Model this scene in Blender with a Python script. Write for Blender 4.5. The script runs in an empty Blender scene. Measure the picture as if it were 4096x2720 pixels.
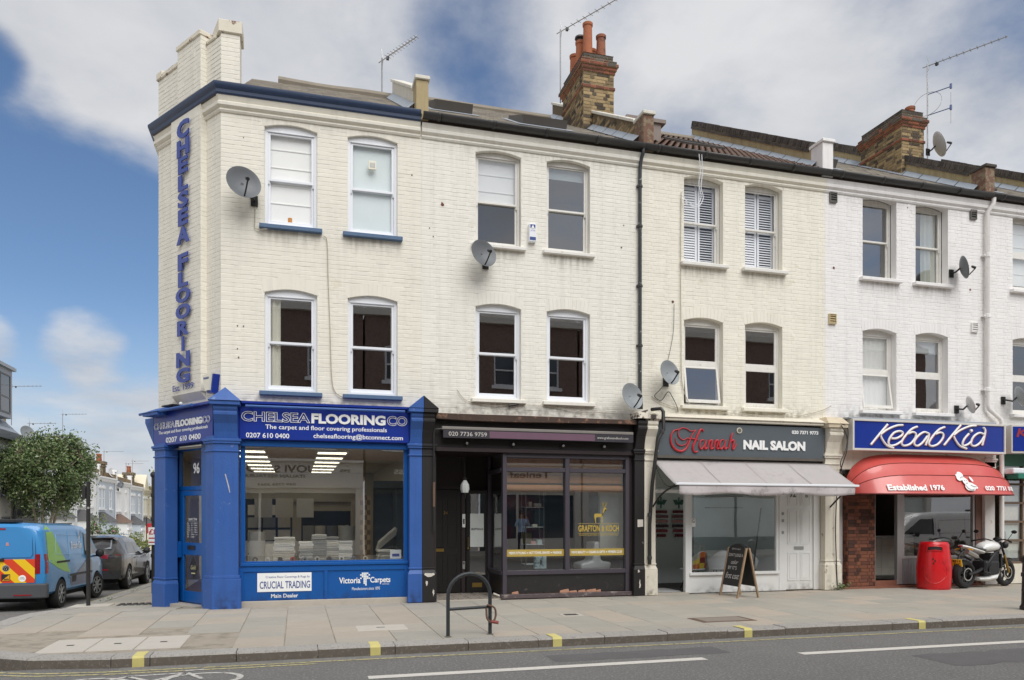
import bpy, bmesh, math, random
from mathutils import Vector, Matrix
R = math.radians
scene = bpy.context.scene
# ---------------------------------------------------------------- camera
CAM_YAW, CAM_Y, CAM_Z, FOC = R(15.65), -14.2, 1.58, 3070.0 / 4096
cam_data = bpy.data.cameras.new('camera'); cam = bpy.data.objects.new('camera', cam_data)
scene.collection.objects.link(cam); scene.camera = cam
cam.location = (0, CAM_Y, CAM_Z); cam.rotation_euler = (R(90), 0, -CAM_YAW)
cam_data.sensor_width = 36; cam_data.lens = 36 * FOC
cam_data.shift_y = (2064 - 1360) / 4096
cam_data.clip_start = .05; cam_data.clip_end = 2000
# ---------------------------------------------------------------- sky
SUN_EL, SUN_AZ = R(50), R(168)      # azimuth clockwise from +Y: the sun stands behind the camera, hidden by cloud
world = bpy.data.worlds.new('World'); scene.world = world; world.use_nodes = True
nt = world.node_tree; nt.nodes.clear()
def wn(t, **k):
    n = nt.nodes.new(t)
    for a, b in k.items(): setattr(n, a, b)
    return n
def wl(a, b): nt.links.new(a, b)
def wmath(op, a, b=None, c=None):
    n = wn('ShaderNodeMath', operation=op)
    for i, x in enumerate((a, b, c)):
        if x is None: continue
        if isinstance(x, (int, float)): n.inputs[i].default_value = x
        else: wl(x, n.inputs[i])
    return n.outputs[0]
sky = wn('ShaderNodeTexSky', sky_type='NISHITA', sun_disc=False)
sky.sun_elevation = SUN_EL; sky.sun_rotation = SUN_AZ; sky.air_density = 1.0; sky.dust_density = .6; sky.ozone_density = 2.0
tc = wn('ShaderNodeTexCoord'); sep = wn('ShaderNodeSeparateXYZ'); wl(tc.outputs['Generated'], sep.inputs[0])
zz = wmath('ADD', wmath('MAXIMUM', sep.outputs[2], 0.0), .22)
cmb = wn('ShaderNodeCombineXYZ')
wl(wmath('DIVIDE', sep.outputs[0], zz), cmb.inputs[0]); wl(wmath('DIVIDE', sep.outputs[1], zz), cmb.inputs[1])
def wnoise(scale, detail, rough, off, dist=0.0):
    mp = wn('ShaderNodeMapping'); mp.inputs['Location'].default_value = off; wl(cmb.outputs[0], mp.inputs[0])
    n = wn('ShaderNodeTexNoise'); n.inputs['Scale'].default_value = scale; n.inputs['Detail'].default_value = detail
    n.inputs['Roughness'].default_value = rough; n.inputs['Distortion'].default_value = dist; wl(mp.outputs[0], n.inputs[0])
    return n.outputs[0]
n1 = wnoise(1.7, 10, .58, (3.1, 7.7, 0), .1); n2 = wnoise(2.1, 8, .55, (11.3, 2.2, 4.0), .2)
def blob(d, cosr, amp):          # a broad bank of cloud (amp>0) or a gap in it (amp<0) round direction d
    v = Vector(d).normalized()
    dt = wn('ShaderNodeVectorMath', operation='DOT_PRODUCT'); nv = wn('ShaderNodeVectorMath', operation='NORMALIZE')
    wl(tc.outputs['Generated'], nv.inputs[0]); wl(nv.outputs[0], dt.inputs[0]); dt.inputs[1].default_value = v
    mr = wn('ShaderNodeMapRange', interpolation_type='SMOOTHSTEP'); wl(dt.outputs['Value'], mr.inputs[0])
    mr.inputs[1].default_value = cosr; mr.inputs[2].default_value = 1.0; mr.inputs[3].default_value = 0; mr.inputs[4].default_value = amp
    return mr.outputs[0]
dens = wmath('ADD', wmath('MULTIPLY', n1, 1.0), .155)
for b in [((-.340, 1.134, .35), .972, -.40), ((-.193, 1.093, .33), .9877, -.16), ((-.392, 1.148, .60), .9990, -.24), ((-.27, 1.115, .61), .9936, .18), ((-.19, 1.09, .56), .9925, .20),
          ((-.264, 1.112, .226), .9982, .38), ((-.40, 1.15, .226), .9988, .30), ((.228, .975, .62), .995, -.15), ((.444, .914, .70), .9965, -.13), ((.93, .776, .67), .9955, -.15)]:
    dens = wmath('ADD', dens, blob(*b))
cov = wn('ShaderNodeMapRange', interpolation_type='SMOOTHSTEP'); wl(dens, cov.inputs[0])
cov.inputs[1].default_value = .36; cov.inputs[2].default_value = .72
shade = wn('ShaderNodeValToRGB'); wl(wmath('ADD', wmath('MULTIPLY', n2, .75), wmath('MULTIPLY', dens, .25)), shade.inputs[0])
shade.color_ramp.elements[0].position = .36; shade.color_ramp.elements[0].color = (2.65, 2.8, 3.1, 1)
shade.color_ramp.elements[1].position = .62; shade.color_ramp.elements[1].color = (4.1, 4.14, 4.25, 1)
mixs = wn('ShaderNodeMix', data_type='RGBA'); wl(cov.outputs[0], mixs.inputs[0])
skm = wn('ShaderNodeMix', data_type='RGBA', blend_type='MULTIPLY'); skm.inputs[0].default_value = 1
wl(sky.outputs[0], skm.inputs[6]); skm.inputs[7].default_value = (.50, .56, .625, 1)
hz = wn('ShaderNodeMapRange', interpolation_type='SMOOTHSTEP'); wl(sep.outputs[2], hz.inputs[0])      # pale haze low over the roofs
hz.inputs[1].default_value = .0; hz.inputs[2].default_value = .26; hz.inputs[3].default_value = .8; hz.inputs[4].default_value = 0
hzm = wn('ShaderNodeMix', data_type='RGBA'); wl(hz.outputs[0], hzm.inputs[0]); wl(skm.outputs[2], hzm.inputs[6]); hzm.inputs[7].default_value = (2.9, 3.3, 3.9, 1)
wl(hzm.outputs[2], mixs.inputs[6]); wl(shade.outputs[0], mixs.inputs[7])
bg = wn('ShaderNodeBackground'); bg.inputs[1].default_value = .1; wl(mixs.outputs[2], bg.inputs[0])
wo = wn('ShaderNodeOutputWorld'); wl(bg.outputs[0], wo.inputs[0])
# ---------------------------------------------------------------- sun
sun_data = bpy.data.lights.new('sun', 'SUN'); sun_data.energy = 1.5; sun_data.angle = R(50); sun_data.color = (1, .985, .955)
sun = bpy.data.objects.new('sun', sun_data); scene.collection.objects.link(sun)
sun.rotation_euler = Vector((-math.sin(SUN_AZ) * math.cos(SUN_EL), -math.cos(SUN_AZ) * math.cos(SUN_EL), -math.sin(SUN_EL))).to_track_quat('-Z', 'Y').to_euler()
vs = scene.view_settings; vs.view_transform = 'Standard'; vs.look = 'None'; vs.gamma = 1; vs.use_curve_mapping = False; vs.exposure = .85
scene.cycles.max_bounces = 8; scene.cycles.transparent_max_bounces = 12; scene.cycles.use_denoising = True
# ---------------------------------------------------------------- helpers
rnd = random.Random(7)
col = scene.collection
OFF = {}
class MB:
    def __init__(s, T=None): s.v = []; s.f = []; s.T = T
    def add(s, vs, fs):
        n = len(s.v); T = s.T
        s.v += [tuple(T @ Vector(p)) if T else tuple(p) for p in vs]
        s.f += [tuple(i + n for i in f) for f in fs]; return s
    def box(s, x0, x1, y0, y1, z0, z1):
        return s.add([(x0,y0,z0),(x1,y0,z0),(x1,y1,z0),(x0,y1,z0),(x0,y0,z1),(x1,y0,z1),(x1,y1,z1),(x0,y1,z1)],
                     [(0,3,2,1),(4,5,6,7),(0,1,5,4),(1,2,6,5),(2,3,7,6),(3,0,4,7)])
    def prism(s, poly, ax, a, b):
        def p3(p, t): return (t,p[0],p[1]) if ax == 'x' else (p[0],t,p[1]) if ax == 'y' else (p[0],p[1],t)
        n = len(poly)
        return s.add([p3(p, a) for p in poly] + [p3(p, b) for p in poly],
                     [tuple(range(n))[::-1], tuple(range(n, 2*n))] + [(i, (i+1) % n, n+(i+1) % n, n+i) for i in range(n)])
    def tube(s, pts, r, n=8, closed=False):
        pts = [Vector(p) for p in pts]; m = len(pts); rs = r if isinstance(r, (list, tuple)) else [r]*m
        vs = []; prev = None
        for i, p in enumerate(pts):
            a = pts[(i-1) % m] if closed or i > 0 else p; b = pts[(i+1) % m] if closed or i < m-1 else p
            d = (b - a).normalized() if (b-a).length > 1e-9 else Vector((0,0,1))
            if prev is None:
                up = Vector((0,0,1)) if abs(d.z) < .9 else Vector((1,0,0)); x = d.cross(up).normalized()
            else: x = (prev - d * prev.dot(d)).normalized()
            prev = x; y = d.cross(x)
            vs += [p + (x*math.cos(2*math.pi*k/n) + y*math.sin(2*math.pi*k/n)) * rs[i] for k in range(n)]
        fs = [(i*n+k, i*n+(k+1) % n, ((i+1) % m)*n+(k+1) % n, ((i+1) % m)*n+k) for i in range(m if closed else m-1) for k in range(n)]
        if not closed: fs += [tuple(range(n))[::-1], tuple(range((m-1)*n, m*n))]
        return s.add(vs, fs)
    def lathe(s, prof, M=None, n=20, arc=1.0):
        vs = []; m = len(prof); M = M or Matrix()
        full = arc >= 1
        cols_ = n if full else n+1
        for k in range(cols_):
            t = 2*math.pi*arc*k/n
            vs += [M @ Vector((r*math.cos(t), r*math.sin(t), z)) for r, z in prof]
        fs = [(k*m+i, ((k+1) % cols_)*m+i, ((k+1) % cols_)*m+i+1, k*m+i+1) for k in range(n) for i in range(m-1)]
        return s.add(vs, fs)
    def grid(s, fn, nu, nv):
        vs = [fn(i/nu, j/nv) for j in range(nv+1) for i in range(nu+1)]; w = nu+1
        return s.add(vs, [(j*w+i, j*w+i+1, (j+1)*w+i+1, (j+1)*w+i) for j in range(nv) for i in range(nu)])
    def disc(s, c, r, d, n=16, axis='y'):
        c = Vector(c); pts = []
        for k in range(n):
            a = 2*math.pi*k/n; ca, sa = r*math.cos(a), r*math.sin(a)
            pts.append((c[0]+ca, c[2]+sa) if axis == 'y' else (c[1]+ca, c[2]+sa) if axis == 'x' else (c[0]+ca, c[1]+sa))
        k = {'x':0,'y':1,'z':2}[axis]
        return s.prism(pts, axis, c[k], c[k]+d)
    def sphere(s, c, r, n=12, m=8):
        rx, ry, rz = r if isinstance(r, (tuple, list)) else (r, r, r)
        vs = [(c[0]+rx*math.sin(math.pi*j/m)*math.cos(2*math.pi*i/n), c[1]+ry*math.sin(math.pi*j/m)*math.sin(2*math.pi*i/n), c[2]+rz*math.cos(math.pi*j/m)) for j in range(m+1) for i in range(n)]
        return s.add(vs, [(j*n+i, (j+1)*n+i, (j+1)*n+(i+1) % n, j*n+(i+1) % n) for j in range(m) for i in range(n)])
    def text(s, body, s0, s1, z0, z1=None, d=0.0, ext=.006, bold=0.0, outline=0.0, shear=0.0, flip=False):
        """lettering fitted into the rectangle s0..s1 x z0..z1 of the plane y=d (front towards -y)"""
        cu = bpy.data.curves.new('t', 'FONT'); cu.body = body; cu.resolution_u = 3; cu.shear = shear
        cu.offset = bold
        if outline: cu.fill_mode = 'NONE'; cu.bevel_depth = outline; cu.bevel_resolution = 0
        ob = bpy.data.objects.new('t', cu); me = ob.to_mesh()
        vs = [tuple(v.co) for v in me.vertices]; fs = [tuple(p.vertices) for p in me.polygons]
        ob.to_mesh_clear(); bpy.data.objects.remove(ob); bpy.data.curves.remove(cu)
        xs = [v[0] for v in vs]; ys = [v[1] for v in vs]
        ax, bx, ay, by = min(xs), max(xs), min(ys), max(ys)
        kx = (s1-s0)/(bx-ax); ky = kx if z1 is None else (z1-z0)/(by-ay)
        out = []
        for v in vs:
            px = (v[0]-ax)*kx; px = (s1-px) if flip else s0+px
            out.append((px, d-ext-(v[2]*kx if outline else 0), z0+(v[1]-ay)*ky))
        if outline or ext <= .0025: return s.add(out, fs)
        n = len(out); edges = {}
        for f in fs:
            for i in range(len(f)):
                e = (f[i], f[(i+1) % len(f)]); edges[e] = 1
        side = [(a, b, b+n, a+n) for (a, b) in edges if (b, a) not in edges]
        return s.add(out + [(p[0], d, p[2]) for p in out], fs + [q[::-1] for q in side])
    def build(s, name, mat, parent=None, smooth=0, bevel=0.0, origin=None, label=None, kind=None, seg=1):
        off = Vector(OFF.get(parent, (0,0,0))) if parent else Vector(origin or (0,0,0))
        if parent is None and origin is None and s.v:
            off = Vector((sum(p[0] for p in s.v)/len(s.v), sum(p[1] for p in s.v)/len(s.v), min(p[2] for p in s.v)))
        me = bpy.data.meshes.new(name); me.from_pydata([(p[0]-off[0], p[1]-off[1], p[2]-off[2]) for p in s.v], [], s.f)
        if mat is not None: me.materials.append(mat)
        me.validate()
        bm = bmesh.new(); bm.from_mesh(me); bmesh.ops.recalc_face_normals(bm, faces=bm.faces); bm.to_mesh(me); bm.free()
        if smooth:
            me.polygons.foreach_set('use_smooth', [True]*len(me.polygons)); me.set_sharp_from_angle(angle=R(smooth))
        o = bpy.data.objects.new(name, me); col.objects.link(o)
        if parent: o.parent = parent; OFF[o] = off
        else: o.location = off; OFF[o] = off
        if bevel:
            b = o.modifiers.new('bevel', 'BEVEL'); b.width = bevel; b.segments = seg; b.limit_method = 'ANGLE'; b.angle_limit = R(35)
        if label: o['label'] = label
        if kind: o['kind'] = kind
        return o
def raw(name, vs, fs, mat, parent=None, **k):
    m = MB(); m.add(vs, fs); return m.build(name, mat, parent, **k)
def tag(o, label=None, cat=None, group=None, kind=None):
    if label: o['label'] = label
    if cat: o['category'] = cat
    if group: o['group'] = group
    if kind: o['kind'] = kind
    return o
def thing(name, label, cat, loc=(0,0,0), group=None, rotz=None):
    o = bpy.data.objects.new(name, None); col.objects.link(o); o.location = loc; o.empty_display_size = .2
    tag(o, label, cat, group)
    OFF[o] = Vector(loc)
    if rotz is not None: o.rotation_euler = (0,0,rotz); OFF[o] = Vector((0,0,0))   # built in its own frame, then turned and placed
    return o
def frame(ox, oy, ang, oz=0.0): return Matrix.Translation((ox, oy, oz)) @ Matrix.Rotation(ang, 4, 'Z')
def copy_tree(o, parent=None):
    c = o.copy(); col.objects.link(c); c.parent = parent; OFF[c] = OFF.get(o, Vector((0,0,0)))
    for ch in list(o.children): copy_tree(ch, c)
    return c
def spline(pts, n=6, closed=False):
    P = [Vector(p) for p in pts]; m = len(P); out = []
    for i in range(m if closed else m-1):
        p0 = P[(i-1) % m] if closed or i > 0 else P[i]; p1 = P[i]; p2 = P[(i+1) % m]; p3 = P[(i+2) % m] if closed or i < m-2 else P[(i+1) % m]
        for k in range(n):
            t = k/n
            out.append(.5*((2*p1) + (p2-p0)*t + (2*p0-5*p1+4*p2-p3)*t*t + (3*p1-p0-3*p2+p3)*t*t*t))
    if not closed: out.append(P[-1])
    return out
# ---------------------------------------------------------------- materials
MATS = {}
def s2l(h):
    h = h.lstrip('#'); c = [int(h[i:i+2], 16)/255 for i in (0, 2, 4)]
    return tuple(x/12.92 if x <= .04045 else ((x+.055)/1.055)**2.4 for x in c)
def mat(name, c=(.5,.5,.5), rough=.6, metal=0.0, var=.10, scale=5.0, bump=0.0, bscale=60.0, c2=None, c2at=.62, c2w=.06, c2scale=6.0, coat=0.0, emit=None, estr=1.0, rvar=0.0, streak=0.0, spec=.5, island=0.0, alpha=None, obj=False):
    if name in MATS: return MATS[name]
    m = bpy.data.materials.new(name); m.use_nodes = True; N = m.node_tree; nd = N.nodes; lk = N.links.new; b = nd['Principled BSDF']; MATS[name] = m
    c = s2l(c) if isinstance(c, str) else c; c2 = s2l(c2) if isinstance(c2, str) else c2
    b.inputs['Roughness'].default_value = rough; b.inputs['Metallic'].default_value = metal; b.inputs['Specular IOR Level'].default_value = spec
    if coat: b.inputs['Coat Weight'].default_value = coat; b.inputs['Coat Roughness'].default_value = .04
    if emit: b.inputs['Emission Color'].default_value = (*(s2l(emit) if isinstance(emit, str) else emit), 1); b.inputs['Emission Strength'].default_value = estr
    if obj: pos = nd.new('ShaderNodeTexCoord').outputs['Object']
    else: pos = nd.new('ShaderNodeNewGeometry').outputs['Position']
    def noise(sc, det=5, v=pos, rg=.6):
        n = nd.new('ShaderNodeTexNoise'); n.inputs['Scale'].default_value = sc; n.inputs['Detail'].default_value = det; n.inputs['Roughness'].default_value = rg; lk(v, n.inputs[0]); return n.outputs[0]
    def mth(op, a, bb):
        n = nd.new('ShaderNodeMath'); n.operation = op
        for i, x in enumerate((a, bb)):
            if isinstance(x, (int, float)): n.inputs[i].default_value = x
            else: lk(x, n.inputs[i])
        return n.outputs[0]
    val = None
    if var:
        val = mth('ADD', mth('MULTIPLY', mth('SUBTRACT', noise(scale), .5), 2.4*var), 1.0)
    if streak:
        mp = nd.new('ShaderNodeMapping'); mp.inputs['Scale'].default_value = (5, 5, .35); lk(pos, mp.inputs[0])
        st = nd.new('ShaderNodeMapRange'); lk(noise(1.6, 5, mp.outputs[0]), st.inputs[0]); st.inputs[1].default_value = .48; st.inputs[2].default_value = .75; st.inputs[3].default_value = 1; st.inputs[4].default_value = 1-streak
        val = mth('MULTIPLY', val, st.outputs[0]) if val else st.outputs[0]
    if island:
        oi = nd.new('ShaderNodeObjectInfo').outputs['Random']; ri = nd.new('ShaderNodeNewGeometry').outputs['Random Per Island']
        fr = mth('FRACT', mth('ADD', oi, ri), 0)
        iv = mth('ADD', mth('MULTIPLY', mth('SUBTRACT', fr, .5), 2*island), 1.0)
        val = mth('MULTIPLY', val, iv) if val else iv
    base = nd.new('ShaderNodeRGB'); base.outputs[0].default_value = (*c, 1); cur = base.outputs[0]
    if c2 is not None:
        mr = nd.new('ShaderNodeMapRange'); lk(noise(c2scale, 7, rg=.65), mr.inputs[0]); mr.inputs[1].default_value = c2at-c2w; mr.inputs[2].default_value = c2at+c2w
        mx = nd.new('ShaderNodeMix'); mx.data_type = 'RGBA'; lk(mr.outputs[0], mx.inputs[0]); lk(cur, mx.inputs[6]); mx.inputs[7].default_value = (*c2, 1); cur = mx.outputs[2]
    if val is not None:
        vm = nd.new('ShaderNodeVectorMath'); vm.operation = 'SCALE'; lk(cur, vm.inputs[0]); lk(val, vm.inputs['Scale']); cur = vm.outputs[0]
    lk(cur, b.inputs['Base Color'])
    if rvar: lk(mth('ADD', mth('MULTIPLY', mth('SUBTRACT', noise(scale*1.7), .5), 2*rvar), rough), b.inputs['Roughness'])
    if bump:
        bp = nd.new('ShaderNodeBump'); bp.inputs['Strength'].default_value = bump; bp.inputs['Distance'].default_value = .01; lk(noise(bscale, 4), bp.inputs['Height']); lk(bp.outputs[0], b.inputs['Normal'])
    return m
def glass(name, refl=.12, tint=(.9,.93,.92), rough=0.0, dirt=0.0):
    if name in MATS: return MATS[name]
    m = bpy.data.materials.new(name); m.use_nodes = True; N = m.node_tree; nd = N.nodes; nd.clear(); lk = N.links.new; MATS[name] = m
    o = nd.new('ShaderNodeOutputMaterial'); tr = nd.new('ShaderNodeBsdfTransparent'); gl = nd.new('ShaderNodeBsdfGlossy'); mx = nd.new('ShaderNodeMixShader')
    tr.inputs[0].default_value = (*tint, 1); gl.inputs['Roughness'].default_value = rough; gl.inputs[0].default_value = (1,1,1,1)
    fr = nd.new('ShaderNodeLayerWeight'); fr.inputs[0].default_value = .5; pw = nd.new('ShaderNodeMath'); pw.operation = 'POWER'; lk(fr.outputs['Facing'], pw.inputs[0]); pw.inputs[1].default_value = 5.0
    ad = nd.new('ShaderNodeMath'); ad.operation = 'MULTIPLY_ADD'; lk(pw.outputs[0], ad.inputs[0]); ad.inputs[1].default_value = .9; ad.inputs[2].default_value = refl; ad.use_clamp = True
    ge = nd.new('ShaderNodeNewGeometry'); ns = nd.new('ShaderNodeTexNoise'); ns.inputs['Scale'].default_value = 1.1; ns.inputs['Detail'].default_value = 1; lk(ge.outputs['Position'], ns.inputs[0])
    bp = nd.new('ShaderNodeBump'); bp.inputs['Strength'].default_value = .04; bp.inputs['Distance'].default_value = .02; lk(ns.outputs[0], bp.inputs['Height']); lk(bp.outputs[0], gl.inputs['Normal'])
    lk(ad.outputs[0], mx.inputs[0]); lk(tr.outputs[0], mx.inputs[1]); lk(gl.outputs[0], mx.inputs[2]); lk(mx.outputs[0], o.inputs[0])
    return m
# ---------------------------------------------------------------- brick and slab pieces
BRK = {}
def brick_mesh(L, H, P, k, m):
    """one painted or bare brick: front face proud by P with a worn arris; origin at its left bottom on the bed face"""
    key = (round(L,4), round(H,4), round(P,4), k, m.name)
    if key in BRK: return BRK[key]
    r = random.Random(k*7919+int(L*1000)); c = .006; cx = .0008 if P < .0065 else .006
    j = lambda a: r.uniform(-a, a)
    vs = [(0,0,0),(L,0,0),(L,0,H),(0,0,H), (cx,-P+j(.001),c+j(.004)),(L-cx,-P+j(.001),c+j(.004)),(L-cx,-P+j(.001),H-c+j(.003)),(cx,-P+j(.001),H-c+j(.003))]
    fs = [(4,5,6,7),(0,1,5,4),(1,2,6,5),(2,3,7,6),(3,0,4,7)]
    me = bpy.data.meshes.new('brick'); me.from_pydata(vs, [], fs); me.materials.append(m); BRK[key] = (me, vs, fs); return BRK[key]
def lay_bricks(parent, T, ang, s0, s1, z0, z1, mats, out, holes=(), ch=.0775, L=.2225, gap=.004, P=.0034, seed=1, dd=.0, bond='F'):
    """courses of bricks over a rectangle; holes: callables z -> list of (a,b) intervals that stay free. Appends candidates to out."""
    r = random.Random(seed); n = max(1, round((z1-z0)/ch)); ch = (z1-z0)/n
    for i in range(n):
        z = z0+i*ch; zc = z+ch/2
        free = [(s0, s1)]
        for h in holes:
            for a, b in h(zc):
                nf = []
                for p, q in free:
                    if b <= p or a >= q: nf.append((p, q)); continue
                    if a > p: nf.append((p, a))
                    if b < q: nf.append((b, q))
                free = nf
        x = s0 - (.165 if i % 2 else 0) + (0 if bond == 'F' else .0); k = i
        while x < s1:
            w = (L if k % 2 == 0 else L/2) if bond == 'F' else L
            for p, q in free:
                a, b = max(x, p), min(x+w, q)
                if b-a > .03:
                    full = abs(b-a-w) < 1e-6
                    out.append((T, ang, a, z, (w if full else b-a)-(gap if P > .0065 else .001), ch-gap, P+r.uniform(-.0012, .0016), r.randrange(5), full, mats[0] if len(mats) == 1 else r.choice(mats), dd, parent))
            x += w; k += 1
def place_bricks(cands, limit=300, name='brick', rest='brickwork', restmat=None):
    """the pieces that show largest become objects of their own; the rest is one joined part"""
    cp = Vector((0, CAM_Y, CAM_Z)); sc = []
    for c in cands:
        T, ang, a, z, L, H = c[:6]; w = T @ Vector((a, 0, z)); sc.append((L*H/((w-cp).length**2), c))
    sc.sort(key=lambda t: -t[0]); groups = {}
    for i, (_, c) in enumerate(sc):
        T, ang, a, z, L, H, P, k, full, m, dd, par = c
        P = round(P*1000)/1000
        if i < limit:
            me = brick_mesh(L, H, P, k, m)[0]
            o = bpy.data.objects.new(name, me); col.objects.link(o); o.parent = par; OFF[o] = OFF[par]
            o.location = (T @ Vector((a, dd, z))) - OFF[par]; o.rotation_euler = (0,0,ang)
        else:
            _, vs, fs = brick_mesh(round(L, 2), H, P, k, m); kx = L/round(L, 2)
            g = groups.setdefault((par, m), MB()); T2 = T @ Matrix.Translation((a, dd, z))
            n = len(g.v); g.v += [tuple(T2 @ Vector((v[0]*kx, v[1], v[2]))) for v in vs]; g.f += [tuple(q+n for q in f) for f in fs]
    for (par, m), g in groups.items(): g.build(rest, m, par, kind='stuff')
# ---------------------------------------------------------------- ground, roads, pavement
ZT = [(-99,0),(-.3,0),(.5,-.05),(2,-.17),(4,-.27),(10.4,-.43),(20,-.68),(60,-1.68),(120,-3.0)]
def zs(y):
    for (a, p), (b, q) in zip(ZT, ZT[1:]):
        if y <= b: return p + (q-p)*(y-a)/(b-a)
    return ZT[-1][1]
M_asph = mat('asphalt', (.175,.168,.160), rough=.9, var=.12, scale=1.3, bump=1.0, bscale=120, c2=(.29,.28,.26), c2at=.57, c2w=.05, c2scale=34)
M_conc = mat('concrete', '#b3a898', rough=.9, var=.12, scale=3, bump=.3, bscale=90, c2='#8f8778', c2at=.6, c2scale=4)
M_kerb = mat('granite_kerb', '#aaa59e', rough=.85, var=.16, scale=4, bump=.5, bscale=120, c2='#7f7b76', c2at=.58, c2scale=40, island=.08)
M_kside = mat('kerb_face_grime_and_shade', '#6f675d', rough=.9, var=.2, scale=6, bump=.6, bscale=110, c2='#8b857b', c2at=.6, c2scale=30)  # front faces: grime, with their shade painted into the darker tone
SLABM = [mat('slab_grey', '#aba498', rough=.85, var=.10, scale=2.2, bump=.25, bscale=150, c2='#837e75', c2at=.655, c2w=.025, c2scale=24, island=.035),
         mat('slab_buff', '#b2a798', rough=.85, var=.09, scale=2.6, bump=.25, bscale=150, c2='#8e8476', c2at=.655, c2w=.025, c2scale=24, island=.035),
         mat('slab_cool', '#a7a297', rough=.85, var=.11, scale=2.0, bump=.25, bscale=150, c2='#807b73', c2at=.655, c2w=.025, c2scale=24, island=.035)]
M_yel = mat('yellow_paint', '#d6ca80', rough=.75, var=.1, scale=9, c2=(.22,.21,.17), c2at=.70, c2w=.05, c2scale=22)
M_yel2 = mat('worn_yellow_paint', '#c4b983', rough=.8, var=.12, scale=9, c2=(.15,.147,.14), c2at=.55, c2w=.07, c2scale=17)
M_wht = mat('white_road_paint', '#d6d1c8', rough=.75, var=.08, scale=6, c2=(.17,.165,.16), c2at=.66, c2w=.06, c2scale=30)
M_mortar = mat('joint_sand', '#6f695f', rough=1, var=.2, scale=12)
g = MB(); g.add([(-600,-600,-3.6),(600,-600,-3.6),(600,600,-3.6),(-600,600,-3.6)], [(0,1,2,3)])
tag(g.build('ground', M_conc, origin=(0,0,-3.6)), kind='structure')
def strip_grid(xs, ys, zf):
    m = MB(); w = len(xs); m.add([(x, y, zf(x, y)) for y in ys for x in xs], [(j*w+i, j*w+i+1, (j+1)*w+i+1, (j+1)*w+i) for j in range(len(ys)-1) for i in range(w-1)]); return m
tag(strip_grid([-60,-20,-4.2,0,20,70], [-13.3,-9,-4.6], lambda x, y: -.12).build('road', M_asph, origin=(0,0,0)), 'grey tarmac high street in front of the shops', kind='structure')
ysd = [-4.6,-.3,.5,2,4,7,10.4,20,40,60,110]
tag(strip_grid([-10.4,-7,-4.2], ysd, lambda x, y: zs(y)-.12).build('side_road', M_asph, origin=(0,0,0)), 'tarmac side street running downhill beside the corner shop', kind='structure')
# kerb: outer line y=-4.75 along the high street, x=-4.3 down the side street, radius 2.3 between
KC = (-2.0, -2.45)
def kerb_path(r):
    pts = [(26 - i*.92, KC[1]-r, 0) for i in range(31)]; pts = [p for p in pts if p[0] > KC[0]]
    pts += [(KC[0]-r*math.sin(a), KC[1]-r*math.cos(a), 0) for a in [R(q) for q in (0, 22.5, 45, 67.5, 90)]]
    y = KC[1]+.9
    while y < 60: pts.append((KC[0]-r, y, 0)); y += .92 if y < 16 else 6
    return pts
kerb = tag(bpy.data.objects.new('kerb', None), 'granite kerb along the edge of the pavement', kind='structure'); col.objects.link(kerb); OFF[kerb] = Vector((0,0,0))
ko, ki = kerb_path(2.3), kerb_path(2.0)
for (a, b, c, d) in zip(ko, ko[1:], ki, ki[1:]):
    m = MB(); e = .005
    va, vb, vc, vd = (Vector(p) for p in (a, b, c, d)); t = (vb-va).normalized()*e
    q = [va+t, vb-t, vd-t, vc+t]; j = rnd.uniform(-.004, .004)
    n = (vc-va).normalized()
    top = [(p.x, p.y, zs(p.y)+j) for p in q]; bot = [(p.x, p.y, zs(p.y)-.2) for p in q]
    cham = [(p.x, p.y, zs(p.y)-.022+j) for p in q[:2]]
    top[0] = tuple(Vector(top[0])+n*.018); top[1] = tuple(Vector(top[1])+n*.018)
    m.add(bot+top+cham, [(4,5,6,7),(8,9,5,4),(0,1,9,8),(1,2,6,5,9),(2,3,7,6),(3,0,8,4,7)])
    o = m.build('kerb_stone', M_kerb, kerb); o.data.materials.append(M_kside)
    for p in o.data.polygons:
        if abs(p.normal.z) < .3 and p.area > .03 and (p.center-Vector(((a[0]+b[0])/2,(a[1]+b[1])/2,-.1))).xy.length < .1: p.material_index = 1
for x in (-1.72, .92, 3.26, 6.08, 9.05):
    m = MB(); w = .062
    m.add([(x-w,-4.447,.0055),(x+w,-4.447,.0055),(x+w,-4.735,.0055),(x-w,-4.735,.0055),(x-w,-4.757,-.02),(x+w,-4.757,-.02),(x+w,-4.756,-.118),(x-w,-4.756,-.118)], [(0,1,2,3),(3,2,5,4),(4,5,6,7)])
    m.build('yellow_mark', M_yel, kerb)
far = MB()
for a, b in zip(ysd, ysd[1:]):
    far.add([(-10.4,a,zs(a)-.13),(-10.4,b,zs(b)-.13),(-10.4,b,zs(b)),(-10.4,a,zs(a)),(-13.2,b,zs(b)+.02),(-13.2,a,zs(a)+.02)], [(0,1,2,3),(3,2,4,5)])
tag(far.build('far_pavement', M_conc, origin=(0,0,0)), 'pavement on the far side of the side street', kind='structure')
opp = MB(); opp.box(-30, 40, -17.6, -13.3, -.2, 0)
tag(opp.build('opposite_pavement', SLABM[0], origin=(0,0,0)), 'pavement on the other side of the high street', kind='structure')
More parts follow.
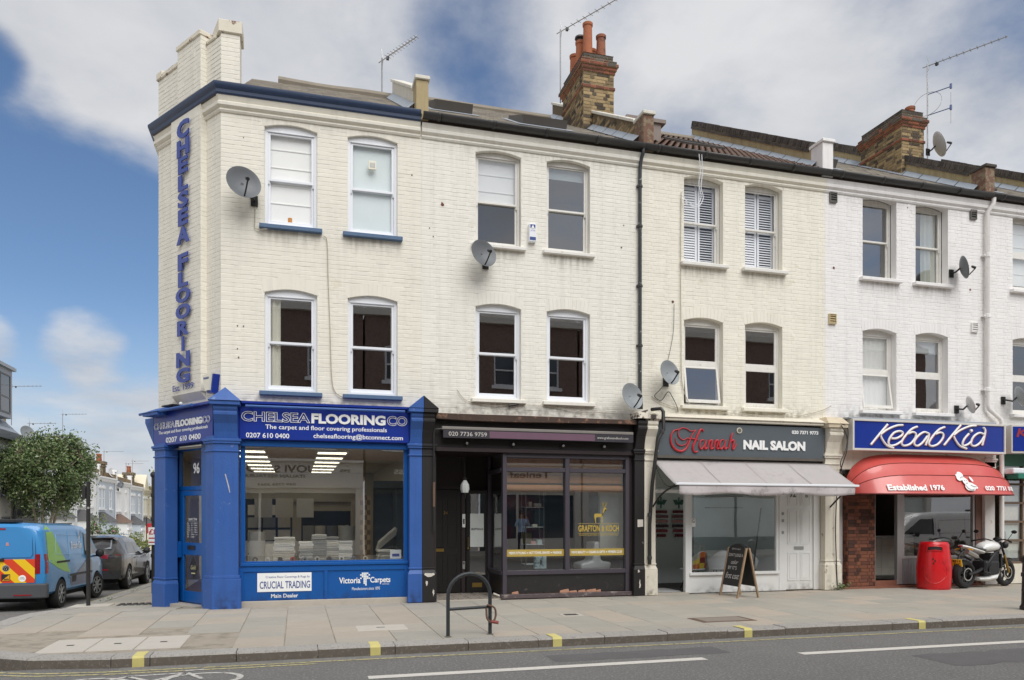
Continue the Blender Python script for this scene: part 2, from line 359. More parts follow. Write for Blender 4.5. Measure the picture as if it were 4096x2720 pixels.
# pavement bed and slabs
bed = MB(); xs = [-4+.25*i for i in range(9)] + [-1.5,0,5,10,18,28]
def ylow(x): return KC[1]-2.0 if x >= KC[0] else KC[1]-math.sqrt(max(0, 4-(x-KC[0])**2))
for x0, x1 in zip(xs, xs[1:]):
    yy = [-2.45,-1,-.3,.5,1] + ([2,4,7,10.4,20,40,60] if x1 <= -1.6 else [])
    p0 = [ylow(x0)]+yy; p1 = [ylow(x1)]+yy
    n = len(p0)
    bed.add([(x0,y,zs(y)-.010) for y in p0]+[(x1,y,zs(y)-.010) for y in p1], [(i, n+i, n+i+1, i+1) for i in range(n-1)])
pave = tag(bed.build('pavement', mat('pavement_bed', '#a49a8b', rough=.95, var=.16, scale=5, bump=.5, bscale=80, c2='#8d8475', c2at=.55, c2scale=3), origin=(0,0,0)), 'stone paved footway in front of the shops and round the corner', kind='structure')
COVERS = [(-2.92,-1.34,-4.24,-3.22), (.74,1.56,-3.55,-2.95), (5.75,6.75,-4.05,-3.5), (4.02,4.40,-2.80,-2.50)]
r = random.Random(3); SL = []
row = 0; x = -4.0
while x < 18.5:
    w = [.6,.62,.75,.6,.68][row % 5]; y = max(ylow(x), ylow(x+w)) if x < KC[0] else -4.445; y += .005
    if x < KC[0]: y = max(y, -4.2)
    while y < -.02:
        d = r.choice([.45,.6,.6,.75,.9]) if y > -4.4 else r.choice([.4,.6,.75])
        if y+d > -.25: d = .0-y if y > -.5 else min(d, -y)
        ins = any(x+w > a and x < b and y+d > c and y < e for a, b, c, e in COVERS[:1])
        if d > .15 and not ins and x < 12.8+(y+4.44)*1.6: SL.append((x, y, w, d))
        y += d
    x += w; row += 1
y = 0.0
while y < 26:
    x = -3.98
    for w in ([.75,.62,.6] if row % 2 else [.6,.75,.62]): SL.append((x, y, w, .635)); x += w
    y += .635; row += 1
SL.sort(key=lambda s: s[2]*s[3]/((s[0])**2+(s[1]+14.2)**2)/(s[1]+14.2)); SL.reverse()
slm = {}; rest = MB()
for i, (x, y, w, d) in enumerate(SL):
    g_ = .005; mt = r.choices([0,1,2], [5,3,4])[0]; k = r.randrange(3)
    def corner(px, py, top): return (px, py, zs(py)+(0 if top else -.03))
    if y+d < -.28:
        key = (round(w,3), round(d,3), mt, k)
        if key not in slm:
            j = [random.Random(k*9+q).uniform(-.0025,.0025) for q in range(4)]
            me = bpy.data.meshes.new('paving_slab'); c = .006
            me.from_pydata([(g_,g_,-.03),(w-g_,g_,-.03),(w-g_,d-g_,-.03),(g_,d-g_,-.03),(g_,g_,-.004),(w-g_,g_,-.004),(w-g_,d-g_,-.004),(g_,d-g_,-.004),(g_+c,g_+c,j[0]),(w-g_-c,g_+c,j[1]),(w-g_-c,d-g_-c,j[2]),(g_+c,d-g_-c,j[3])], [],
                           [(8,9,10,11),(4,5,9,8),(5,6,10,9),(6,7,11,10),(7,4,8,11),(0,1,5,4),(1,2,6,5),(2,3,7,6),(3,0,4,7)]); me.materials.append(SLABM[mt]); slm[key] = me
        me = slm[key]
    else:
        a = (x+g_, y+g_, x+w-g_, y+d-g_); cs = [(0,0),(a[2]-a[0],0),(a[2]-a[0],a[3]-a[1]),(0,a[3]-a[1])]
        me = bpy.data.meshes.new('paving_slab'); me.from_pydata([(p+g_, q+g_, zs(y+q)-zs(y)-.03) for p, q in cs]+[(p+g_, q+g_, zs(y+q)-zs(y)) for p, q in cs], [], [(4,5,6,7),(0,1,5,4),(1,2,6,5),(2,3,7,6),(3,0,4,7)]); me.materials.append(SLABM[mt])
    if i < 295:
        o = bpy.data.objects.new('paving_slab', me); col.objects.link(o); o.parent = pave; o.location = (x, y, zs(y)); OFF[o] = Vector((0,0,0))
    else:
        z0 = zs(y)
        rest.add([(v.co.x+x, v.co.y+y, v.co.z+z0) for v in me.vertices], [tuple(p.vertices) for p in me.polygons])
if rest.v: rest.build('paving_slabs', SLABM[0], pave, kind='stuff')
# utility covers let into the paving
M_cov = mat('pale_cover', '#c2bbb0', rough=.85, var=.07, scale=6, bump=.2, bscale=100)
M_iron = mat('cast_iron', '#4a4642', rough=.7, metal=.4, var=.2, scale=20, bump=.5, bscale=60)
M_rust = mat('rusty_iron', '#6d5747', rough=.85, var=.25, scale=14, bump=.5, bscale=60)
a, b, c, e = COVERS[0]
for i, lab in enumerate(('pale concrete access cover nearest the corner kerb, leftmost of three', 'middle pale concrete access cover of the three by the corner', 'pale concrete access cover nearest the blue shop, rightmost of three')):
    t = thing('access_cover', lab, 'cover', (a+(i+.5)*.52, -3.73, 0), 'concrete access covers at the corner')
    x0 = a+i*.525
    MB().box(x0+.004, x0+.517, c+.02, e-.02, -.02, .002).build('lid', M_cov, t, bevel=.006)
    MB().box(x0+.22, x0+.30, -3.77, -3.71, 0, .0045).build('lifting_slot', M_iron, t)
t = thing('access_cover', 'small pale square cover in the paving before the blue shop window', 'cover', (1.15,-3.25,0))
MB().box(.80, 1.50, -3.5, -3.0, -.02, .006).build('lid', M_cov, t, bevel=.006); MB().box(1.08, 1.2, -3.26, -3.23, 0, .0085).build('lifting_slot', M_iron, t)
t = thing('drain_cover', 'rust brown rectangular iron cover near the kerb before the nail salon', 'cover', (6.25,-3.78,0))
m = MB(); m.box(5.8,6.7,-4.03,-3.52,-.02,.004); m.build('frame', M_rust, t)
m = MB(); m.box(5.88,6.62,-3.97,-3.58,-.01,.008); m.build('lid', mat('cover_fill', '#8f8478', rough=.9, var=.2, scale=25, bump=.6, bscale=70), t)
t = thing('access_cover', 'little grey iron valve cover in the paving before the black shop', 'cover', (4.2,-2.65,0))
MB().box(4.04,4.38,-2.79,-2.52,-.02,.006).build('surround', M_cov, t); MB().box(4.1,4.32,-2.73,-2.58,-.01,.009).build('lid', M_iron, t)
t = thing('access_cover', 'grey iron grating in the side pavement by the blue pilaster', 'cover', (-3.05,2.6,zs(2.6)))
m = MB()
for i in range(7): m.box(-3.45+i*.12, -3.37+i*.12, 2.4, 3.0, zs(2.7)-.03, zs(2.7)+.012)
m.build('grating', M_iron, t)
# lighter gritty channel along the kerb, tar patches
M_grit = mat('gutter_grit', (.25,.24,.225), rough=.95, var=.2, scale=5, bump=1.0, bscale=120, c2=(.17,.165,.155), c2at=.55, c2w=.05, c2scale=40)
tag(strip_grid([-1.9,3,8,14,20], [-4.94,-4.74], lambda x, y: -.1185).build('gutter_strip', M_grit, origin=(0,0,0)), 'pale gritty channel between kerb and yellow line', kind='structure')
M_tar = mat('tar_patch', (.125,.12,.118), rough=.9, var=.15, scale=3, bump=.8, bscale=120, c2=(.17,.165,.16), c2at=.55, c2w=.03, c2scale=75)
for x0, x1, y0, y1, j in ((2.9,5.2,-5.75,-5.3,.03),(7.2,9.4,-7.2,-6.5,.05),(-.9,.5,-6.6,-6.2,.03)):
    n_ = 14; m = MB(); m.add([(x0+(x1-x0)*i/n_, y0+rnd.uniform(-j,j), -.1180) for i in range(n_+1)]+[(x0+(x1-x0)*i/n_, y1+rnd.uniform(-j,j), -.1180) for i in range(n_+1)], [(i,i+1,n_+2+i,n_+1+i) for i in range(n_)])
    tag(m.build('tar_patch', M_tar, origin=(0,0,0)), 'dark repair patch in the road surface', kind='structure')
# painted lines
RZ = -.116
def line(name, pts, w, m, z=RZ, label=None):
    mb = MB(); P = [Vector((p[0], p[1], 0)) for p in pts]
    vs = []
    for i, p in enumerate(P):
        d = (P[min(i+1, len(P)-1)]-P[max(i-1, 0)]).normalized(); nn = Vector((-d.y, d.x, 0))*w/2
        for q in (p+nn, p-nn): vs.append((q.x, q.y, (zs(q.y)-.116) if z is None else z))
    mb.add(vs, [(2*i, 2*i+1, 2*i+3, 2*i+2) for i in range(len(P)-1)])
    return tag(mb.build(name, m, origin=(0,0,0)), label, kind='structure')
line('white_line', [(.72,-6.03),(2.6,-6.03),(4.68,-6.02)], .15, M_wht, label='white dash painted on the road before the black shop')
line('white_line', [(5.98,-6.05),(8,-6.06),(10.6,-6.08)], .15, M_wht, label='white dash painted on the road, right end of the picture')
line('white_line', [(-4.6,-6.0),(-3.2,-6.0)], .15, M_wht, label='white dash painted on the road near the cycle symbol')
line('yellow_line', [(.2,-4.98),(4,-4.985),(8,-5.0),(14,-5.03)], .05, M_yel2, label='single yellow line along the kerb')
arc = [(KC[0]-q*math.sin(R(a)), KC[1]-q*math.cos(R(a))) for q in (2.53,) for a in (90,70,50,30,15,0)]
line('yellow_line', [(-4.53,14),(-4.53,4),(-4.53,0)]+arc+[(-.4,-4.99),(.2,-4.985)], .05, M_yel2, z=None, label='inner of the double yellow lines round the corner')
arc = [(KC[0]-2.66*math.sin(R(a)), KC[1]-2.66*math.cos(R(a))) for a in (90,70,50,30,15,0)]
line('yellow_line', [(-4.66,14),(-4.66,4),(-4.66,0)]+arc+[(-.4,-5.12),(.22,-5.10)], .05, M_yel2, z=None, label='outer of the double yellow lines round the corner')
cyc = MB()
def ring(cx, cy, rr, w=.055):
    n = 28; vs = []
    for k in range(n):
        t_ = 2*math.pi*k/n
        for q in (rr-w/2, rr+w/2): vs.append((cx+q*1.25*math.cos(t_), cy+q*math.sin(t_), RZ))
    cyc.add(vs, [(2*k, 2*k+1, 2*((k+1) % n)+1, 2*((k+1) % n)) for k in range(n)])
ring(-2.05,-5.62,.30); ring(-.95,-5.62,.30)
for p, q in [((-2.05,-5.62),(-1.72,-5.30)),((-1.72,-5.30),(-1.15,-5.25)),((-1.15,-5.25),(-.95,-5.62)),((-1.72,-5.30),(-1.45,-5.62)),((-1.45,-5.62),(-1.15,-5.25)),((-2.05,-5.62),(-1.45,-5.62)),((-1.2,-5.14),(-.98,-5.10))]:
    d = (Vector(q)-Vector(p)).normalized(); n_ = Vector((-d.y, d.x))*.027; p, q = Vector(p), Vector(q)
    cyc.add([(*(p+n_), RZ+.001), (*(p-n_), RZ+.001), (*(q-n_), RZ+.001), (*(q+n_), RZ+.001)], [(0,1,2,3)])
tag(cyc.build('cycle_symbol', mat('worn_white_paint', '#c9c5bd', rough=.8, var=.1, scale=6, c2=(.2,.19,.185), c2at=.56, c2w=.08, c2scale=20), origin=(0,0,0)), 'white bicycle symbol painted on the road at the corner', kind='structure')
# ---------------------------------------------------------------- terrace
def sweep(mb, path, prof, caps=True):
    """profile points (outward, z) carried along a plan path; outward is to the right of the direction of travel"""
    P = [Vector(p) for p in path]; n = len(P); rows = []
    for i in range(n):
        d0 = (P[i]-P[i-1]).normalized() if i > 0 else (P[1]-P[0]).normalized(); d1 = (P[i+1]-P[i]).normalized() if i < n-1 else d0
        n0 = Vector((d0.y, -d0.x)); n1 = Vector((d1.y, -d1.x)); b = n0+n1; b = b / max(.2, b.dot(n0))
        rows.append([(P[i].x+b.x*o, P[i].y+b.y*o, z) for o, z in prof])
    k = len(prof); vs = [q for r_ in rows for q in r_]
    fs = [(i*k+j, (i+1)*k+j, (i+1)*k+(j+1) % k, i*k+(j+1) % k) for i in range(n-1) for j in range(k)]
    if caps: fs += [tuple(range(k)), tuple(range((n-1)*k, n*k))[::-1]]
    return mb.add(vs, fs)
def arch_z(op, x):
    a, b, zb, zt, rise = op; c = (a+b)/2; h = (b-a)/2
    return zt + rise*(1-((x-c)/h)**2)
def wall_open(mb, s0, s1, z0, z1, ops, rv, d0=0.0):
    br = {s0, s1}
    for op in ops:
        for k in range(11): br.add(op[0]+(op[1]-op[0])*k/10)
    br = sorted(br)
    for x, xx in zip(br, br[1:]):
        if xx-x < 1e-6: continue
        act = sorted([op for op in ops if op[0] <= (x+xx)/2 <= op[1]], key=lambda o: o[2])
        lo, lo2 = z0, z0
        for op in act:
            mb.add([(x,d0,lo),(xx,d0,lo2),(xx,d0,op[2]),(x,d0,op[2])], [(0,1,2,3)])
            lo, lo2 = arch_z(op, x), arch_z(op, xx)
            mb.add([(x,d0,lo),(xx,d0,lo2),(xx,d0+rv,lo2),(x,d0+rv,lo)], [(0,1,2,3)])
        mb.add([(x,d0,lo),(xx,d0,lo2),(xx,d0,z1),(x,d0,z1)], [(0,1,2,3)])
    for a, b, zb, zt, rise in ops:
        mb.add([(a,d0,zb),(a,d0+rv,zb),(a,d0+rv,zt),(a,d0,zt)], [(0,1,2,3)]); mb.add([(b,d0,zb),(b,d0+rv,zb),(b,d0+rv,zt),(b,d0,zt)], [(0,1,2,3)])
        mb.add([(a,d0,zb),(b,d0,zb),(b,d0+rv,zb),(a,d0+rv,zb)], [(0,1,2,3)])
def hole_fn(op, m=.0):
    a, b, zb, zt, rise = op
    def f(z):
        if zb-.085 <= z <= zb: return [(a-.09, b+.09)]
        if zb < z <= zt+.17: return [(a-(.03 if z > zt else 0), b+(.03 if z > zt else 0))]
        if zt+.17 < z < zt+.235+rise:
            h = (b-a)/2+.03; k = math.sqrt(max(0, 1-((z-zt-.17)/(.065+rise))**1.0)); c = (a+b)/2
            return [(c-h*k, c+h*k)]
        return []
    return f
M_upvc = mat('white_upvc', '#eceef2', rough=.35, var=.03, scale=3)
M_sash = mat('white_gloss_wood', '#e6e3dc', rough=.5, var=.08, scale=8, c2='#cfc8bb', c2at=.66, c2scale=9)
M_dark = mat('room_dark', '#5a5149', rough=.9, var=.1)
M_curt = mat('cream_curtain', '#e8e6d6', rough=.9, var=.05)
M_blind = mat('white_blind', '#f8f8f5', rough=.9, var=.04, scale=2)
M_frost = mat('frosted_film', '#dbe4e4', rough=.6, var=.08, scale=1.5)
G_up = glass('window_glass', .26, tint=(.97,.98,.98)); G_lo = glass('sash_glass', .22)
G_cl = glass('clear_pane', .05, tint=(1,1,1))
G_sky = glass('sky_pane', .30, tint=(.75,.78,.8))
slat_cache = {}
def window(house, T, op, rv, kind='upvc', meet=.5, fm=None, content=None, label=None, gl=None, opened=False, sill=None, d0=0.0):
    a, b, zb, zt, rise = op; fm = fm or (M_upvc if kind == 'upvc' else M_sash); gl = gl or G_up
    fw = .055 if kind != 'timber' else .045; y0 = d0+rv
    f = MB(T); f.box(a, a+fw, y0-.015, y0+.07, zb, zt+rise*.3); f.box(b-fw, b, y0-.015, y0+.07, zb, zt+rise*.3); f.box(a+fw, b-fw, y0-.015, y0+.07, zb, zb+.05)
    n = 10; zh = zt-.05 if kind != 'timber' else zt-.02
    arcp = [(a+(b-a)*k/n, arch_z(op, a+(b-a)*k/n)) for k in range(n+1)]
    f.prism([(a+.001, zh), (b-.001, zh)]+[(x, z) for x, z in arcp[::-1]], 'y', y0-.017, y0+.06)
    f.box(a+fw*.6, b-fw*.6, y0-.024, y0-.016, zh-.012, zh+.012)
    w = f.build('window', fm, house, bevel=.004, label=label)
    zm = zb+.05+(zh-zb-.05)*(1-meet); sw = .045 if kind != 'timber' else .038
    ia, ib = a+fw, b-fw
    def sash(z0, z1, yy, top, tilt=0):
        TT = T
        if tilt: TT = T @ Matrix.Translation((0, yy, z1)) @ Matrix.Rotation(tilt, 4, 'X') @ Matrix.Translation((0, -yy, -z1))
        s_ = MB(TT); s_.box(ia, ia+sw, yy, yy+.035, z0, z1); s_.box(ib-sw, ib, yy, yy+.035, z0, z1); s_.box(ia+sw, ib-sw, yy, yy+.035, z1-sw, z1); s_.box(ia+sw, ib-sw, yy, yy+.035, z0, z0+sw*(1.0 if top else 1.5))
        if top and kind != 'casement':
            for q in (ia, ib-.03): s_.prism([(yy, z0), (yy+.03, z0), (yy+.024, z0-.05), (yy+.006, z0-.06)], 'x', q, q+.03)
        o = s_.build('sash', fm, w, bevel=.003)
        MB(TT).add([(ia+sw,yy+.018,z0+sw),(ib-sw,yy+.018,z0+sw),(ib-sw,yy+.018,z1-sw),(ia+sw,yy+.018,z1-sw)], [(0,1,2,3)]).build('pane', gl, w)
    if kind == 'casement':
        f2 = MB(T); f2.box(ia, ib, y0-.012, y0+.06, zm-.035, zm+.035); f2.build('transom', fm, w, bevel=.003)
        sash(zm+.035, zh, y0-.004, True); sash(zb+.05, zm-.036, y0-.018, False, R(-9) if opened else 0)
    else:
        sash(zm-.02, zh, y0+.0, True); sash(zb+.05, zm+.02, y0+.036, False)
    # sill
    sm, sp, sh = sill or (fm, .10, .075)
    sl = MB(T); sl.prism([(d0-sp, zb-sh), (d0+rv, zb-sh), (d0+rv, zb+.012), (d0-sp, zb-.012)], 'x', a-.085, b+.085); sl.build('sill', sm, w, bevel=.008)
    # what is seen behind the glass
    yb = y0+.085
    def sheet(z0, z1, x0, x1, m, nm, wave=0, fold=None, dy=0):
        c = MB(T); nx = 28 if wave else 1
        c.grid(lambda u, v: (x0+(x1-x0)*u, yb+dy+(wave*math.sin(u*(x1-x0)*46+.6*math.sin(v*3)) if wave else 0), z0+(z1-z0)*v), nx, 4)
        c.build(nm, m, w, smooth=60 if wave else 0)
    for c in content or []:
        if c[0] == 'blind':
            sheet(zb+c[1]*(zt-zb), zt+.02, ia, ib, M_blind, 'blind')
            q = MB(T)
            for k in range(1, 5):
                zk = zt-.32*k
                if zk > zb+c[1]*(zt-zb): q.box(ia, ib, yb-.012, yb-.002, zk-.008, zk+.008)
            if q.v: q.build('blind_fold', M_blind, w)
        elif c[0] == 'film': sheet(zb+c[1]*(zt-zb), zb+c[2]*(zt-zb), ia, ib, M_frost, 'frosted_film')
        elif c[0] == 'curtain': sheet(zb+.05, zt, ia+c[1]*(ib-ia), ia+c[2]*(ib-ia), M_curt, 'curtain', .02)
        elif c[0] == 'net': sheet(zb+.05, zt, ia, ib, M_blind, 'net_curtain', .008)
        elif c[0] == 'shutter':
            for (p, q) in ((ia+.01, (ia+ib)/2-.01), ((ia+ib)/2+.01, ib-.01)):
                m = MB(T); y1 = y0+.10
                for zz in (zb+.08, zm-.035, zh-.1): m.box(p, q, y1, y1+.03, zz, zz+.06)
                m.box(p, p+.045, y1+.001, y1+.029, zb+.06, zh); m.box(q-.045, q, y1+.001, y1+.029, zb+.06, zh); m.build('shutter_frame', M_upvc, w)
                zz = zb+.165; op_ = c[1] if p > (ia+ib)/2-.05 else c[2]
                while zz < zh-.12:
                    if abs(zz-zm) > .06:
                        L = q-p-.09; key = (round(L,3), op_)
                        if key not in slat_cache:
                            me = bpy.data.meshes.new('slat'); aa = R(op_); hh = .026
                            ca, sa = hh*math.cos(aa), hh*math.sin(aa); t_ = .004
                            pr = [(-ca-t_*math.sin(aa), -sa+t_*math.cos(aa)), (ca-t_*math.sin(aa), sa+t_*math.cos(aa)), (ca+t_*math.sin(aa), sa-t_*math.cos(aa)), (-ca+t_*math.sin(aa), -sa-t_*math.cos(aa))]
                            me.from_pydata([(0,*v) for v in pr]+[(L,*v) for v in pr], [], [(0,1,2,3),(7,6,5,4),(0,4,5,1),(1,5,6,2),(2,6,7,3),(3,7,4,0)]); me.materials.append(M_upvc); slat_cache[key] = me
                        o = bpy.data.objects.new('slat', slat_cache[key]); col.objects.link(o); o.parent = w; OFF[o] = OFF[w]; o.location = (T @ Vector((p+.045, y1+.015, zz)))-OFF[w]
                    zz += .052
    return w
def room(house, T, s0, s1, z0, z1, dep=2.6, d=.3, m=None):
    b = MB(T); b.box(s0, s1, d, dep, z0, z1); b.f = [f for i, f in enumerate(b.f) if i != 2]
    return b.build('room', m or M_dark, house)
def voussoirs(wall, T, op, m, dd, n=12):
    a, b, zb, zt, rise = op; mb_l = []
    for k in range(n):
        x0, x1 = a-.02+(b-a+.04)*k/n+.002, a-.02+(b-a+.04)*(k+1)/n-.002; c = (a+b)/2; sp = lambda x: c+(x-c)*1.06
        zf = lambda x: arch_z(op, min(max(x, a), b))
        P = .005+rnd.uniform(-.001, .002)
        q = [(x0, zf(x0)), (x1, zf(x1)), (sp(x1), zf(x1)+.215), (sp(x0), zf(x0)+.215)]
        v = MB(T); v.add([(p[0], dd-P, p[1]) for p in q]+[(p[0]+(.0), dd, p[1]) for p in q], [(0,1,2,3),(0,4,5,1),(1,5,6,2),(2,6,7,3),(3,7,4,0)]); v.build('arch_brick', m, wall)
PITCH = .585; EZ = 9.0
def zroof(y): return EZ+PITCH*(y+.12)
M_slate = [mat('slate_a', '#857e75', rough=.75, var=.18, scale=7, island=.18, bump=.2, bscale=90), mat('slate_b', '#928a7d', rough=.8, var=.2, scale=9, island=.2, c2='#8d8a62', c2at=.68, c2scale=8)]
M_lead = mat('lead_flashing', '#a9b0b8', rough=.55, metal=.2, var=.14, scale=5)
M_ridge = mat('ridge_tile', '#8f8678', rough=.85, var=.15)
def slates(roof, x0, x1, y0, y1, mats, dz=0, tw=.26, ex=.21):
    g = {}; y = y0; i = 0
    while y < y1:
        x = x0-(tw/2 if i % 2 else 0)
        while x < x1:
            a, b = max(x, x0)+.003, min(x+tw, x1)-.003
            if b-a > .05:
                m = rnd.choice(mats); q = g.setdefault(m, MB()); L = ex*1.7; sk = rnd.uniform(-.006,.006); e = rnd.uniform(.005,.012)
                yb_, yt_ = y+sk, y+L
                q.add([(a,yb_,zroof(yb_)+dz+.022+e),(b,yb_,zroof(yb_)+dz+.022+e+rnd.uniform(-.003,.003)),(b,yt_,zroof(yt_)+dz+.006),(a,yt_,zroof(yt_)+dz+.006),(a,yb_,zroof(yb_)+dz+.008+e),(b,yb_,zroof(yb_)+dz+.008+e)], [(0,1,2,3),(4,5,1,0)])
            x += tw
        y += ex*math.cos(R(32)); i += 1
    for m, q in g.items(): q.build('slates', m, roof, kind='stuff')
def skylight(roof, x0, x1, y0, y1, dz=0, op=0.0, pane=None):
    def P(x, y, h): return (x, y-h*.53, zroof(y)+dz+h*.85)
    m = MB(); h = .10
    for (a, b, c, d) in ((x0, x1, y0, y0+.09), (x0, x1, y1-.09, y1), (x0, x0+.08, y0+.09, y1-.09), (x1-.08, x1, y0+.09, y1-.09)):
        m.add([P(a,c,0),P(b,c,0),P(b,d,0),P(a,d,0),P(a,c,h+op*(1-(c-y0)/(y1-y0))),P(b,c,h+op*(1-(c-y0)/(y1-y0))),P(b,d,h),P(a,d,h)], [(4,5,6,7),(0,1,5,4),(1,2,6,5),(2,3,7,6),(3,0,4,7)])
    o = m.build('skylight', mat('skylight_frame', '#5b554f', rough=.6, var=.1), roof)
    MB().add([P(x0+.08,y0+.09,h*.7+op*.9),P(x1-.08,y0+.09,h*.7+op*.9),P(x1-.08,y1-.09,h*.7),P(x0+.08,y1-.09,h*.7)], [(0,1,2,3)]).build('pane', G_sky, o) if False else MB().add([P(x0+.08,y0+.09,h*.7+op*.9),P(x1-.08,y0+.09,h*.7+op*.9),P(x1-.08,y1-.09,h*.7),P(x0+.08,y1-.09,h*.7)], [(0,1,2,3)]).build('skylight_pane', mat('skylight_glass', '#8c97a4', rough=.08, var=.05, metal=.3), roof)
    # lead apron
    q = MB(); q.add([P(x0-.12,y0-.2,.03),P(x1+.12,y0-.2,.03),P(x1+.12,y0,.035),P(x0-.12,y0,.035)], [(0,1,2,3)]); q.add([P(x0-.14,y0-.1,.03),P(x0,y0-.1,.03),P(x0,y1+.1,.03),P(x0-.14,y1+.1,.03)], [(0,1,2,3)]); q.build('flashing', M_lead, roof)
def roof_base(house, x0, x1, dz=0, y1=5.4, poly=None):
    m = MB(); m.add([(x0,-.12,zroof(-.12)+dz),(x1,-.12,zroof(-.12)+dz),(x1,y1,zroof(y1)+dz),(x0,y1,zroof(y1)+dz),(x0,y1+.8,zroof(y1)+dz-.5),(x1,y1+.8,zroof(y1)+dz-.5)], [(0,1,2,3),(3,2,5,4)])  # back slope cut short so sky light reaches the salon rear
    r_ = m.build('roof', M_slate[0], house)
    q = MB(); q.tube([(x0, y1, zroof(y1)+dz+.02), (x1, y1, zroof(y1)+dz+.02)], .11, 8); q.build('ridge', M_ridge, r_)
    return r_
STOCK = [mat('stock_brick_a', '#94805f', rough=.9, var=.2, scale=18, island=.2, bump=.3, bscale=80), mat('stock_brick_b', '#7b6a50', rough=.9, var=.25, scale=16, island=.25, bump=.3, bscale=80), mat('stock_brick_c', '#554b40', rough=.95, var=.3, scale=12, island=.25, bump=.3, bscale=80), mat('stock_brick_d', '#a38d68', rough=.9, var=.2, scale=14, island=.15, bump=.3, bscale=80)]
REDB = [mat('red_brick_a', '#8f5642', rough=.9, var=.2, scale=16, island=.2, bump=.3, bscale=80), mat('red_brick_b', '#6e4538', rough=.9, var=.25, scale=14, island=.25, bump=.3, bscale=80)]
M_soot = mat('sooty_brick', '#57504a', rough=.95, var=.3, scale=10, island=.3, bump=.4, bscale=70)
M_mort = mat('old_mortar', '#c2b08a', rough=1, var=.2, scale=10, bump=.4, bscale=60)
M_rend = mat('weathered_render', '#b3a27c', rough=.95, var=.2, scale=4, streak=.3, bump=.2, bscale=40)
M_rendw = mat('pale_render', '#ddd8cb', rough=.9, var=.08, scale=3, streak=.25, bump=.15, bscale=40)
M_pier = mat('weathered_pier_brick', '#7a5c4c', rough=.9, var=.25, scale=11, c2='#8c7c66', c2at=.52, c2w=.03, c2scale=9, bump=.4, bscale=40)
def party_wall(house, X, w, dz, face, pier_mat, cop_mat, brick_face=False, y1=5.6, cop='soldier', limit=None):
    """upstand between two roofs: body following the slope, pier at the eaves, coping"""
    top = lambda y: zroof(y)+dz+.42
    m = MB(); pr = [(.2, zroof(.2)+dz-.3), (y1, zroof(y1)+dz-.3), (y1, top(y1)), (.2, top(.2))]
    m.prism(pr, 'x', X-w/2, X+w/2); pw = m.build('party_wall', face, house)
    p = MB(); p.box(X-w/2-.005, X+w/2+.005, -.10, .30, 8.9+dz, 9.64+dz); pier = p.build('pier', pier_mat, pw, bevel=.01)
    c = MB(); c.box(X-w/2-.03, X+w/2+.03, -.14, .34, 9.64+dz, 9.71+dz)
    if cop == 'slab':
        c.prism([(.3, top(.3)), (y1, top(y1)), (y1, top(y1)+.07), (.3, top(.3)+.07)], 'x', X-w/2-.045, X+w/2+.045)
        c.build('coping', cop_mat, pw, bevel=.01)
    else:
        c.build('pier_cap', cop_mat, pw, bevel=.01)
        b = MB(); L = (y1-.36)/math.cos(R(32)); n = int(L/.082)
        for k in range(n):
            t0 = .36+(y1-.36)*k/n+.004; t1 = .36+(y1-.36)*(k+1)/n-.006; j = rnd.uniform(-.012,.012); h = .115+rnd.uniform(-.012,.008); e = rnd.uniform(-.01,.01)
            b.prism([(t0, top(t0)+j*.3), (t1, top(t1)+j*.3), (t1-.06, top(t1)+h), (t0-.06, top(t0)+h)], 'x', X-w/2-.02+e, X+w/2+.02+e)
        b.build('coping_bricks', M_soot, pw, kind='stuff')
        b = MB(); n = int(L/.23)
        for k in range(n):
            t0 = .36+(y1-.36)*k/n+.006; t1 = .36+(y1-.36)*(k+1)/n-.006; e = rnd.uniform(-.008,.008)
            b.prism([(t0, top(t0)-.085), (t1, top(t1)-.085), (t1, top(t1)-.012), (t0, top(t0)-.012)], 'x', X-w/2-.035+e, X+w/2+.035+e)
        b.build('coping_course', M_soot, pw, kind='stuff')
    if brick_face:
        out = []; T = frame(X-w/2, 0, R(-90))
        lay_bricks(pw, T, R(-90), -3.2, -.32, 9.1, 11.4, STOCK, out, holes=[lambda z: [(-9, -max(.32, (z-.05-EZ-dz-.40)/PITCH-.12+.0)) if False else (-9, -9), (-9, -((z+.05-EZ-dz-.02)/PITCH-.12))]], P=.008, seed=5)
        out = [o for o in out if top(-(o[2]+o[4])) > o[3]+o[5]+.01]
        place_bricks(out, 120)
    # lead flashing along the left foot
    q = MB(); n = 10
    for k in range(n):
        t0, t1 = .1+(y1-.1)*k/n, .1+(y1-.1)*(k+1)/n-.02
        q.add([(X-w/2-.006, t0, zroof(t0)+dz+.17), (X-w/2-.006, t1, zroof(t1)+dz+.17), (X-w/2-.15, t1, zroof(t1)+dz+.04), (X-w/2-.15, t0, zroof(t0)+dz+.04)], [(0,1,2,3)])
    q.build('flashing', M_lead, pw)
    return pw
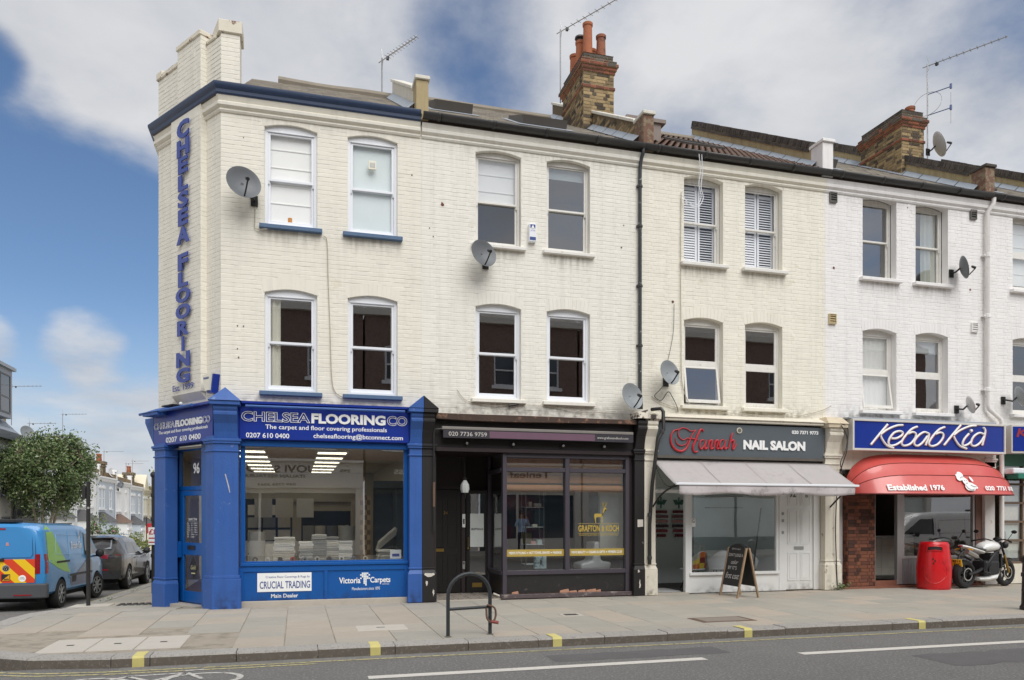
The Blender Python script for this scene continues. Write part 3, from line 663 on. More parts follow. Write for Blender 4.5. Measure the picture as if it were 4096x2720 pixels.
def chimney(house, x0, x1, y0, y1, z0, zt, pots, seed=3, bands=True):
    m = MB(); m.box(x0, x1, y0, y1, z0, zt-.45); c = m.build('chimney', M_mort, house)
    out = []
    TF, TL = frame(0, y0, 0), frame(x0, 0, R(-90))
    zc = zt-.45
    lay_bricks(c, TF, 0, x0, x1, z0, zc, STOCK, out, P=.009, seed=seed); lay_bricks(c, TL, R(-90), -y1, -y0, z0, zc, STOCK, out, P=.009, seed=seed+1)
    def band(z, h, o, mats, nm, rows=1):
        b = MB(); b.box(x0-o+.008, x1+o-.008, y0-o+.008, y1+o-.008, z, z+h); q = b.build(nm, M_mort, c)
        lay_bricks(q, frame(0, y0-o+.008, 0), 0, x0-o, x1+o, z, z+h, mats, out2, P=.009, ch=h/rows, seed=seed+int(z*100)); lay_bricks(q, frame(x0-o+.008, 0, R(-90)), R(-90), -y1-o, -y0+o, z, z+h, mats, out2, P=.009, ch=h/rows, seed=seed+2)
    out2 = []
    # three levels only: corbel courses are laid as bricks of the chimney itself
    def cb(z, h, o, mats, rows):
        b = MB(); b.box(x0-o+.008, x1+o-.008, y0-o+.008, y1+o-.008, z, z+h); b.build('corbel_course', M_mort, c)
        lay_bricks(c, frame(0, y0-o+.008, 0), 0, x0-o, x1+o, z, z+h, mats, out, P=.009, ch=h/rows, seed=seed+int(z*10)); lay_bricks(c, frame(x0-o+.008, 0, R(-90)), R(-90), -y1-o, -y0+o, z, z+h, mats, out, P=.009, ch=h/rows, seed=seed+int(z*10)+1)
    cb(zc, .075, .03, REDB, 1); cb(zc+.075, .075, .06, REDB, 1); cb(zc+.15, .075, .095, REDB+[M_soot], 1); cb(zc+.225, .075, .06, [M_soot, REDB[1]], 1); cb(zc+.30, .15, -.01, [M_soot], 2)
    cb(zt-.82, .07, .03, REDB, 1)
    place_bricks(out, 290)
    f = MB(); f.add([(x0-.0,y0-.0,zt),(x1,y0,zt),(x1,y1,zt),(x0,y1,zt),(x0+.18,y0+.18,zt+.09),(x1-.18,y0+.18,zt+.09),(x1-.18,y1-.18,zt+.09),(x0+.18,y1-.18,zt+.09)], [(4,5,6,7),(0,1,5,4),(1,2,6,5),(2,3,7,6),(3,0,4,7)]); f.build('flaunching', M_rend, c)
    for (px, py, h, r_, m_, cowl) in pots:
        p = MB(); zb = zt+.02
        p.lathe([(r_*.98, zb), (r_, zb+h*.1), (r_*.9, zb+h-.08), (r_*1.05, zb+h-.07), (r_*1.08, zb+h-.01), (r_*.98, zb+h), (r_*.82, zb+h), (r_*.8, zb+h-.15), (0, zb+h-.15)], Matrix.Translation((px, py, 0)), 18)
        p.build('chimney_pot', m_, c, smooth=40)
        if cowl:
            q = MB(); q.lathe([(r_*.7, zb+h), (r_*.7, zb+h+.06), (r_*1.2, zb+h+.07), (r_*1.15, zb+h+.11), (r_*.5, zb+h+.14), (0, zb+h+.15)], Matrix.Translation((px, py, 0)), 14); q.build('cowl', mat('cowl_metal', '#5c5a58', rough=.5, metal=.7), c, smooth=40)
    return c
M_pot = mat('terracotta', '#aa6849', rough=.85, var=.18, scale=6, c2='#7b4f3c', c2at=.66, c2scale=5)
M_potb = mat('old_terracotta', '#96604a', rough=.9, var=.2, scale=6, c2='#4f4038', c2at=.6, c2scale=5)
PAINT = {1: mat('cream_paint', '#ece7d9', rough=.75, var=.05, scale=1.6, streak=.08, bump=.12, bscale=170, island=.02, c2='#d8cfb8', c2at=.70, c2w=.06, c2scale=2.2),
         2: mat('pale_cream_paint', '#eeeadf', rough=.75, var=.06, scale=1.6, streak=.10, bump=.12, bscale=170, island=.02, c2='#dad2c1', c2at=.68, c2w=.07, c2scale=2.6),
         3: mat('ivory_paint', '#efeadb', rough=.75, var=.06, scale=1.6, streak=.09, bump=.12, bscale=170, island=.025, c2='#d6cfb6', c2at=.69, c2w=.06, c2scale=2.4),
         4: mat('white_paint', '#f1eeeb', rough=.75, var=.06, scale=1.6, streak=.10, bump=.12, bscale=170, island=.02, c2='#dcd6d1', c2at=.70, c2w=.07, c2scale=2.6)}
M_navy = mat('navy_gutter_paint', '#33435f', rough=.45, var=.12, scale=6, c2='#5b6470', c2at=.7, c2scale=7)
M_blk = mat('black_plastic', '#2b2a29', rough=.45, var=.12, scale=6)
M_gut = mat('grey_black_gutter', '#3c3b3a', rough=.5, var=.15, scale=4)
M_bsill = mat('blue_grey_sill', '#566f8e', rough=.65, var=.12, scale=10, c2='#3f5066', c2at=.66, c2scale=14)
M_soff = mat('dirty_soffit', '#5b5148', rough=.9, var=.3, scale=5)
I = Matrix()
# plan of the corner: long front, chamfer of 2.25 m at 125 degrees, then the side street
CB = Vector((-1.27, 0)); CD = Vector((math.cos(R(125)), math.sin(R(125)))); CL = CB + CD*2.25
TC = frame(CL.x, CL.y, R(-55))
def op4(x, z, dz=0): return (x, x+.9, z+dz, z+dz+(1.74 if z < 5 else 1.73), .075)
def ops_for(x0, xg, dz): return [op4(x0, 6.72, dz), op4(x0+xg, 6.72, dz), op4(x0, 3.79, dz), op4(x0+xg, 3.79, dz)]
CORN = [(0,8.60),(.025,8.60),(.045,8.63),(.03,8.665),(.05,8.675),(.085,8.70),(.09,8.75),(.06,8.775),(.07,8.79),(.1,8.86),(0,8.86)]
# ------------------------------------------------ corner house
h1 = thing('corner_house', 'cream painted brick corner building with chamfered corner above the blue shop', 'building', (.4, 1, 0))
op = ops_for(-.55, 1.435, 0)
w = MB(); wall_open(w, -1.27, 2.23, 3.0, 8.86, op, .09)
w.T = TC; w.add([(0,0,2.9),(2.25,0,2.9),(2.25,0,8.9),(0,0,8.9)], [(0,1,2,3)]); w.box(.71, 1.77, -.11, .05, 3.79, 8.9); w.prism([(0, 3.66), (-.11, 3.79), (0, 3.79)], 'x', .73, 1.75)
w.T = None; w.add([(CL.x,CL.y,-1),(CL.x,12,-1),(CL.x,12,8.9),(CL.x,CL.y,8.9)], [(0,1,2,3)])
wall1 = w.build('wall', PAINT[1], h1)
c = []
lay_bricks(wall1, I, 0, -1.27, 2.23, 3.55, 8.60, [PAINT[1]], c, [hole_fn(o) for o in op], seed=11)
lay_bricks(wall1, TC, R(-55), 0, .71, 3.55, 8.60, [PAINT[1]], c, seed=12); lay_bricks(wall1, TC, R(-55), 1.77, 2.25, 3.55, 8.60, [PAINT[1]], c, seed=13)
lay_bricks(wall1, TC, R(-55), .71, 1.77, 3.79, 8.75, [PAINT[1]], c, seed=14, dd=-.11)
TR = TC @ frame(1.77, 0, R(90)); lay_bricks(wall1, TR, R(35), -.11, 0, 3.79, 8.75, [PAINT[1]], c, seed=15)
place_bricks(c)
for o in op: voussoirs(wall1, I, o, PAINT[1], 0)
bs = (M_bsill, .10, .085)
window(h1, I, op[0], .075, 'upvc', .52, content=[('blind', 0)], sill=bs, gl=G_cl); window(h1, I, op[1], .075, 'upvc', .52, content=[('film', 0, .97)], sill=bs, gl=G_cl)
window(h1, I, op[2], .075, 'upvc', .5, content=[('curtain', 0, .27)], sill=bs); window(h1, I, op[3], .075, 'upvc', .5, content=[('curtain', .93, 1)], sill=bs)
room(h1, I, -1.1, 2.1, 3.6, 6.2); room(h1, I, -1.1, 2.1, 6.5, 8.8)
k = MB(); path = [(CL.x, 12), tuple(CL), tuple(CB), (2.2, 0)]
sweep(k, path, CORN); k.build('cornice', PAINT[1], h1, smooth=30)
k = MB(); sweep(k, path, [(0,8.861),(.11,8.861),(.13,8.885),(.135,8.935),(.165,8.965),(.185,9.005),(.185,9.045),(.17,9.05),(.16,9.03),(.1,9.0),(0,9.0)]); k.build('gutter', M_navy, h1, smooth=30)
k = MB(); sweep(k, path[1:3], [(.005,8.845),(.105,8.845),(.105,8.859),(.005,8.859)]); k.build('soffit', M_soff, h1)
# stack that carries the chamfer wall up through the eaves
st = MB(TC); st.box(.0, 1.95, .001, .5, 8.9, 9.93); st.box(.95, 1.77, -.11, .3, 8.9, 10.08)
st.T = None; e0 = CB; st.prism([(-1.27,0),(-.96,0),(-.96,.4),(-1.4,.4)], 'z', 8.9, 9.98); stk = st.build('chimney', PAINT[1], h1)
c = []
lay_bricks(stk, TC, R(-55), 0, .95, 9.05, 9.93, [PAINT[1]], c, seed=21); lay_bricks(stk, TC, R(-55), 1.77, 2.25, 9.05, 9.93, [PAINT[1]], c, seed=22); lay_bricks(stk, TC, R(-55), .95, 1.77, 9.05, 10.08, [PAINT[1]], c, seed=23, dd=-.11)
lay_bricks(stk, TC @ frame(1.77, 0, R(90)), R(35), -.11, 0, 9.05, 10.08, [PAINT[1]], c, seed=24); lay_bricks(stk, I, 0, -1.27, -.96, 9.05, 9.98, [PAINT[1]], c, seed=25)
place_bricks(c, 160)
M_cop = mat('worn_painted_coping', '#e2dac8', rough=.85, var=.1, scale=5, c2='#7a5240', c2at=.6, c2w=.03, c2scale=6)
k = MB(TC); k.box(.93, 1.79, -.14, .33, 10.08, 10.17); k.box(1.79, 2.10, -.03, .35, 9.93, 9.99); k.box(.2, .93, -.03, .53, 9.93, 10.02); k.box(-.03, .2, -.04, .53, 9.93, 10.07)
k.T = None; k.prism([(-1.31,-.04),(-.92,-.04),(-.92,.43),(-1.45,.43)], 'z', 9.98, 10.2); k.build('coping', M_cop, stk, bevel=.012)
k = MB(TC); k.lathe([(.1,10.1),(.1,10.24),(.06,10.26),(0,10.26)], Matrix.Translation((1.3,.15,0)), 14); k.build('chimney_pot', M_potb, stk, smooth=40)
k = MB(TC); k.lathe([(.1,10.0),(.1,10.2),(.06,10.22),(0,10.22)], Matrix.Translation((.6,.3,0)), 14); k.build('chimney_pot', M_potb, stk, smooth=40)
rf = MB(); rf.add([(-1.2,-.15,zroof(-.15)),(2.23,-.15,zroof(-.15)),(2.23,3.6,zroof(3.6)),(0.2,3.6,zroof(3.6)),(-2.5,3,9.0),(.2,9,9.0),(2.23,8,9.0)], [(0,1,2,3),(0,3,4),(3,2,6,5),(3,5,4)]); roof1 = rf.build('roof', M_slate[0], h1)
slates(roof1, -.95, 2.1, -.17, 3.5, M_slate)
k = MB(); k.tube(spline([(-.4,3.6,zroof(3.6)+.05),(.6,3.6,zroof(3.6)+.02),(1.5,3.6,zroof(3.6)+.04),(2.2,3.6,zroof(3.6)+.03)]), .11, 8); k.build('ridge', M_ridge, roof1)
party_wall(h1, 2.23, .22, 0, M_rendw, M_rend, M_rendw, cop='slab', y1=3.6)
# ------------------------------------------------ the plain terrace houses
def terrace(name, label, x0, x1, wx, dz, pm, rv, gut=True):
    h = thing(name, label, 'building', ((x0+x1)/2, 1, 0), 'painted brick terrace houses')
    op = ops_for(wx, 1.42, dz); w = MB(); wall_open(w, x0, x1, 3.0, 8.86, op, rv)
    wl_ = w.build('wall', pm, h); c = []
    lay_bricks(wl_, I, 0, x0, x1, 3.62, 8.60, [pm], c, [hole_fn(o) for o in op], seed=int(x0*10)+3); place_bricks(c)
    for o in op: voussoirs(wl_, I, o, pm, 0)
    k = MB(); sweep(k, [(x0, 0), (x1, 0)], CORN); k.build('cornice', pm, h, smooth=30)
    k = MB(); k.box(x0, x1, -.06, .1, 8.861, 8.97); k.build('fascia_board', M_soff, h)
    k = MB(); n = 10; k.grid(lambda u, v: (x0+(x1-x0)*u, -.145-.085*math.cos(math.pi*(v)), 9.0-.085*math.sin(math.pi*v)), 1, 10); 
    gt = k.build('gutter', M_gut, h, smooth=50)
    md = gt.modifiers.new('thick', 'SOLIDIFY'); md.thickness = .012
    k = MB(); x = x0+.3
    while x < x1: k.grid(lambda u, v: (x-.03+.06*u, -.145-.098*math.cos(math.pi*v), 9.002-.098*math.sin(math.pi*v)), 1, 10); x += 1.05
    o_ = k.build('gutter_joint', M_gut, h, smooth=50); md = o_.modifiers.new('thick', 'SOLIDIFY'); md.thickness = .012
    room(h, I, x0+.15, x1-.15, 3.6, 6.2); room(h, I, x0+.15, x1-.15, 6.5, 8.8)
    return h, op
h2, op = terrace('terraced_house', 'pale cream house above the black shop, between corner building and downpipe', 2.23, 6.68, 3.26, .03, PAINT[2], .10)
ws = (M_sash, .09, .075); ps = (PAINT[2], .09, .085)
window(h2, I, op[0], .12, 'timber', .52, content=[('blind', .5)], gl=glass('half_sky_pane', .2, tint=(.95,.96,.97)), sill=ws); window(h2, I, op[1], .12, 'timber', .52, gl=G_sky, content=[('film', .86, .99)], sill=ws)
window(h2, I, op[2], .10, 'upvc', .5, sill=ps); window(h2, I, op[3], .10, 'upvc', .5, sill=ps)
rf2 = roof_base(h2, 2.36, 6.55, .0); slates(rf2, 2.38, 6.5, -.16, 5.3, M_slate)
skylight(rf2, 2.75, 3.55, 1.6, 2.7, op=.12); skylight(rf2, 4.45, 5.4, .9, 2.0, op=.1)
party_wall(h2, 6.80, .22, 0, STOCK[1], M_pier, M_rendw, brick_face=True, cop='slab')
chimney(h2, 6.45, 7.22, 2.64, 4.05, 9.9, 12.45, [(6.68,2.95,.86,.115,M_pot,False), (7.02,2.95,.62,.115,M_potb,False), (6.62,3.30,.62,.11,M_pot,True), (6.95,3.35,.5,.11,M_pot,False), (6.64,3.75,.55,.115,M_pot,False)])
h3, op = terrace('terraced_house', 'ivory house with white louvred shutters above the nail salon', 6.68, 11.03, 7.64, .07, PAINT[3], .14)
ps = (PAINT[3], .10, .085); ws = (M_sash, .11, .08)
window(h3, I, op[0], .16, 'timber', .5, content=[('shutter', 38, 62)], sill=ws, gl=G_cl); window(h3, I, op[1], .16, 'timber', .5, content=[('shutter', 45, 62)], sill=ws, gl=G_cl)
window(h3, I, op[2], .14, 'casement', .5, opened=True, sill=ps); window(h3, I, op[3], .14, 'casement', .5, sill=ps)
rf3 = roof_base(h3, 6.95, 10.9, .0)
M_tile = mat('brown_concrete_tile', '#725c50', rough=.9, var=.16, scale=8, island=.12, c2='#5d4a41', c2at=.6, c2scale=6)
tl = MB(); y = -.17
while y < 5.2:
    x = 6.95
    while x < 10.85:
        def ft(u, v, x=x, y=y):
            yy = y+.36*v; return (x+.29*u, yy, zroof(yy)+.05*(1-v)+.012+.022*max(0, math.sin(u*math.pi*4)) )
        tl.grid(ft, 8, 1); x += .3
    y += .27
tl.build('roof_tiles', M_tile, rf3, kind='stuff')
skylight(rf3, 8.6, 9.6, 1.7, 2.9); 
k = MB(); k.box(6.95, 7.9, 1.3, 2.8, 10.3, 10.38); k.prism([(1.35,9.9),(2.8,10.5),(2.8,10.3),(1.35,10.3)], 'x', 7.0, 7.8); k.build('dormer_eave', mat('dormer_soffit', '#8c8078', rough=.8), rf3)
party_wall(h3, 11.03, .26, .0, M_rend, PAINT[4], PAINT[4])
h4, op = terrace('terraced_house', 'bright white house above the blue and red takeaway', 11.03, 15.43, 12.0, .13, PAINT[4], .17)
ps = (PAINT[4], .11, .085)
window(h4, I, op[0], .2, 'timber', .5, gl=G_sky, sill=ps); window(h4, I, op[1], .2, 'timber', .5, content=[('curtain', .45, .95)], gl=G_sky, sill=ps)
window(h4, I, op[2], .17, 'casement', .5, content=[('net',)], opened=True, sill=ps); window(h4, I, op[3], .17, 'casement', .5, gl=G_sky, content=[('blind', .8)], sill=ps)
rf4 = roof_base(h4, 11.16, 15.3, .0); slates(rf4, 11.18, 15.25, -.16, 5.3, M_slate)
skylight(rf4, 11.35, 12.0, .9, 1.7, op=.12)
party_wall(h4, 15.43, .26, .0, M_rend, M_pier, M_soot)
chimney(h4, 15.2, 15.9, 2.34, 3.85, 9.9, 12.2, [(15.7,2.6,.22,.12,M_potb,False)], seed=31)
h5, op = terrace('terraced_house', 'white house cut off by the right picture edge beyond the white downpipe', 15.43, 19.8, 16.2, .19, PAINT[4], .14)
window(h5, I, op[0], .15, 'casement', .5, content=[('blind', .1)], sill=ps); window(h5, I, op[2], .15, 'casement', .5, sill=ps); window(h5, I, op[1], .15, 'casement', .5, sill=ps); window(h5, I, op[3], .15, 'casement', .5, sill=ps)
rf5 = roof_base(h5, 15.56, 19.7, .0); slates(rf5, 15.58, 19.6, -.16, 5.3, M_slate)
skylight(rf5, 15.9, 16.7, .9, 1.8)
party_wall(h5, 19.8, .26, .0, M_rend, M_pier, M_soot)
# downpipes
k = MB(); k.tube(spline([(6.66,-.145,8.93),(6.66,-.15,8.85),(6.64,-.09,8.72),(6.63,-.06,8.55)], 4)+[(6.63,-.06,3.9)], .036, 10); dp = k.build('downpipe', mat('flaking_black_pipe', '#3a3d42', rough=.6, var=.15, c2='#d8d4cc', c2at=.66, c2w=.02, c2scale=18), h2, smooth=40)
for z in (8.2, 7.4, 6.2, 5.0):
    k = MB(); k.lathe([(.036,z-.03),(.048,z-.02),(.048,z+.02),(.036,z+.03)], Matrix.Translation((6.63,-.06,0)), 10); k.box(6.57,6.69,-.06,0,z-.02,z+.02); k.build('pipe_collar', M_gut, dp)
k = MB(); k.tube([(15.48,-.15,8.93),(15.46,-.16,8.78),(15.36,-.09,8.6),(15.36,-.09,4.15),(15.40,-.09,4.05),(15.68,-.14,3.83),(15.70,-.16,3.75),(15.70,-.16,.08)], .05, 10); dp = k.build('downpipe', mat('white_pipe_paint', '#e6e1dc', rough=.6, var=.1, c2='#b3a497', c2at=.66, c2scale=7), h4, smooth=40)
for z in (7.6, 6.2, 4.5):
    k = MB(); k.lathe([(.05,z-.05),(.062,z-.04),(.062,z+.04),(.05,z+.05)], Matrix.Translation((15.36,-.09,0)), 10); k.box(15.26,15.46,-.1,-.0,z-.015,z+.015); k.build('pipe_collar', PAINT[4], dp)

# rust spots, old fixing holes and a scrape in the painted walls
for hs, x, z, r_, m_ in ((h1,-.98,4.35,.012,REDB[1]),(h1,-1.0,4.9,.01,M_blk),(h1,-.90,4.9,.01,M_blk),(h1,-1.0,4.5,.009,M_blk),(h1,2.05,7.9,.012,REDB[1]),(h1,-.9,8.2,.008,M_blk),(h2,2.62,7.42,.03,REDB[1]),(h2,2.38,6.95,.01,M_blk),(h2,2.45,6.80,.01,M_blk),(h2,6.25,6.95,.014,REDB[1]),(h2,6.3,7.4,.01,M_blk),(h3,7.38,5.95,.025,REDB[1]),(h4,11.25,6.98,.025,REDB[1]),(h4,14.95,6.80,.022,REDB[1]),(h4,14.9,7.35,.012,M_blk),(h4,13.2,8.5,.01,M_blk)):
    k = MB(); k.prism([(x+r_*(1+.4*math.sin(q*3+x))*math.cos(q), z+r_*(1.3+.3*math.cos(q*2+z))*math.sin(q)) for q in [2*math.pi*i/9 for i in range(9)]], 'y', -.010, -.003); k.build('wall_fixing', m_, hs)
# ---------------------------------------------------------------- shopfronts
M_blue = mat('blue_masonry_paint', '#305ca4', rough=.5, var=.10, scale=2.2, bump=.35, bscale=35, c2='#6f86b4', c2at=.69, c2w=.04, c2scale=7, streak=.14, rvar=.15)
M_bblue = mat('bright_blue_gloss', '#0b559f', rough=.35, var=.05, scale=3)
M_sblue = mat('sign_blue', '#163391', rough=.3, var=.05, scale=2)
M_white = mat('sign_white', '#f4f4f2', rough=.5, var=.0)
M_black = mat('flaking_black_paint', '#1b1818', rough=.55, var=.2, scale=6, c2='#d8d2c8', c2at=.72, c2w=.015, c2scale=5.5, bump=.2, bscale=60)
M_blackp = mat('black_gloss', '#181514', rough=.4, var=.15, scale=5)
M_purp = mat('grey_purple_frame', '#433e46', rough=.5, var=.12, scale=5)
M_dkp = mat('dark_plum_wood', '#2d2124', rough=.5, var=.15, scale=5)
M_cpil = mat('cream_pilaster', '#ddd6c6', rough=.8, var=.08, scale=5, c2='#9d8d75', c2at=.66, c2w=.05, c2scale=6, bump=.3, bscale=40, streak=.15)
M_cement = mat('cement_plinth', '#b5ada1', rough=.95, var=.12, scale=6, bump=.3)
G_shop = glass('shop_glass', .32, tint=(.92,.94,.93)); G_dark = glass('shop_glass_dim', .26, tint=(.8,.82,.8)); G_door = glass('door_glass', .16)
def pilaster(par, T, s0, s1, m, zb=0.0, proj=.20, half=None, back=.12, cap=True, console=True):
    p = MB(T); l, r_ = (half != 'R'), (half != 'L')      # which flanks may project
    def bx(o, z0, z1, dz=0): p.box(s0-(o if l else 0), s1+(o if r_ else 0), -proj-o, back+.001*o, z0, z1)
    bx(0, zb+.60, 2.95); bx(.035, zb, zb+.52)
    p.add([(s0-(.035 if l else 0),-proj-.035,zb+.52),(s1+(.035 if r_ else 0),-proj-.035,zb+.52),(s1+(.035 if r_ else 0),back,zb+.52),(s0-(.035 if l else 0),back,zb+.52),(s0,-proj,zb+.60),(s1,-proj,zb+.60),(s1,back,zb+.60),(s0,back,zb+.60)], [(0,1,5,4),(1,2,6,5),(2,3,7,6),(3,0,4,7)])
    bx(.018, zb+.605, zb+.64); bx(.02, 2.68, 2.71); bx(.03, 2.82, 2.86); bx(.045, 2.86, 2.905)
    o = p.build('pilaster', m, par, bevel=.006)
    if not console: return o
    c = MB(T); a, b = s0+(.01 if l else 0), s1-(.01 if r_ else 0)
    c.prism([(back,2.905),(-proj,2.905),(-proj-.02,3.02),(-proj-.06,3.16),(-proj-.13,3.27),(-proj-.15,3.3),(-proj-.15,3.345),(-proj-.13,3.36),(-proj-.16,3.40),(-proj-.16,3.46),(back,3.46)], 'x', a, b)
    if cap:
        c.box(s0-(.04 if l else 0), s1+(.04 if r_ else 0), -proj-.21, back, 3.46, 3.53)
        mid = {None: (s0+s1)/2, 'L': s1, 'R': s0}[half]
        q = [(s0-(.05 if l else 0), 3.53), (s1+(.05 if r_ else 0), 3.53), (mid, 3.76)] if half is None else ([(s0-.05,3.53),(s1,3.53),(s1,3.76)] if half == 'L' else [(s0,3.53),(s1+.05,3.53),(s0,3.76)])
        c.prism(q, 'y', -proj-.22, back)
    c.build('console', m, par, bevel=.006)
    return o
def fr_box(mb, x0, x1, z0, z1, w, y0, y1, bot=None):
    mb.box(x0, x0+w, y0, y1, z0, z1); mb.box(x1-w, x1, y0, y1, z0, z1); mb.box(x0+w, x1-w, y0, y1, z1-w, z1); mb.box(x0+w, x1-w, y0, y1, z0, z0+(bot or w)); return mb
def pane(par, x0, x1, z0, z1, y, g, T=None, name='pane'):
    return MB(T).add([(x0,y,z0),(x1,y,z0),(x1,y,z1),(x0,y,z1)], [(0,1,2,3)]).build(name, g, par)
def shell(par, x0, x1, y0, y1, z0, z1, mw, mf, mc, rear=None):
    MB().add([(x0,y0,z0),(x1,y0,z0),(x1,y1,z0),(x0,y1,z0)], [(0,1,2,3)]).build('shop_floor', mf, par)
    MB().add([(x0,y0,z1),(x1,y0,z1),(x1,y1,z1),(x0,y1,z1)], [(0,1,2,3)]).build('shop_ceiling', mc, par)
    MB().add([(x0,y0,z0),(x0,y1,z0),(x0,y1,z1),(x0,y0,z1),(x1,y1,z0),(x1,y1,z1),(x1,y0,z0),(x1,y0,z1)], [(0,1,2,3),(4,6,7,5)] if rear else [(0,1,2,3),(1,4,5,2),(4,6,7,5)]).build('shop_wall', mw, par)
    if rear: MB().add([(x0,y1,z0),(x1,y1,z0),(x1,y1,z1),(x0,y1,z1)], [(0,1,2,3)]).build('added_sky_panel', rear, par)  # translucent panel added in place of a rear wall to brighten the interior
# ------------------------------------------------ 96, carpet shop
s96 = thing('shopfront', 'blue painted corner shopfront with canted door and wide window', 'shopfront', (.4,0,0))
cp = MB(); poly = [(-.97,-.25),(-1.37,-.25),(-1.52,-.03),(-1.3,.16),(-.97,.1)]
def off(pl, o):
    cx = sum(p[0] for p in pl)/len(pl); cy = sum(p[1] for p in pl)/len(pl); return [(cx+(p[0]-cx)*(1+o*4.2), cy+(p[1]-cy)*(1+o*4.2)) for p in pl]
for o, z0, z1 in ((0,.5,2.95),(.04,-.08,.50),(.02,.50,.56),(.02,2.68,2.71),(.03,2.82,2.86),(.045,2.86,2.905)): cp.prism(off(poly, o), 'z', z0, z1)
cp.build('pilaster', M_blue, s96, bevel=.006)
cp = MB(); cp.prism([(.1,2.905),(-.25,2.905),(-.27,3.02),(-.31,3.16),(-.38,3.27),(-.40,3.3),(-.40,3.345),(-.38,3.36),(-.41,3.40),(-.41,3.46),(.1,3.46)], 'x', -1.36, -.98)
cp.box(-1.42,-.93,-.46,.05,3.46,3.53); cp.add([(-1.44,-.48,3.53),(-.91,-.48,3.53),(-.91,.02,3.53),(-1.44,.02,3.53),(-1.175,-.34,3.77),(-1.175,-.02,3.77)], [(0,1,4),(1,2,5,4),(2,3,5),(3,0,4,5)]); cp.build('console', M_blue, s96, bevel=.006)
pilaster(s96, TC, .08, .50, M_blue, zb=-.22, proj=.12, cap=False, console=False); pilaster(s96, I, 1.98, 2.209, M_blue, half='L')
k = MB(TC); k.box(-.02,.55,-.3,.1,3.46,3.52); k.add([(-.04,-.32,3.52),(.57,-.32,3.52),(.57,.1,3.52),(-.04,.1,3.52),(.1,-.1,3.62),(.45,-.1,3.62),(.45,.1,3.62),(.1,.1,3.62)], [(0,1,5,4),(1,2,6,5),(3,0,4,7),(4,5,6,7)]); k.build('pilaster_cap', M_blue, s96)
k = MB(TC); k.prism([(.0,2.95),(.0,3.46),(-.34,3.46),(-.34,3.38),(-.28,3.30),(-.14,3.12),(-.04,3.0)], 'y', -.10, .12); k.build('side_console', M_blue, s96)   # bracket turned to the side street
k = MB(); fr_box(k, -.95, 1.975, .68, 2.90, .075, -.02, .09, .10); k.box(-.95,1.975,-.09,-.02,2.80,2.90); k.box(-.95,1.975,-.075,-.02,.70,.755); wf = k.build('shop_window', M_bblue, s96, bevel=.005)
pane(wf, -.875, 1.90, .78, 2.825, .03, G_shop)
k = MB(); k.box(-.97,1.975,-.03,.06,.09,.68); k.box(-.97,1.975,-.05,-.03,.60,.695); k.box(.47,.53,-.06,-.03,.09,.60); k.box(-.97,-.9,-.055,-.03,.09,.6); k.box(1.91,1.975,-.055,-.03,.09,.6); k.build('stall_riser', M_bblue, s96, bevel=.004)
k = MB(); k.box(-.96,1.97,-.08,.06,-.1,.088); k.build('plinth', M_cement, s96, bevel=.01)
k = MB(); k.box(-.98,1.99,-.16,.1,2.905,3.52); k.box(-.97,1.985,-.26,.1,3.52,3.56); k.build('fascia', M_sblue, s96)
k = MB(TC); k.box(.0,2.18,-.09,.2,2.90,3.52); k.box(-.05,2.2,-.2,.1,3.52,3.56); k.build('fascia', M_sblue, s96)
# door in the chamfer, set back
zd = -.06
k = MB(TC); fr_box(k, .30, 1.40, zd, 2.88, .07, .22, .30, .03); k.box(.37,1.33,.215,.29,2.06,2.14); k.box(.1,.30,.0,.26,zd,2.9); k.box(1.40,1.75,.1,.3,zd,2.9); df = k.build('door_frame', M_bblue, s96, bevel=.004)
k = MB(TC); k.box(.505,.575,.19,.24,zd+.03,2.05); k.box(1.25,1.32,.19,.24,zd+.03,2.05); k.box(.575,1.25,.19,.24,1.96,2.05); k.box(.575,1.25,.19,.24,zd+.03,.17); k.box(.575,1.25,.19,.24,.85,1.08); k.box(.40,.505,.2,.26,zd+.03,2.05); dr = k.build('door', M_bblue, s96, bevel=.004)
pane(dr, .575, 1.25, .17, .85, .215, G_door, TC); pane(dr, .575, 1.25, 1.08, 1.96, .215, G_door, TC); pane(s96, .38, 1.33, 2.14, 2.81, .25, G_door, TC, 'fanlight_pane')
k = MB(TC); k.box(.75,1.02,.178,.19,.95,1.03); k.build('letter_box', mat('letter_box_dark', '#3b3836', rough=.4, metal=.6), dr)
k = MB(TC); k.box(.48,.54,.12,.18,.8,1.1); k.build('handle', M_bblue, dr)
k = MB(TC); k.text('96', .84, 1.07, 2.37, 2.58, .248, ext=.002, bold=.03); k.build('door_number', M_white, s96)
k = MB(TC); k.text('Opening Times', .72, 1.04, 1.50, 1.545, .213, ext=.001, bold=.02); k.box(.72,1.04,.211,.2125,1.485,1.49)
for i, (a, b) in enumerate((('Mon','7am - 4.30pm'),('Tues','7am - 4.30pm'),('Weds','7am - 4.30pm'),('Thurs','7am - 4.30pm'),('Fri','7am - 4.00pm'),('Sat','9.30am - 1pm'),('Sun','CLOSED'))):
    z = 1.43-i*.042; k.text(a, .68, .68+.022*len(a), z, z+.03, .213, ext=.001); k.text(b, .82, .82+.0195*len(b), z, z+.03, .213, ext=.001)
k.build('opening_hours', M_white, dr)
k = MB(TC); k.prism([(.92,.42),(1.08,.62),(.92,.82),(.76,.62)], 'y', .205, .213); k.build('sticker', mat('sticker_black', '#2c2a2a', rough=.5), dr); k = MB(TC); k.text('Gold', .83, 1.01, .58, .66, .205, ext=.001, shear=.3); k.box(.85,.99,.203,.2045,.50,.52); k.build('sticker_lettering', mat('sticker_gold', '#d8cf9a', rough=.5), dr)
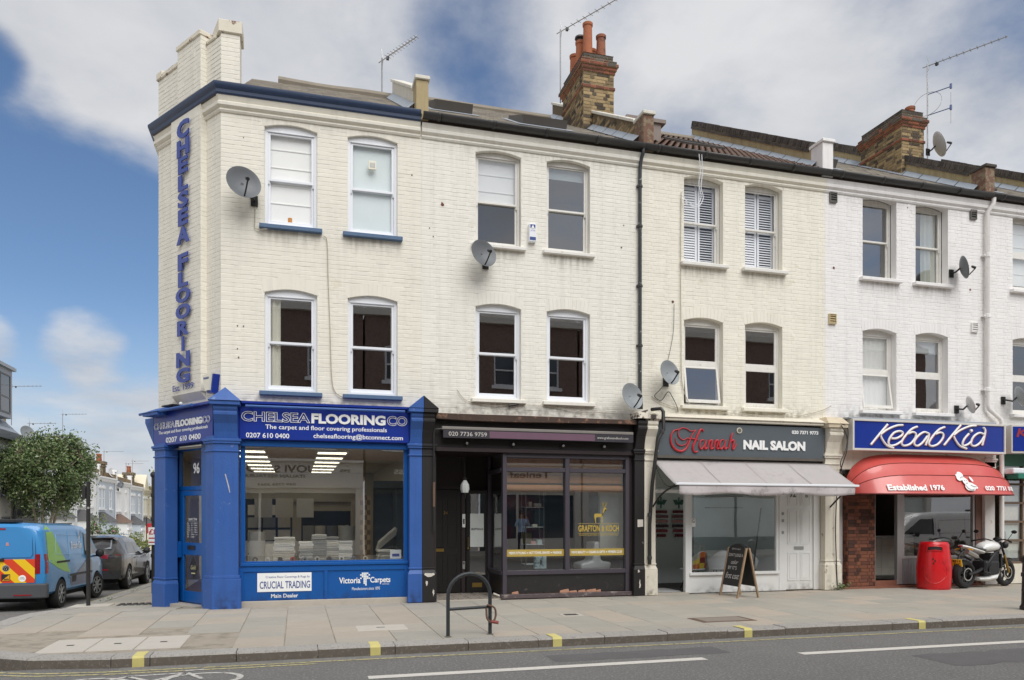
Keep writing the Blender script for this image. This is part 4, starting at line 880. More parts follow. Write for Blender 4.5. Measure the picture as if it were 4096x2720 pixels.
k = MB(TC); k.box(.3,1.42,-.05,.3,zd-.1,zd); k.build('threshold', M_cement, s96)
M_cream = mat('shop_cream_wall', '#cfc9bd', rough=.8, var=.03); M_ceil = mat('shop_ceiling', '#c2bcae', rough=.9, var=.03); M_floor = mat('shop_floor_wood', '#9b7f60', rough=.6, var=.12, scale=8)
k = MB(); zf = .02
k.add([(-.97,.12,zf),(2.15,.12,zf),(2.15,9,zf),(-2.3,9,zf),(-2.3,2.2,zf),(-1.5,.6,zf)], [(0,1,2,3,4,5)]); k.build('shop_floor', M_floor, s96)
k = MB(); k.add([(-.97,.1,2.84),(2.2,.1,2.84),(2.2,9,2.84),(-2.5,9,2.84),(-2.5,1.8,2.84),(-1.3,.1,2.84)], [(0,1,2,3,4,5)]); k.build('shop_ceiling', M_ceil, s96)
k = MB(); k.add([(2.2,.1,0),(2.2,9,0),(2.2,9,2.85),(2.2,.1,2.85)], [(0,1,2,3)]); k.add([(2.2,9,0),(-2.5,9,0),(-2.5,9,2.85),(2.2,9,2.85)], [(0,1,2,3)]); k.add([(-2.5,9,0),(-2.5,1.9,0),(-2.5,1.9,2.85),(-2.5,9,2.85)], [(0,1,2,3)]); k.build('shop_wall', M_cream, s96)
M_tubel = mat('lit_light_panel', (1,1,1), emit=(1,.90,.66), estr=1.5, var=0)
for gi, gx in enumerate((-.86, .66)):
    for i in range(6):
        y = 1.15+1.35*i
        t = thing('ceiling_light', '%s warm lit ceiling panel of the %s row inside the carpet shop' % (('frontmost','second','third','fourth','fifth','rearmost')[i], ('left','right')[gi]), 'light', (gx, y, 2.78), 'lit ceiling panels in the carpet shop')
        MB().box(gx-.30, gx+.30, y-.26, y+.26, 2.80, 2.835).build('housing', M_upvc, t); MB().add([(gx-.27,y-.22,2.797),(gx+.27,y-.22,2.797),(gx+.27,y+.22,2.797),(gx-.27,y+.22,2.797)], [(0,1,2,3)]).build('diffuser', M_tubel, t)
# things standing in the carpet shop window
k = MB(); k.box(-.9,1.93,.12,.75,.60,.74); k.build('display_shelf', M_cream, s96)
CARP = [mat('carpet_%d' % i, c_, rough=.95, var=.12, scale=30, bump=.4, bscale=120) for i, c_ in enumerate(('#efeade','#d6d0c4','#a5a098','#e6ddcb','#c0beb6','#f2eee6','#8c8d8b'))]
def stack(x, w, n, d, y, lab, th=.042, ms=None, tilt=0):
    t = thing('carpet_sample_stack', lab, 'carpet samples', (x, y, .74), 'stacks of carpet samples in the shop window')
    for i in range(n):
        j = rnd.uniform(-.012,.012); m = MB(); z = .74+i*th
        x0, x1, y0, y1 = x-w/2+j, x+w/2+j, y-d/2+rnd.uniform(-.01,.01), y+d/2
        m.grid(lambda u, v: (x0+(x1-x0)*u, y0+(y1-y0)*v, z+th-.006-.012*max(0, 1-v*6)**2+.003*math.sin(u*7+i)), 6, 8)
        n0 = len(m.v); m.box(x0, x1, y0+.012, y1, z, z+th-.014)
        m.build('sample', rnd.choice(ms or CARP), t)
stack(-.22,.36,11,.34,.36,'tall stack of cream carpet samples at the left of the blue shop window', ms=CARP[:1]+CARP[5:6]+CARP[3:4]); stack(.16,.24,9,.32,.38,'low cream and grey sample stack, second from the left in the blue shop window'); stack(.40,.26,12,.36,.44,'tall grey patterned sample stack in the middle of the blue shop window', ms=CARP[1:3]+CARP[6:]); stack(.63,.22,11,.34,.42,'grey sample stack right of the tallest one in the blue shop window', ms=CARP[1:5]); stack(.86,.24,9,.32,.38,'cream sample stack at the right end of the row in the blue shop window', ms=CARP[4:6]+CARP[:1])
stack(1.63,.34,5,.4,.42,'low dark mixed sample stack beside the small white notice', ms=CARP[2:3]+CARP[6:]+CARP[1:2])
k = MB()
for i in range(6): k.add([(1.48+i*.012,.75+i*.03,.90+i*.03),(1.86+i*.01,.75+i*.03,1.22+i*.03),(1.86+i*.01,1.05+i*.03,1.24+i*.03),(1.48+i*.012,1.05+i*.03,.92+i*.03)], [(0,1,2,3)])
tag(k.build('sample_book', CARP[1], origin=(1.7,.85,.74)), 'fanned grey sample book leaning at the right of the blue shop window', 'sample book')
t = thing('window_notice', 'small white notice card at the right corner of the blue shop window', 'notice', (1.76,.10,.78)); MB().box(1.66,1.865,.10,.11,.79,.955).build('card', M_white, t); MB().box(1.70,1.83,.094,.099,.83,.88).build('print', M_sblue, t)
ROLLC = ['#2f3136','#dcd8cf','#3c3e42','#b4453f','#8d949c','#c9c4ba','#4a4d55','#e5e1d8','#6a6f7a','#c9b9a0']
for i, rc in enumerate(ROLLC):
    x = -.72+i*.215; t = MB(); M_ = Matrix.Translation((x, .20, .80)) @ Matrix.Rotation(R(90), 4, 'X') @ Matrix.Rotation(R(rnd.uniform(-15,15)), 4, 'Z')
    pr = [(.025,-.06),(.045,-.06),(.045,.06),(.025,.06),(.025,-.06)]; t.lathe(pr, M_, 14); t.grid(lambda u, v: (x+.01+.14*u, .14+.12*v, .757+.006*math.sin(u*6)), 4, 1)
    tag(t.build('carpet_roll', mat('roll_%d' % i, rc, rough=.95, var=.2, scale=60), smooth=40), '%s carpet offcut roll on the blue window ledge, %s from the left' % (['charcoal','white','slate','red','steel grey','stone','dark grey','ivory','blue grey','tan'][i], ['first','second','third','fourth','fifth','sixth','seventh','eighth','ninth','tenth'][i]), 'carpet roll', 'small carpet rolls on the window ledge')
t = thing('sample_rack', 'tall dark sample rack with grey boards at the left of the carpet shop', 'rack', (-.55,3.2,0)); MB().box(-1.1,-.1,3.3,3.4,0,1.95).build('back_panel', M_blackp, t)
for j in range(6):
    for i in range(3): MB().box(-1.02+i*.31,-.76+i*.31,3.24,3.29,.25+j*.27,.47+j*.27).build('sample', CARP[(i*2+j) % 7], t)
t = thing('sample_rack', 'dark rack with blue grey carpet rolls at the back of the carpet shop', 'rack', (.75,4.6,0)); MB().box(.1,1.25,4.8,4.9,0,1.7).build('back_panel', M_blackp, t)
for i in range(4): MB().lathe([(0,0),(.13,0),(.13,1.25),(0,1.25)], Matrix.Translation((.26+i*.27,4.62,.1)), 14).build('carpet_roll', CARP[(i+4) % 7], t, smooth=40)
for b_ in ((-2.5,2.2,8.85,8.95,2.0,2.83),(1.35,2.2,6.0,6.1,0,2.0),(-2.5,-1.6,6.0,6.1,0,2.0)): MB().box(*b_).build('partition', M_cream, s96)
t = thing('desk', 'dark desk with blue fabric chair behind the sample stacks', 'desk', (.55,3.4,0)); MB().box(.0,1.1,3.2,3.8,.70,.75).build('desktop', M_blackp, t); MB().box(.03,.08,3.25,3.75,0,.7).build('side_panel', M_blackp, t); MB().box(1.02,1.07,3.25,3.75,0,.7).build('side_panel', M_blackp, t)
k = MB(); k.box(1.88,2.19,.9,1.6,.0,2.1); k.box(1.5,2.19,1.61,1.7,0,2.3); tag(k.build('display_stand', mat('stand_dark', '#34393c', rough=.6)), 'dark display stand on the right wall of the carpet shop', 'stand')
t = thing('hanging_rug', 'brown chequered rug strip hanging at the right of the carpet shop', 'rug', (1.32,1.5,.5)); M_chk = [mat('rug_brown', '#6b5138', rough=.95, var=.2), mat('rug_tan', '#a48a63', rough=.95, var=.2)]
for j in range(14):
    for i in range(3): MB().box(1.22+i*.07,1.289+i*.07,1.5,1.515,.6+j*.1,.699+j*.1).build('check', M_chk[(i+j) % 2], t)
for i, (x, y, h_, c_, lab) in enumerate(((-.75,1.6,1.25,1,'grey carpet roll standing at the left inside the carpet shop'),(-.55,1.75,1.0,3,'shorter cream carpet roll beside the tall grey one'),(1.02,2.2,1.35,4,'upright pale roll near the chequered rug'))):
    t = thing('standing_roll', lab, 'carpet roll', (x,y,.02), 'carpet rolls standing in the shop'); MB().lathe([(.03,.02),(.15,.02),(.15,.02+h_),(.03,.02+h_),(.03,.02)], Matrix.Translation((x,y,0)), 18).build('roll', CARP[c_], t, smooth=40); MB().lathe([(.02,.0),(.03,.0),(.03,.04+h_),(.02,.04+h_)], Matrix.Translation((x,y,0)), 10).build('core_tube', mat('coir'), t)
for i in range(3): tag(MB().box(-.85+i*.42,-.50+i*.42,2.6,2.63,1.55,1.95).build('sample_board', CARP[(i*2+1) % 7], origin=(-.68+i*.42,2.6,1.55)), '%s hanging sample board above the racks in the carpet shop' % ('left','middle','right')[i], 'sample board', 'sample boards in the carpet shop')
t = thing('shop_screen', 'small blue lit screen between the sample stacks', 'screen', (.5,1.2,.9)); MB().box(.47,.55,1.2,1.22,1.0,1.22).build('frame', M_blackp, t); MB().add([(.475,1.198,1.01),(.545,1.198,1.01),(.545,1.198,1.21),(.475,1.198,1.21)], [(0,1,2,3)]).build('display', mat('screen_blue', '#9fc4e0', rough=.4, emit='#9fc4e0', estr=.5), t)
# ------------------------------------------------ 94, barber
s94 = thing('shopfront', 'black and plum shopfront with recessed entrance and two-light window', 'shopfront', (4.4,0,0))
pilaster(s94, I, 2.211, 2.44, M_black, half='R'); pilaster(s94, I, 6.45, 6.66, M_black, half='L', cap=False)
M_rot = mat('rotten_fascia_board', '#4b3b33', rough=.85, var=.3, scale=6, c2='#8c6a55', c2at=.6, c2w=.05, c2scale=9, bump=.4, bscale=30)
k = MB(); n = 16
k.grid(lambda u, v: (2.45+4.0*u, -.30+.02*math.sin(u*9), (3.37+.10*v)-(.02*math.sin(u*5)*(1-v))), n, 1); k.grid(lambda u, v: (2.45+4.0*u, -.30+.02*math.sin(u*9)+.35*v, 3.47+.05*v), n, 1); k.grid(lambda u, v: (2.45+4.0*u, -.30+.02*math.sin(u*9)+.3*v, 3.37-(.02*math.sin(u*5))), n, 1); k.build('cornice_board', M_rot, s94)
k = MB(); k.box(2.445,6.445,-.14,.05,2.86,3.40); k.build('fascia', M_blackp, s94); k = MB(); k.box(2.445,6.445,-.17,.05,2.78,2.86); k.build('lintel', M_dkp, s94, bevel=.008)
for x in (3.05,3.95,4.95,5.8): k = MB(); k.sphere((x,-.20,2.94), .035); k.tube([(x,-.14,2.97),(x,-.19,2.95)], .012); k.build('spotlight', mat('spot_chrome', '#9a9a98', rough=.25, metal=.9), s94, smooth=40)
k = MB(); fr_box(k, 3.77, 6.38, .45, 2.78, .08, -.10, .02, .085); k.box(5.03,5.12,-.10,.02,.535,2.70); k.box(3.85,5.03,-.095,.015,2.43,2.51); k.box(5.12,6.30,-.095,.015,2.43,2.51); k.box(3.75,3.83,-.03,1.05,.45,.53); k.box(3.75,3.82,1.0,1.08,.1,2.78); k.box(3.755,3.82,.02,1.0,2.43,2.5); k.box(3.77,3.85,-.10,.02,.08,.45); k.box(6.30,6.38,-.1,.02,.08,.45); wf = k.build('shop_window', M_purp, s94, bevel=.006)
k = MB(); k.box(6.38,6.45,-.08,.05,.05,2.78); k.build('side_board', M_dkp, s94)
for a, b in ((3.85,5.03),(5.12,6.30)):
    pane(wf, a, b, .535, 2.43, -.03, G_dark); pane(wf, a, b, 2.51, 2.70, -.03, G_dark)
MB().add([(3.79,.02,.53),(3.79,1.0,.53),(3.79,1.0,2.43),(3.79,.02,2.43)], [(0,1,2,3)]).build('pane', G_dark, wf)
k = MB(); k.box(3.85,6.30,-.06,.03,.10,.45); k.box(3.78,3.85,.0,1.05,.08,.45); k.build('stall_riser', mat('cracked_black_tile', '#2a2829', rough=.35, var=.25, scale=6, c2='#5a5552', c2at=.68, c2scale=10), s94)
k = MB(); k.box(3.74,6.44,-.14,.03,.0,.085); k.build('plinth', mat('plum_plinth', '#584c4e', rough=.8, var=.2, scale=7, c2='#a0968c', c2at=.62, c2scale=6), s94, bevel=.01)
M_tbrk = mat('broken_tile', '#b88a72', rough=.9, var=.2, scale=20)
for x, w_, h_ in ((3.95,.14,.05),(4.92,.20,.07),(5.10,.18,.04),(5.3,.16,.05),(5.47,.22,.06),(5.68,.1,.045)): k = MB(); k.prism([(x,.088),(x+w_,.088),(x+w_*.9,.088+h_),(x+w_*.4,.088+h_*.8),(x+.01,.088+h_*.6)], 'y', -.085, -.055); k.build('broken_tile', M_tbrk, s94)
# recessed lobby
M_bsh0 = mat('lobby_dark', '#2b2523', rough=.8, var=.1)
k = MB(); k.box(2.44,2.50,-.02,1.2,0,2.78); k.box(2.5,2.58,1.1,1.2,0,2.78); k.box(3.22,3.30,1.1,1.2,0,2.78); k.box(2.58,3.22,1.1,1.2,2.12,2.2); k.box(2.58,3.22,1.12,1.2,2.2,2.78); k.add([(2.44,-.1,2.78),(3.8,-.1,2.78),(3.8,1.2,2.78),(2.44,1.2,2.78)], [(0,1,2,3)]); k.build('lobby_frame', M_dkp, s94)
MB().box(2.42,3.88,1.24,1.30,-.02,2.86).build('lobby_back', M_bsh0, s94); MB().box(3.80,3.88,1.06,1.24,-.02,2.86).build('lobby_back', M_bsh0, s94)
k = MB(); k.box(2.59,3.21,1.13,1.17,.03,2.11); d1 = k.build('door', M_blackp, s94)
for x0, x1, z0, z1 in ((2.66,2.86,.15,.8),(2.94,3.14,.15,.8),(2.66,2.86,.95,1.95),(2.94,3.14,.95,1.95)): k = MB(); fr_box(k, x0, x1, z0, z1, .02, 1.118, 1.13); k.build('panel_moulding', M_blackp, d1)
MB().box(2.62,2.86,1.112,1.128,.86,.92).build('letter_plate', mat('brass', '#9c8148', rough=.35, metal=.9), d1)
k = MB(); k.text('94', 2.84,2.96,1.60,1.68,1.128,ext=.003); k.build('door_number', mat('brass'), d1)
TD = frame(3.30, 1.1, R(-8)); k = MB(TD); fr_box(k, .02, .48, .03, 2.1, .07, .0, .05, .35); d2 = k.build('door', M_blackp, s94); pane(d2, .09, .41, .38, 2.03, .025, G_dark, TD)
k = MB(TD); k.grid(lambda u, v: (.10+.28*u, .018, .95+.68*v), 3, 3); k.build('window_film', mat('frosted_white', '#dfe4e0', rough=.7), d2); k = MB(TD); k.text('GRAFTON & K', .12,.37,1.29,1.335,.017,ext=.001,bold=.03); k.build('film_lettering', M_blackp, d2); MB(TD).box(.14,.34,-.012,-.002,.13,.22).build('letter_plate', mat('brass'), d2)
k = MB(TD); k.tube([(.05,-.04,.95),(.05,-.04,1.15)], .012); k.sphere((.05,-.03,.92), .025); k.build('handle', mat('brass'), d2, smooth=40)
k = MB(); k.box(2.44,3.78,-.06,1.12,-.1,.012); k.build('lobby_step', M_cement, s94)
tw = MB(); tb = MB(); q = .056
for i in range(24):
    for j in range(20): (tb if (i % 4 == 0 and j % 4 == 0) or (i+j) % 3 == 0 else tw).add([(2.45+i*q+.003,-.05+j*q+.003,.0165),(2.45+(i+1)*q-.003,-.05+j*q+.003,.0165),(2.45+(i+1)*q-.003,-.05+(j+1)*q-.003,.0165),(2.45+i*q+.003,-.05+(j+1)*q-.003,.0165)], [(0,1,2,3)])
tw.build('floor_tiles', mat('pale_mosaic', '#b8ada0', rough=.6, island=.1), s94, kind='stuff'); tb.build('floor_tiles', mat('dark_mosaic', '#4a4543', rough=.6, island=.15), s94, kind='stuff')
t = thing('hanging_lantern', 'small glass lantern hanging in the black shop lobby', 'lantern', (3.12,.3,2.0))
k = MB(); k.tube([(3.12,.3,2.78),(3.12,.3,2.32)], .008, 6); k.lathe([(.01,2.33),(.05,2.30),(.02,2.27)], Matrix.Translation((3.12,.3,0)), 12); k.lathe([(.07,2.03),(.02,1.98),(.012,1.92),(0,1.9)], Matrix.Translation((3.12,.3,0)), 12); k.build('stem', M_blk, t, smooth=40)
k = MB(); k.lathe([(.03,2.27),(.085,2.18),(.09,2.10),(.07,2.03)], Matrix.Translation((3.12,.3,0)), 8); k.build('globe', mat('lantern_glass', '#c9cdca', rough=.15, var=.0), t, smooth=20)
t = thing('notice', 'small white notice on the lobby frame between the two black doors', 'notice', (3.26,1.09,1.3)); MB().box(3.235,3.295,1.085,1.095,1.35,1.62).build('card', M_white, t); MB().box(3.25,3.28,1.08,1.084,1.42,1.52).build('print', M_blackp, t)
t = thing('entry_phone', 'grey entry phone on the lobby frame', 'entry phone', (3.26,1.09,.6)); MB().box(3.235,3.29,1.07,1.095,.5,.66).build('case', mat('phone_grey', '#a8a8a6', rough=.4, metal=.5), t, bevel=.004); MB().box(3.25,3.275,1.065,1.07,.60,.64).build('button', M_blackp, t)
M_bsh = mat('barber_dark', '#3d3835', rough=.85, var=.1); shell(s94, 3.86, 6.64, .05, 6, .02, 2.9, M_bsh, M_floor, M_bsh)
M_bam = mat('bamboo', '#a9744a', rough=.7, var=.2, scale=12, island=.15)
for a, b, n_ in ((3.87,5.01,'left'),(5.14,6.28,'right')):
    t = thing('bamboo_blind', 'rolled bamboo blind in the %s light of the black shop window' % n_, 'blind', ((a+b)/2,.05,2.1))
    for i in range(22):
        z = 2.68-i*.024 if i < 14 else 2.36-(i-14)*.018
        o = MB().box(a, b, .05, .058, z-.008, z+.008).build('slat', M_bam, t)
    k = MB(); k.tube([(a,.06,2.12),(b,.06,2.12)], .07, 10); k.build('roll', M_bam, t, smooth=40)
M_gold = mat('gold_vinyl', '#b39a4a', rough=.45, var=.06)
for a, b, tx, n_ in ((3.855,5.025,"MEN'S STYLING  •  HOT TOWEL SHAVES  •  MASSAGE",'left'),(5.125,6.295,"MEN'S BEAUTY  •  CIGARS & GIFTS  •  MEMBERS CLUB",'right')):
    t = thing('window_lettering', 'gold band with white service names across the %s pane of the black shop' % n_, 'lettering', ((a+b)/2,-.04,.8))
    MB().box(a, b, -.0345, -.0325, .80, .935).build('band', M_gold, t); x_ = a+.05; ws_ = tx.split('  •  '); un = (b-a-.1)/(sum(len(q) for q in ws_)+5)
    for i_, wd in enumerate(ws_):
        k = MB(); k.text(wd, x_, x_+un*len(wd), .845, .895, -.0345, ext=.002, bold=.02); k.build('lettering', M_white, t); x_ += un*len(wd)
        if i_ < 2: k = MB(); k.disc((x_+un*1.25,-.0365,.868), .012, .002, 8); k.build('bullet', M_white, t); x_ += un*2.5
t = thing('window_lettering', 'gold stag emblem over the shop name on the right black window', 'lettering', (5.75,-.04,1.2))
k = MB(); k.text('GRAFTON & KOCH', 5.32, 6.18, 1.27, 1.40, -.0325, ext=.002, bold=.035); k.build('lettering', M_gold, t); k = MB(); k.box(5.32,6.18,-.0345,-.0335,1.425,1.432); k.build('rule', M_gold, t); k = MB(); k.box(5.32,6.18,-.0345,-.0335,1.235,1.242); k.build('rule', M_gold, t); k = MB(); k.text('GENTLEMEN GROOMING', 5.34, 6.16, 1.19, 1.22, -.0325, ext=.002); k.build('strapline', M_gold, t)
k = MB(); k.prism([(5.66,1.62),(5.70,1.63),(5.84,1.62),(5.87,1.66),(5.885,1.71),(5.92,1.71),(5.915,1.73),(5.88,1.75),(5.86,1.745),(5.84,1.67),(5.83,1.57),(5.83,1.44),(5.815,1.44),(5.81,1.56),(5.79,1.56),(5.70,1.555),(5.69,1.50),(5.695,1.44),(5.68,1.44),(5.67,1.51),(5.655,1.56)], 'y', -.0345, -.0325)
for sx in (-1, 1): k.tube([(5.872,-.034,1.74),(5.872+sx*.03,-.034,1.80),(5.872+sx*.02,-.034,1.86)], .006, 4); k.tube([(5.872+sx*.028,-.034,1.79),(5.872+sx*.06,-.034,1.83)], .005, 4)
k.build('stag', M_gold, t)
t = thing('barber_chair', 'white barber chair low in the right black shop window', 'chair', (5.95,.8,0)); k = MB(); k.prism([(5.6,.48),(6.25,.48),(6.28,.62),(6.05,.66),(6.02,.95),(6.1,1.05),(5.9,1.05),(5.86,.66),(5.6,.6)], 'y', .55, 1.05); k.build('seat', M_upvc, t, bevel=.04, seg=2); MB().lathe([(.22,.02),(.22,.06),(.05,.1),(.05,.48)], Matrix.Translation((5.95,.8,0)), 14).build('base', mat('spot_chrome'), t, smooth=40)
t = thing('glass_cabinet', 'narrow glass display cabinet with small boxes behind the left black window', 'cabinet', (4.6,.7,0))
for x in (4.42,4.80): 
    for y in (.55,.85): MB().box(x-.01,x+.01,y-.01,y+.01,.02,2.2).build('post', mat('spot_chrome'), t)
for z in (.6,1.0,1.35,1.75): MB().box(4.42,4.80,.55,.85,z,z+.012).build('shelf', M_frost, t)
for x, z, w_, h_, c_ in ((4.5,1.765,.06,.1,'#e8e2d6'),(4.62,1.765,.14,.07,'#f0f0ee'),(4.58,1.365,.1,.05,'#e5dfcf'),(4.55,1.01,.1,.06,'#d9a5a0'),(4.68,1.01,.1,.09,'#c7dfe3')): tag(MB().box(x,x+w_,.6,.7,z,z+h_).build('box', mat('box'+c_, c_, rough=.6)), 'small %s box on the %s shelf of the glass cabinet' % ({'#e8e2d6':'cream','#f0f0ee':'white','#e5dfcf':'ivory','#d9a5a0':'pink','#c7dfe3':'pale blue'}[c_], 'top' if z > 1.7 else 'middle' if z > 1.2 else 'lower'), 'box')
t = thing('gift_bag', 'pale blue patterned gift bag low in the left black window', 'bag', (4.62,.25,.54)); MB().box(4.50,4.74,.2,.28,.545,.80).build('bag', mat('pattern_bag', '#cfe6ec', rough=.6, c2='#4f8fa8', c2at=.55, c2w=.02, c2scale=18), t); MB().box(4.61,4.64,.192,.199,.62,.72).build('tag', M_blackp, t)
k = MB(); k.box(6.0,6.6,.5,.6,.9,2.2); tag(k.build('white_panel', mat('rough_white', '#d8d6cf', rough=.95, var=.15, bump=.8, bscale=14)), 'rough white painted panel at the right inside the black shop', 'panel')
for x, z, w_, h_, c_, n_ in ((4.98,1.35,.3,.38,'#3f7f98','blue'),(4.80,1.2,.26,.5,'#8a3a44','red'),(5.02,.98,.26,.3,'#8a3b7a','magenta'),(4.75,.98,.24,.24,'#b7a74a','yellow')): tag(MB().box(x,x+w_,2.0,2.01,z,z+h_).build('poster', mat('poster_'+n_, c_, rough=.6, var=.3, scale=9)), 'dim %s poster deep inside the black shop' % n_, 'poster')
k = MB(); k.box(4.5,5.3,2.02,2.06,.6,2.0); k.build('partition', M_bsh, s94)
# folded awning cassette with telephone number
t = thing('folded_awning', 'folded plum awning with telephone number along the black fascia', 'awning', (4.45,-.3,3.1))
MB().box(2.56,6.38,-.30,-.15,3.17,3.23).build('cassette', mat('awning_rail', '#8d8781', rough=.5, metal=.4), t, bevel=.01)
MB().box(2.58,6.36,-.33,-.29,3.02,3.165).build('valance', mat('awning_black', '#37343a', rough=.8, var=.1), t); MB().box(3.45,5.55,-.336,-.328,3.03,3.155).build('stripe', mat('awning_plum', '#6f5263', rough=.8, var=.08), t)
k = MB(); k.text('020 7736 9759', 2.68, 3.40, 3.055, 3.13, -.331, ext=.003); k.text('www.graftonandkoch.com', 5.6, 6.25, 3.06, 3.12, -.331, ext=.003); k.build('lettering', mat('awning_grey_print', '#c9c5c0', rough=.7), t)
k = MB(); k.tube([(2.56,-.28,3.18),(2.44,-.27,3.17),(2.42,-.26,3.1),(2.42,-.25,1.3)], .016, 8); k.build('crank_rod', M_blk, t, smooth=40); k = MB(); k.tube([(2.42,-.255,2.2),(2.42,-.255,1.75)], .022, 8); k.build('rod_grip', M_rust, t)
# ------------------------------------------------ 92, nail salon
s92 = thing('shopfront', 'white nail salon front with open door, window and panelled house door', 'shopfront', (8.9,0,0))
pilaster(s92, I, 6.661, 6.90, M_cpil, half='R', cap=False); pilaster(s92, I, 10.88, 11.24, M_cpil, cap=False)
k = MB(); k.box(6.661,6.92,-.34,.1,3.46,3.50); k.box(6.661,6.93,-.40,.1,3.50,3.58); k.add([(6.42,-.40,3.5),(6.66,-.40,3.5),(6.66,.1,3.5),(6.42,.1,3.5),(6.45,-.36,3.62),(6.66,-.36,3.68),(6.66,.05,3.68),(6.45,.05,3.62)], [(4,5,6,7),(0,1,5,4),(1,2,6,5),(3,0,4,7),(0,3,2,1)]); k.build('pilaster_cap', mat('flaking_cap', '#4a4440', rough=.9, var=.3, scale=7, c2='#d8cfc0', c2at=.5, c2w=.03, c2scale=9), s92)
k = MB(); k.box(10.82,11.30,-.40,.1,3.46,3.54); k.add([(10.80,-.42,3.54),(11.32,-.42,3.54),(11.32,.1,3.54),(10.80,.1,3.54),(10.9,-.2,3.70),(11.3,-.2,3.70),(11.3,.1,3.70),(10.9,.1,3.70)], [(4,5,6,7),(0,1,5,4),(1,2,6,5),(3,0,4,7)]); k.build('pilaster_cap', mat('crumbling_cap', '#cdbfa6', rough=.95, var=.2, scale=8, bump=.6, bscale=25), s92)
k = MB(); k.box(6.93,10.86,-.26,.05,3.50,3.56); k.prism([(-.30,3.56),(.05,3.56),(.05,3.68),(-.05,3.66)], 'x', 6.93, 10.86); k.build('cornice', M_cpil, s92, bevel=.01); k = MB(); k.box(6.92,10.87,-.12,.05,2.72,3.50); k.build('fascia', M_blackp, s92)
M_wf = mat('white_shop_paint', '#e4e4e2', rough=.45, var=.05, scale=5)
k = MB(); k.box(6.91,6.98,-.05,.05,0,2.75); k.box(7.65,7.74,-.05,.05,0,2.75); k.box(6.98,7.65,-.05,.05,2.05,2.12); fr_box(k, 7.74, 9.85, .36, 2.75, .06, -.04, .05, .06); k.box(7.74,9.85,-.08,.05,.36,.42); sw_ = k.build('shop_window', M_wf, s92, bevel=.005)
pane(sw_, 7.80, 9.79, .42, 2.69, .0, glass('salon_glass', .28)); pane(sw_, 6.98, 7.65, 2.12, 2.72, .0, glass('salon_glass'))
k = MB(); k.box(7.74,9.86,-.03,.05,.0,.36); k.build('stall_riser', M_wf, s92); k = MB(); k.box(6.95,7.70,-.12,.1,-.05,.02); k.build('threshold', M_cement, s92)
k = MB(); k.box(9.86,10.02,-.04,.05,0,2.75); k.box(10.72,10.87,-.04,.05,0,2.75); k.box(10.02,10.72,-.04,.05,2.35,2.75); k.build('door_frame', M_wf, s92)
k = MB(); k.box(10.02,10.72,.0,.045,.02,2.35); d3 = k.build('door', M_wf, s92)
for x0, x1 in ((10.09,10.34),(10.40,10.65)):
    for z0, z1 in ((.2,.80),(.98,1.72),(1.80,2.2)):
        k = MB(); fr_box(k, x0, x1, z0, z1, .022, -.012, .0); k.box(x0+.045, x1-.045, -.008, .0, z0+.045, z1-.045); k.build('panel', M_wf, d3)
MB().box(10.25,10.48,-.014,-.002,.86,.93).build('letter_plate', mat('phone_grey'), d3)
k = MB(); k.text('92', 10.13,10.29,1.98,2.13,-.008,ext=.008,bold=.02); k.text('A', 10.45,10.51,2.06,2.14,-.008,ext=.006); k.text('B', 10.53,10.59,1.98,2.06,-.008,ext=.006); k.build('door_number', mat('number_grey', '#5d5a58', rough=.5), d3)
for z in (1.2,1.45,1.6): MB().box(9.92,9.97,-.05,-.04,z,z+.06).build('bell_push', mat('phone_grey'), s92)
def diffuser_mat(name, c):
    m = bpy.data.materials.new(name); m.use_nodes = True; N = m.node_tree; N.nodes.clear(); o = N.nodes.new('ShaderNodeOutputMaterial'); a = N.nodes.new('ShaderNodeBsdfTranslucent'); b = N.nodes.new('ShaderNodeBsdfDiffuse'); x = N.nodes.new('ShaderNodeMixShader')
    a.inputs[0].default_value = (*c, 1); b.inputs[0].default_value = (*c, 1); x.inputs[0].default_value = .35; N.links.new(a.outputs[0], x.inputs[1]); N.links.new(b.outputs[0], x.inputs[2]); N.links.new(x.outputs[0], o.inputs[0]); return m
M_sal = mat('salon_wall', '#dde5e3', rough=.8, var=.03); shell(s92, 6.93, 9.88, .06, 4.2, .02, 2.72, M_sal, mat('salon_floor', '#3c3a38', rough=.5, var=.15), mat('salon_ceiling', '#d5d8d6', rough=.9), rear=diffuser_mat('added_sky_diffuser', (.80,.87,.86)))  # added translucent rear panel passes sky light into the salon
t = thing('door_mat', 'brown coir door mat inside the nail salon doorway', 'mat', (7.3,.5,.02)); MB().box(7.0,7.62,.1,.8,.02,.035).build('mat', mat('coir', '#8a6c48', rough=1, var=.2, scale=40), t)
POL = [mat('polish_%d' % i, c_, rough=.25) for i, c_ in enumerate(('#7d2a33','#a84a52','#51303a','#c9938f','#8f5f63'))]; M_green = mat('leaf_green', '#3e6b5c', rough=.6)
MB().box(6.94,9.0,2.05,2.13,.02,2.71).build('partition', M_sal, s92)
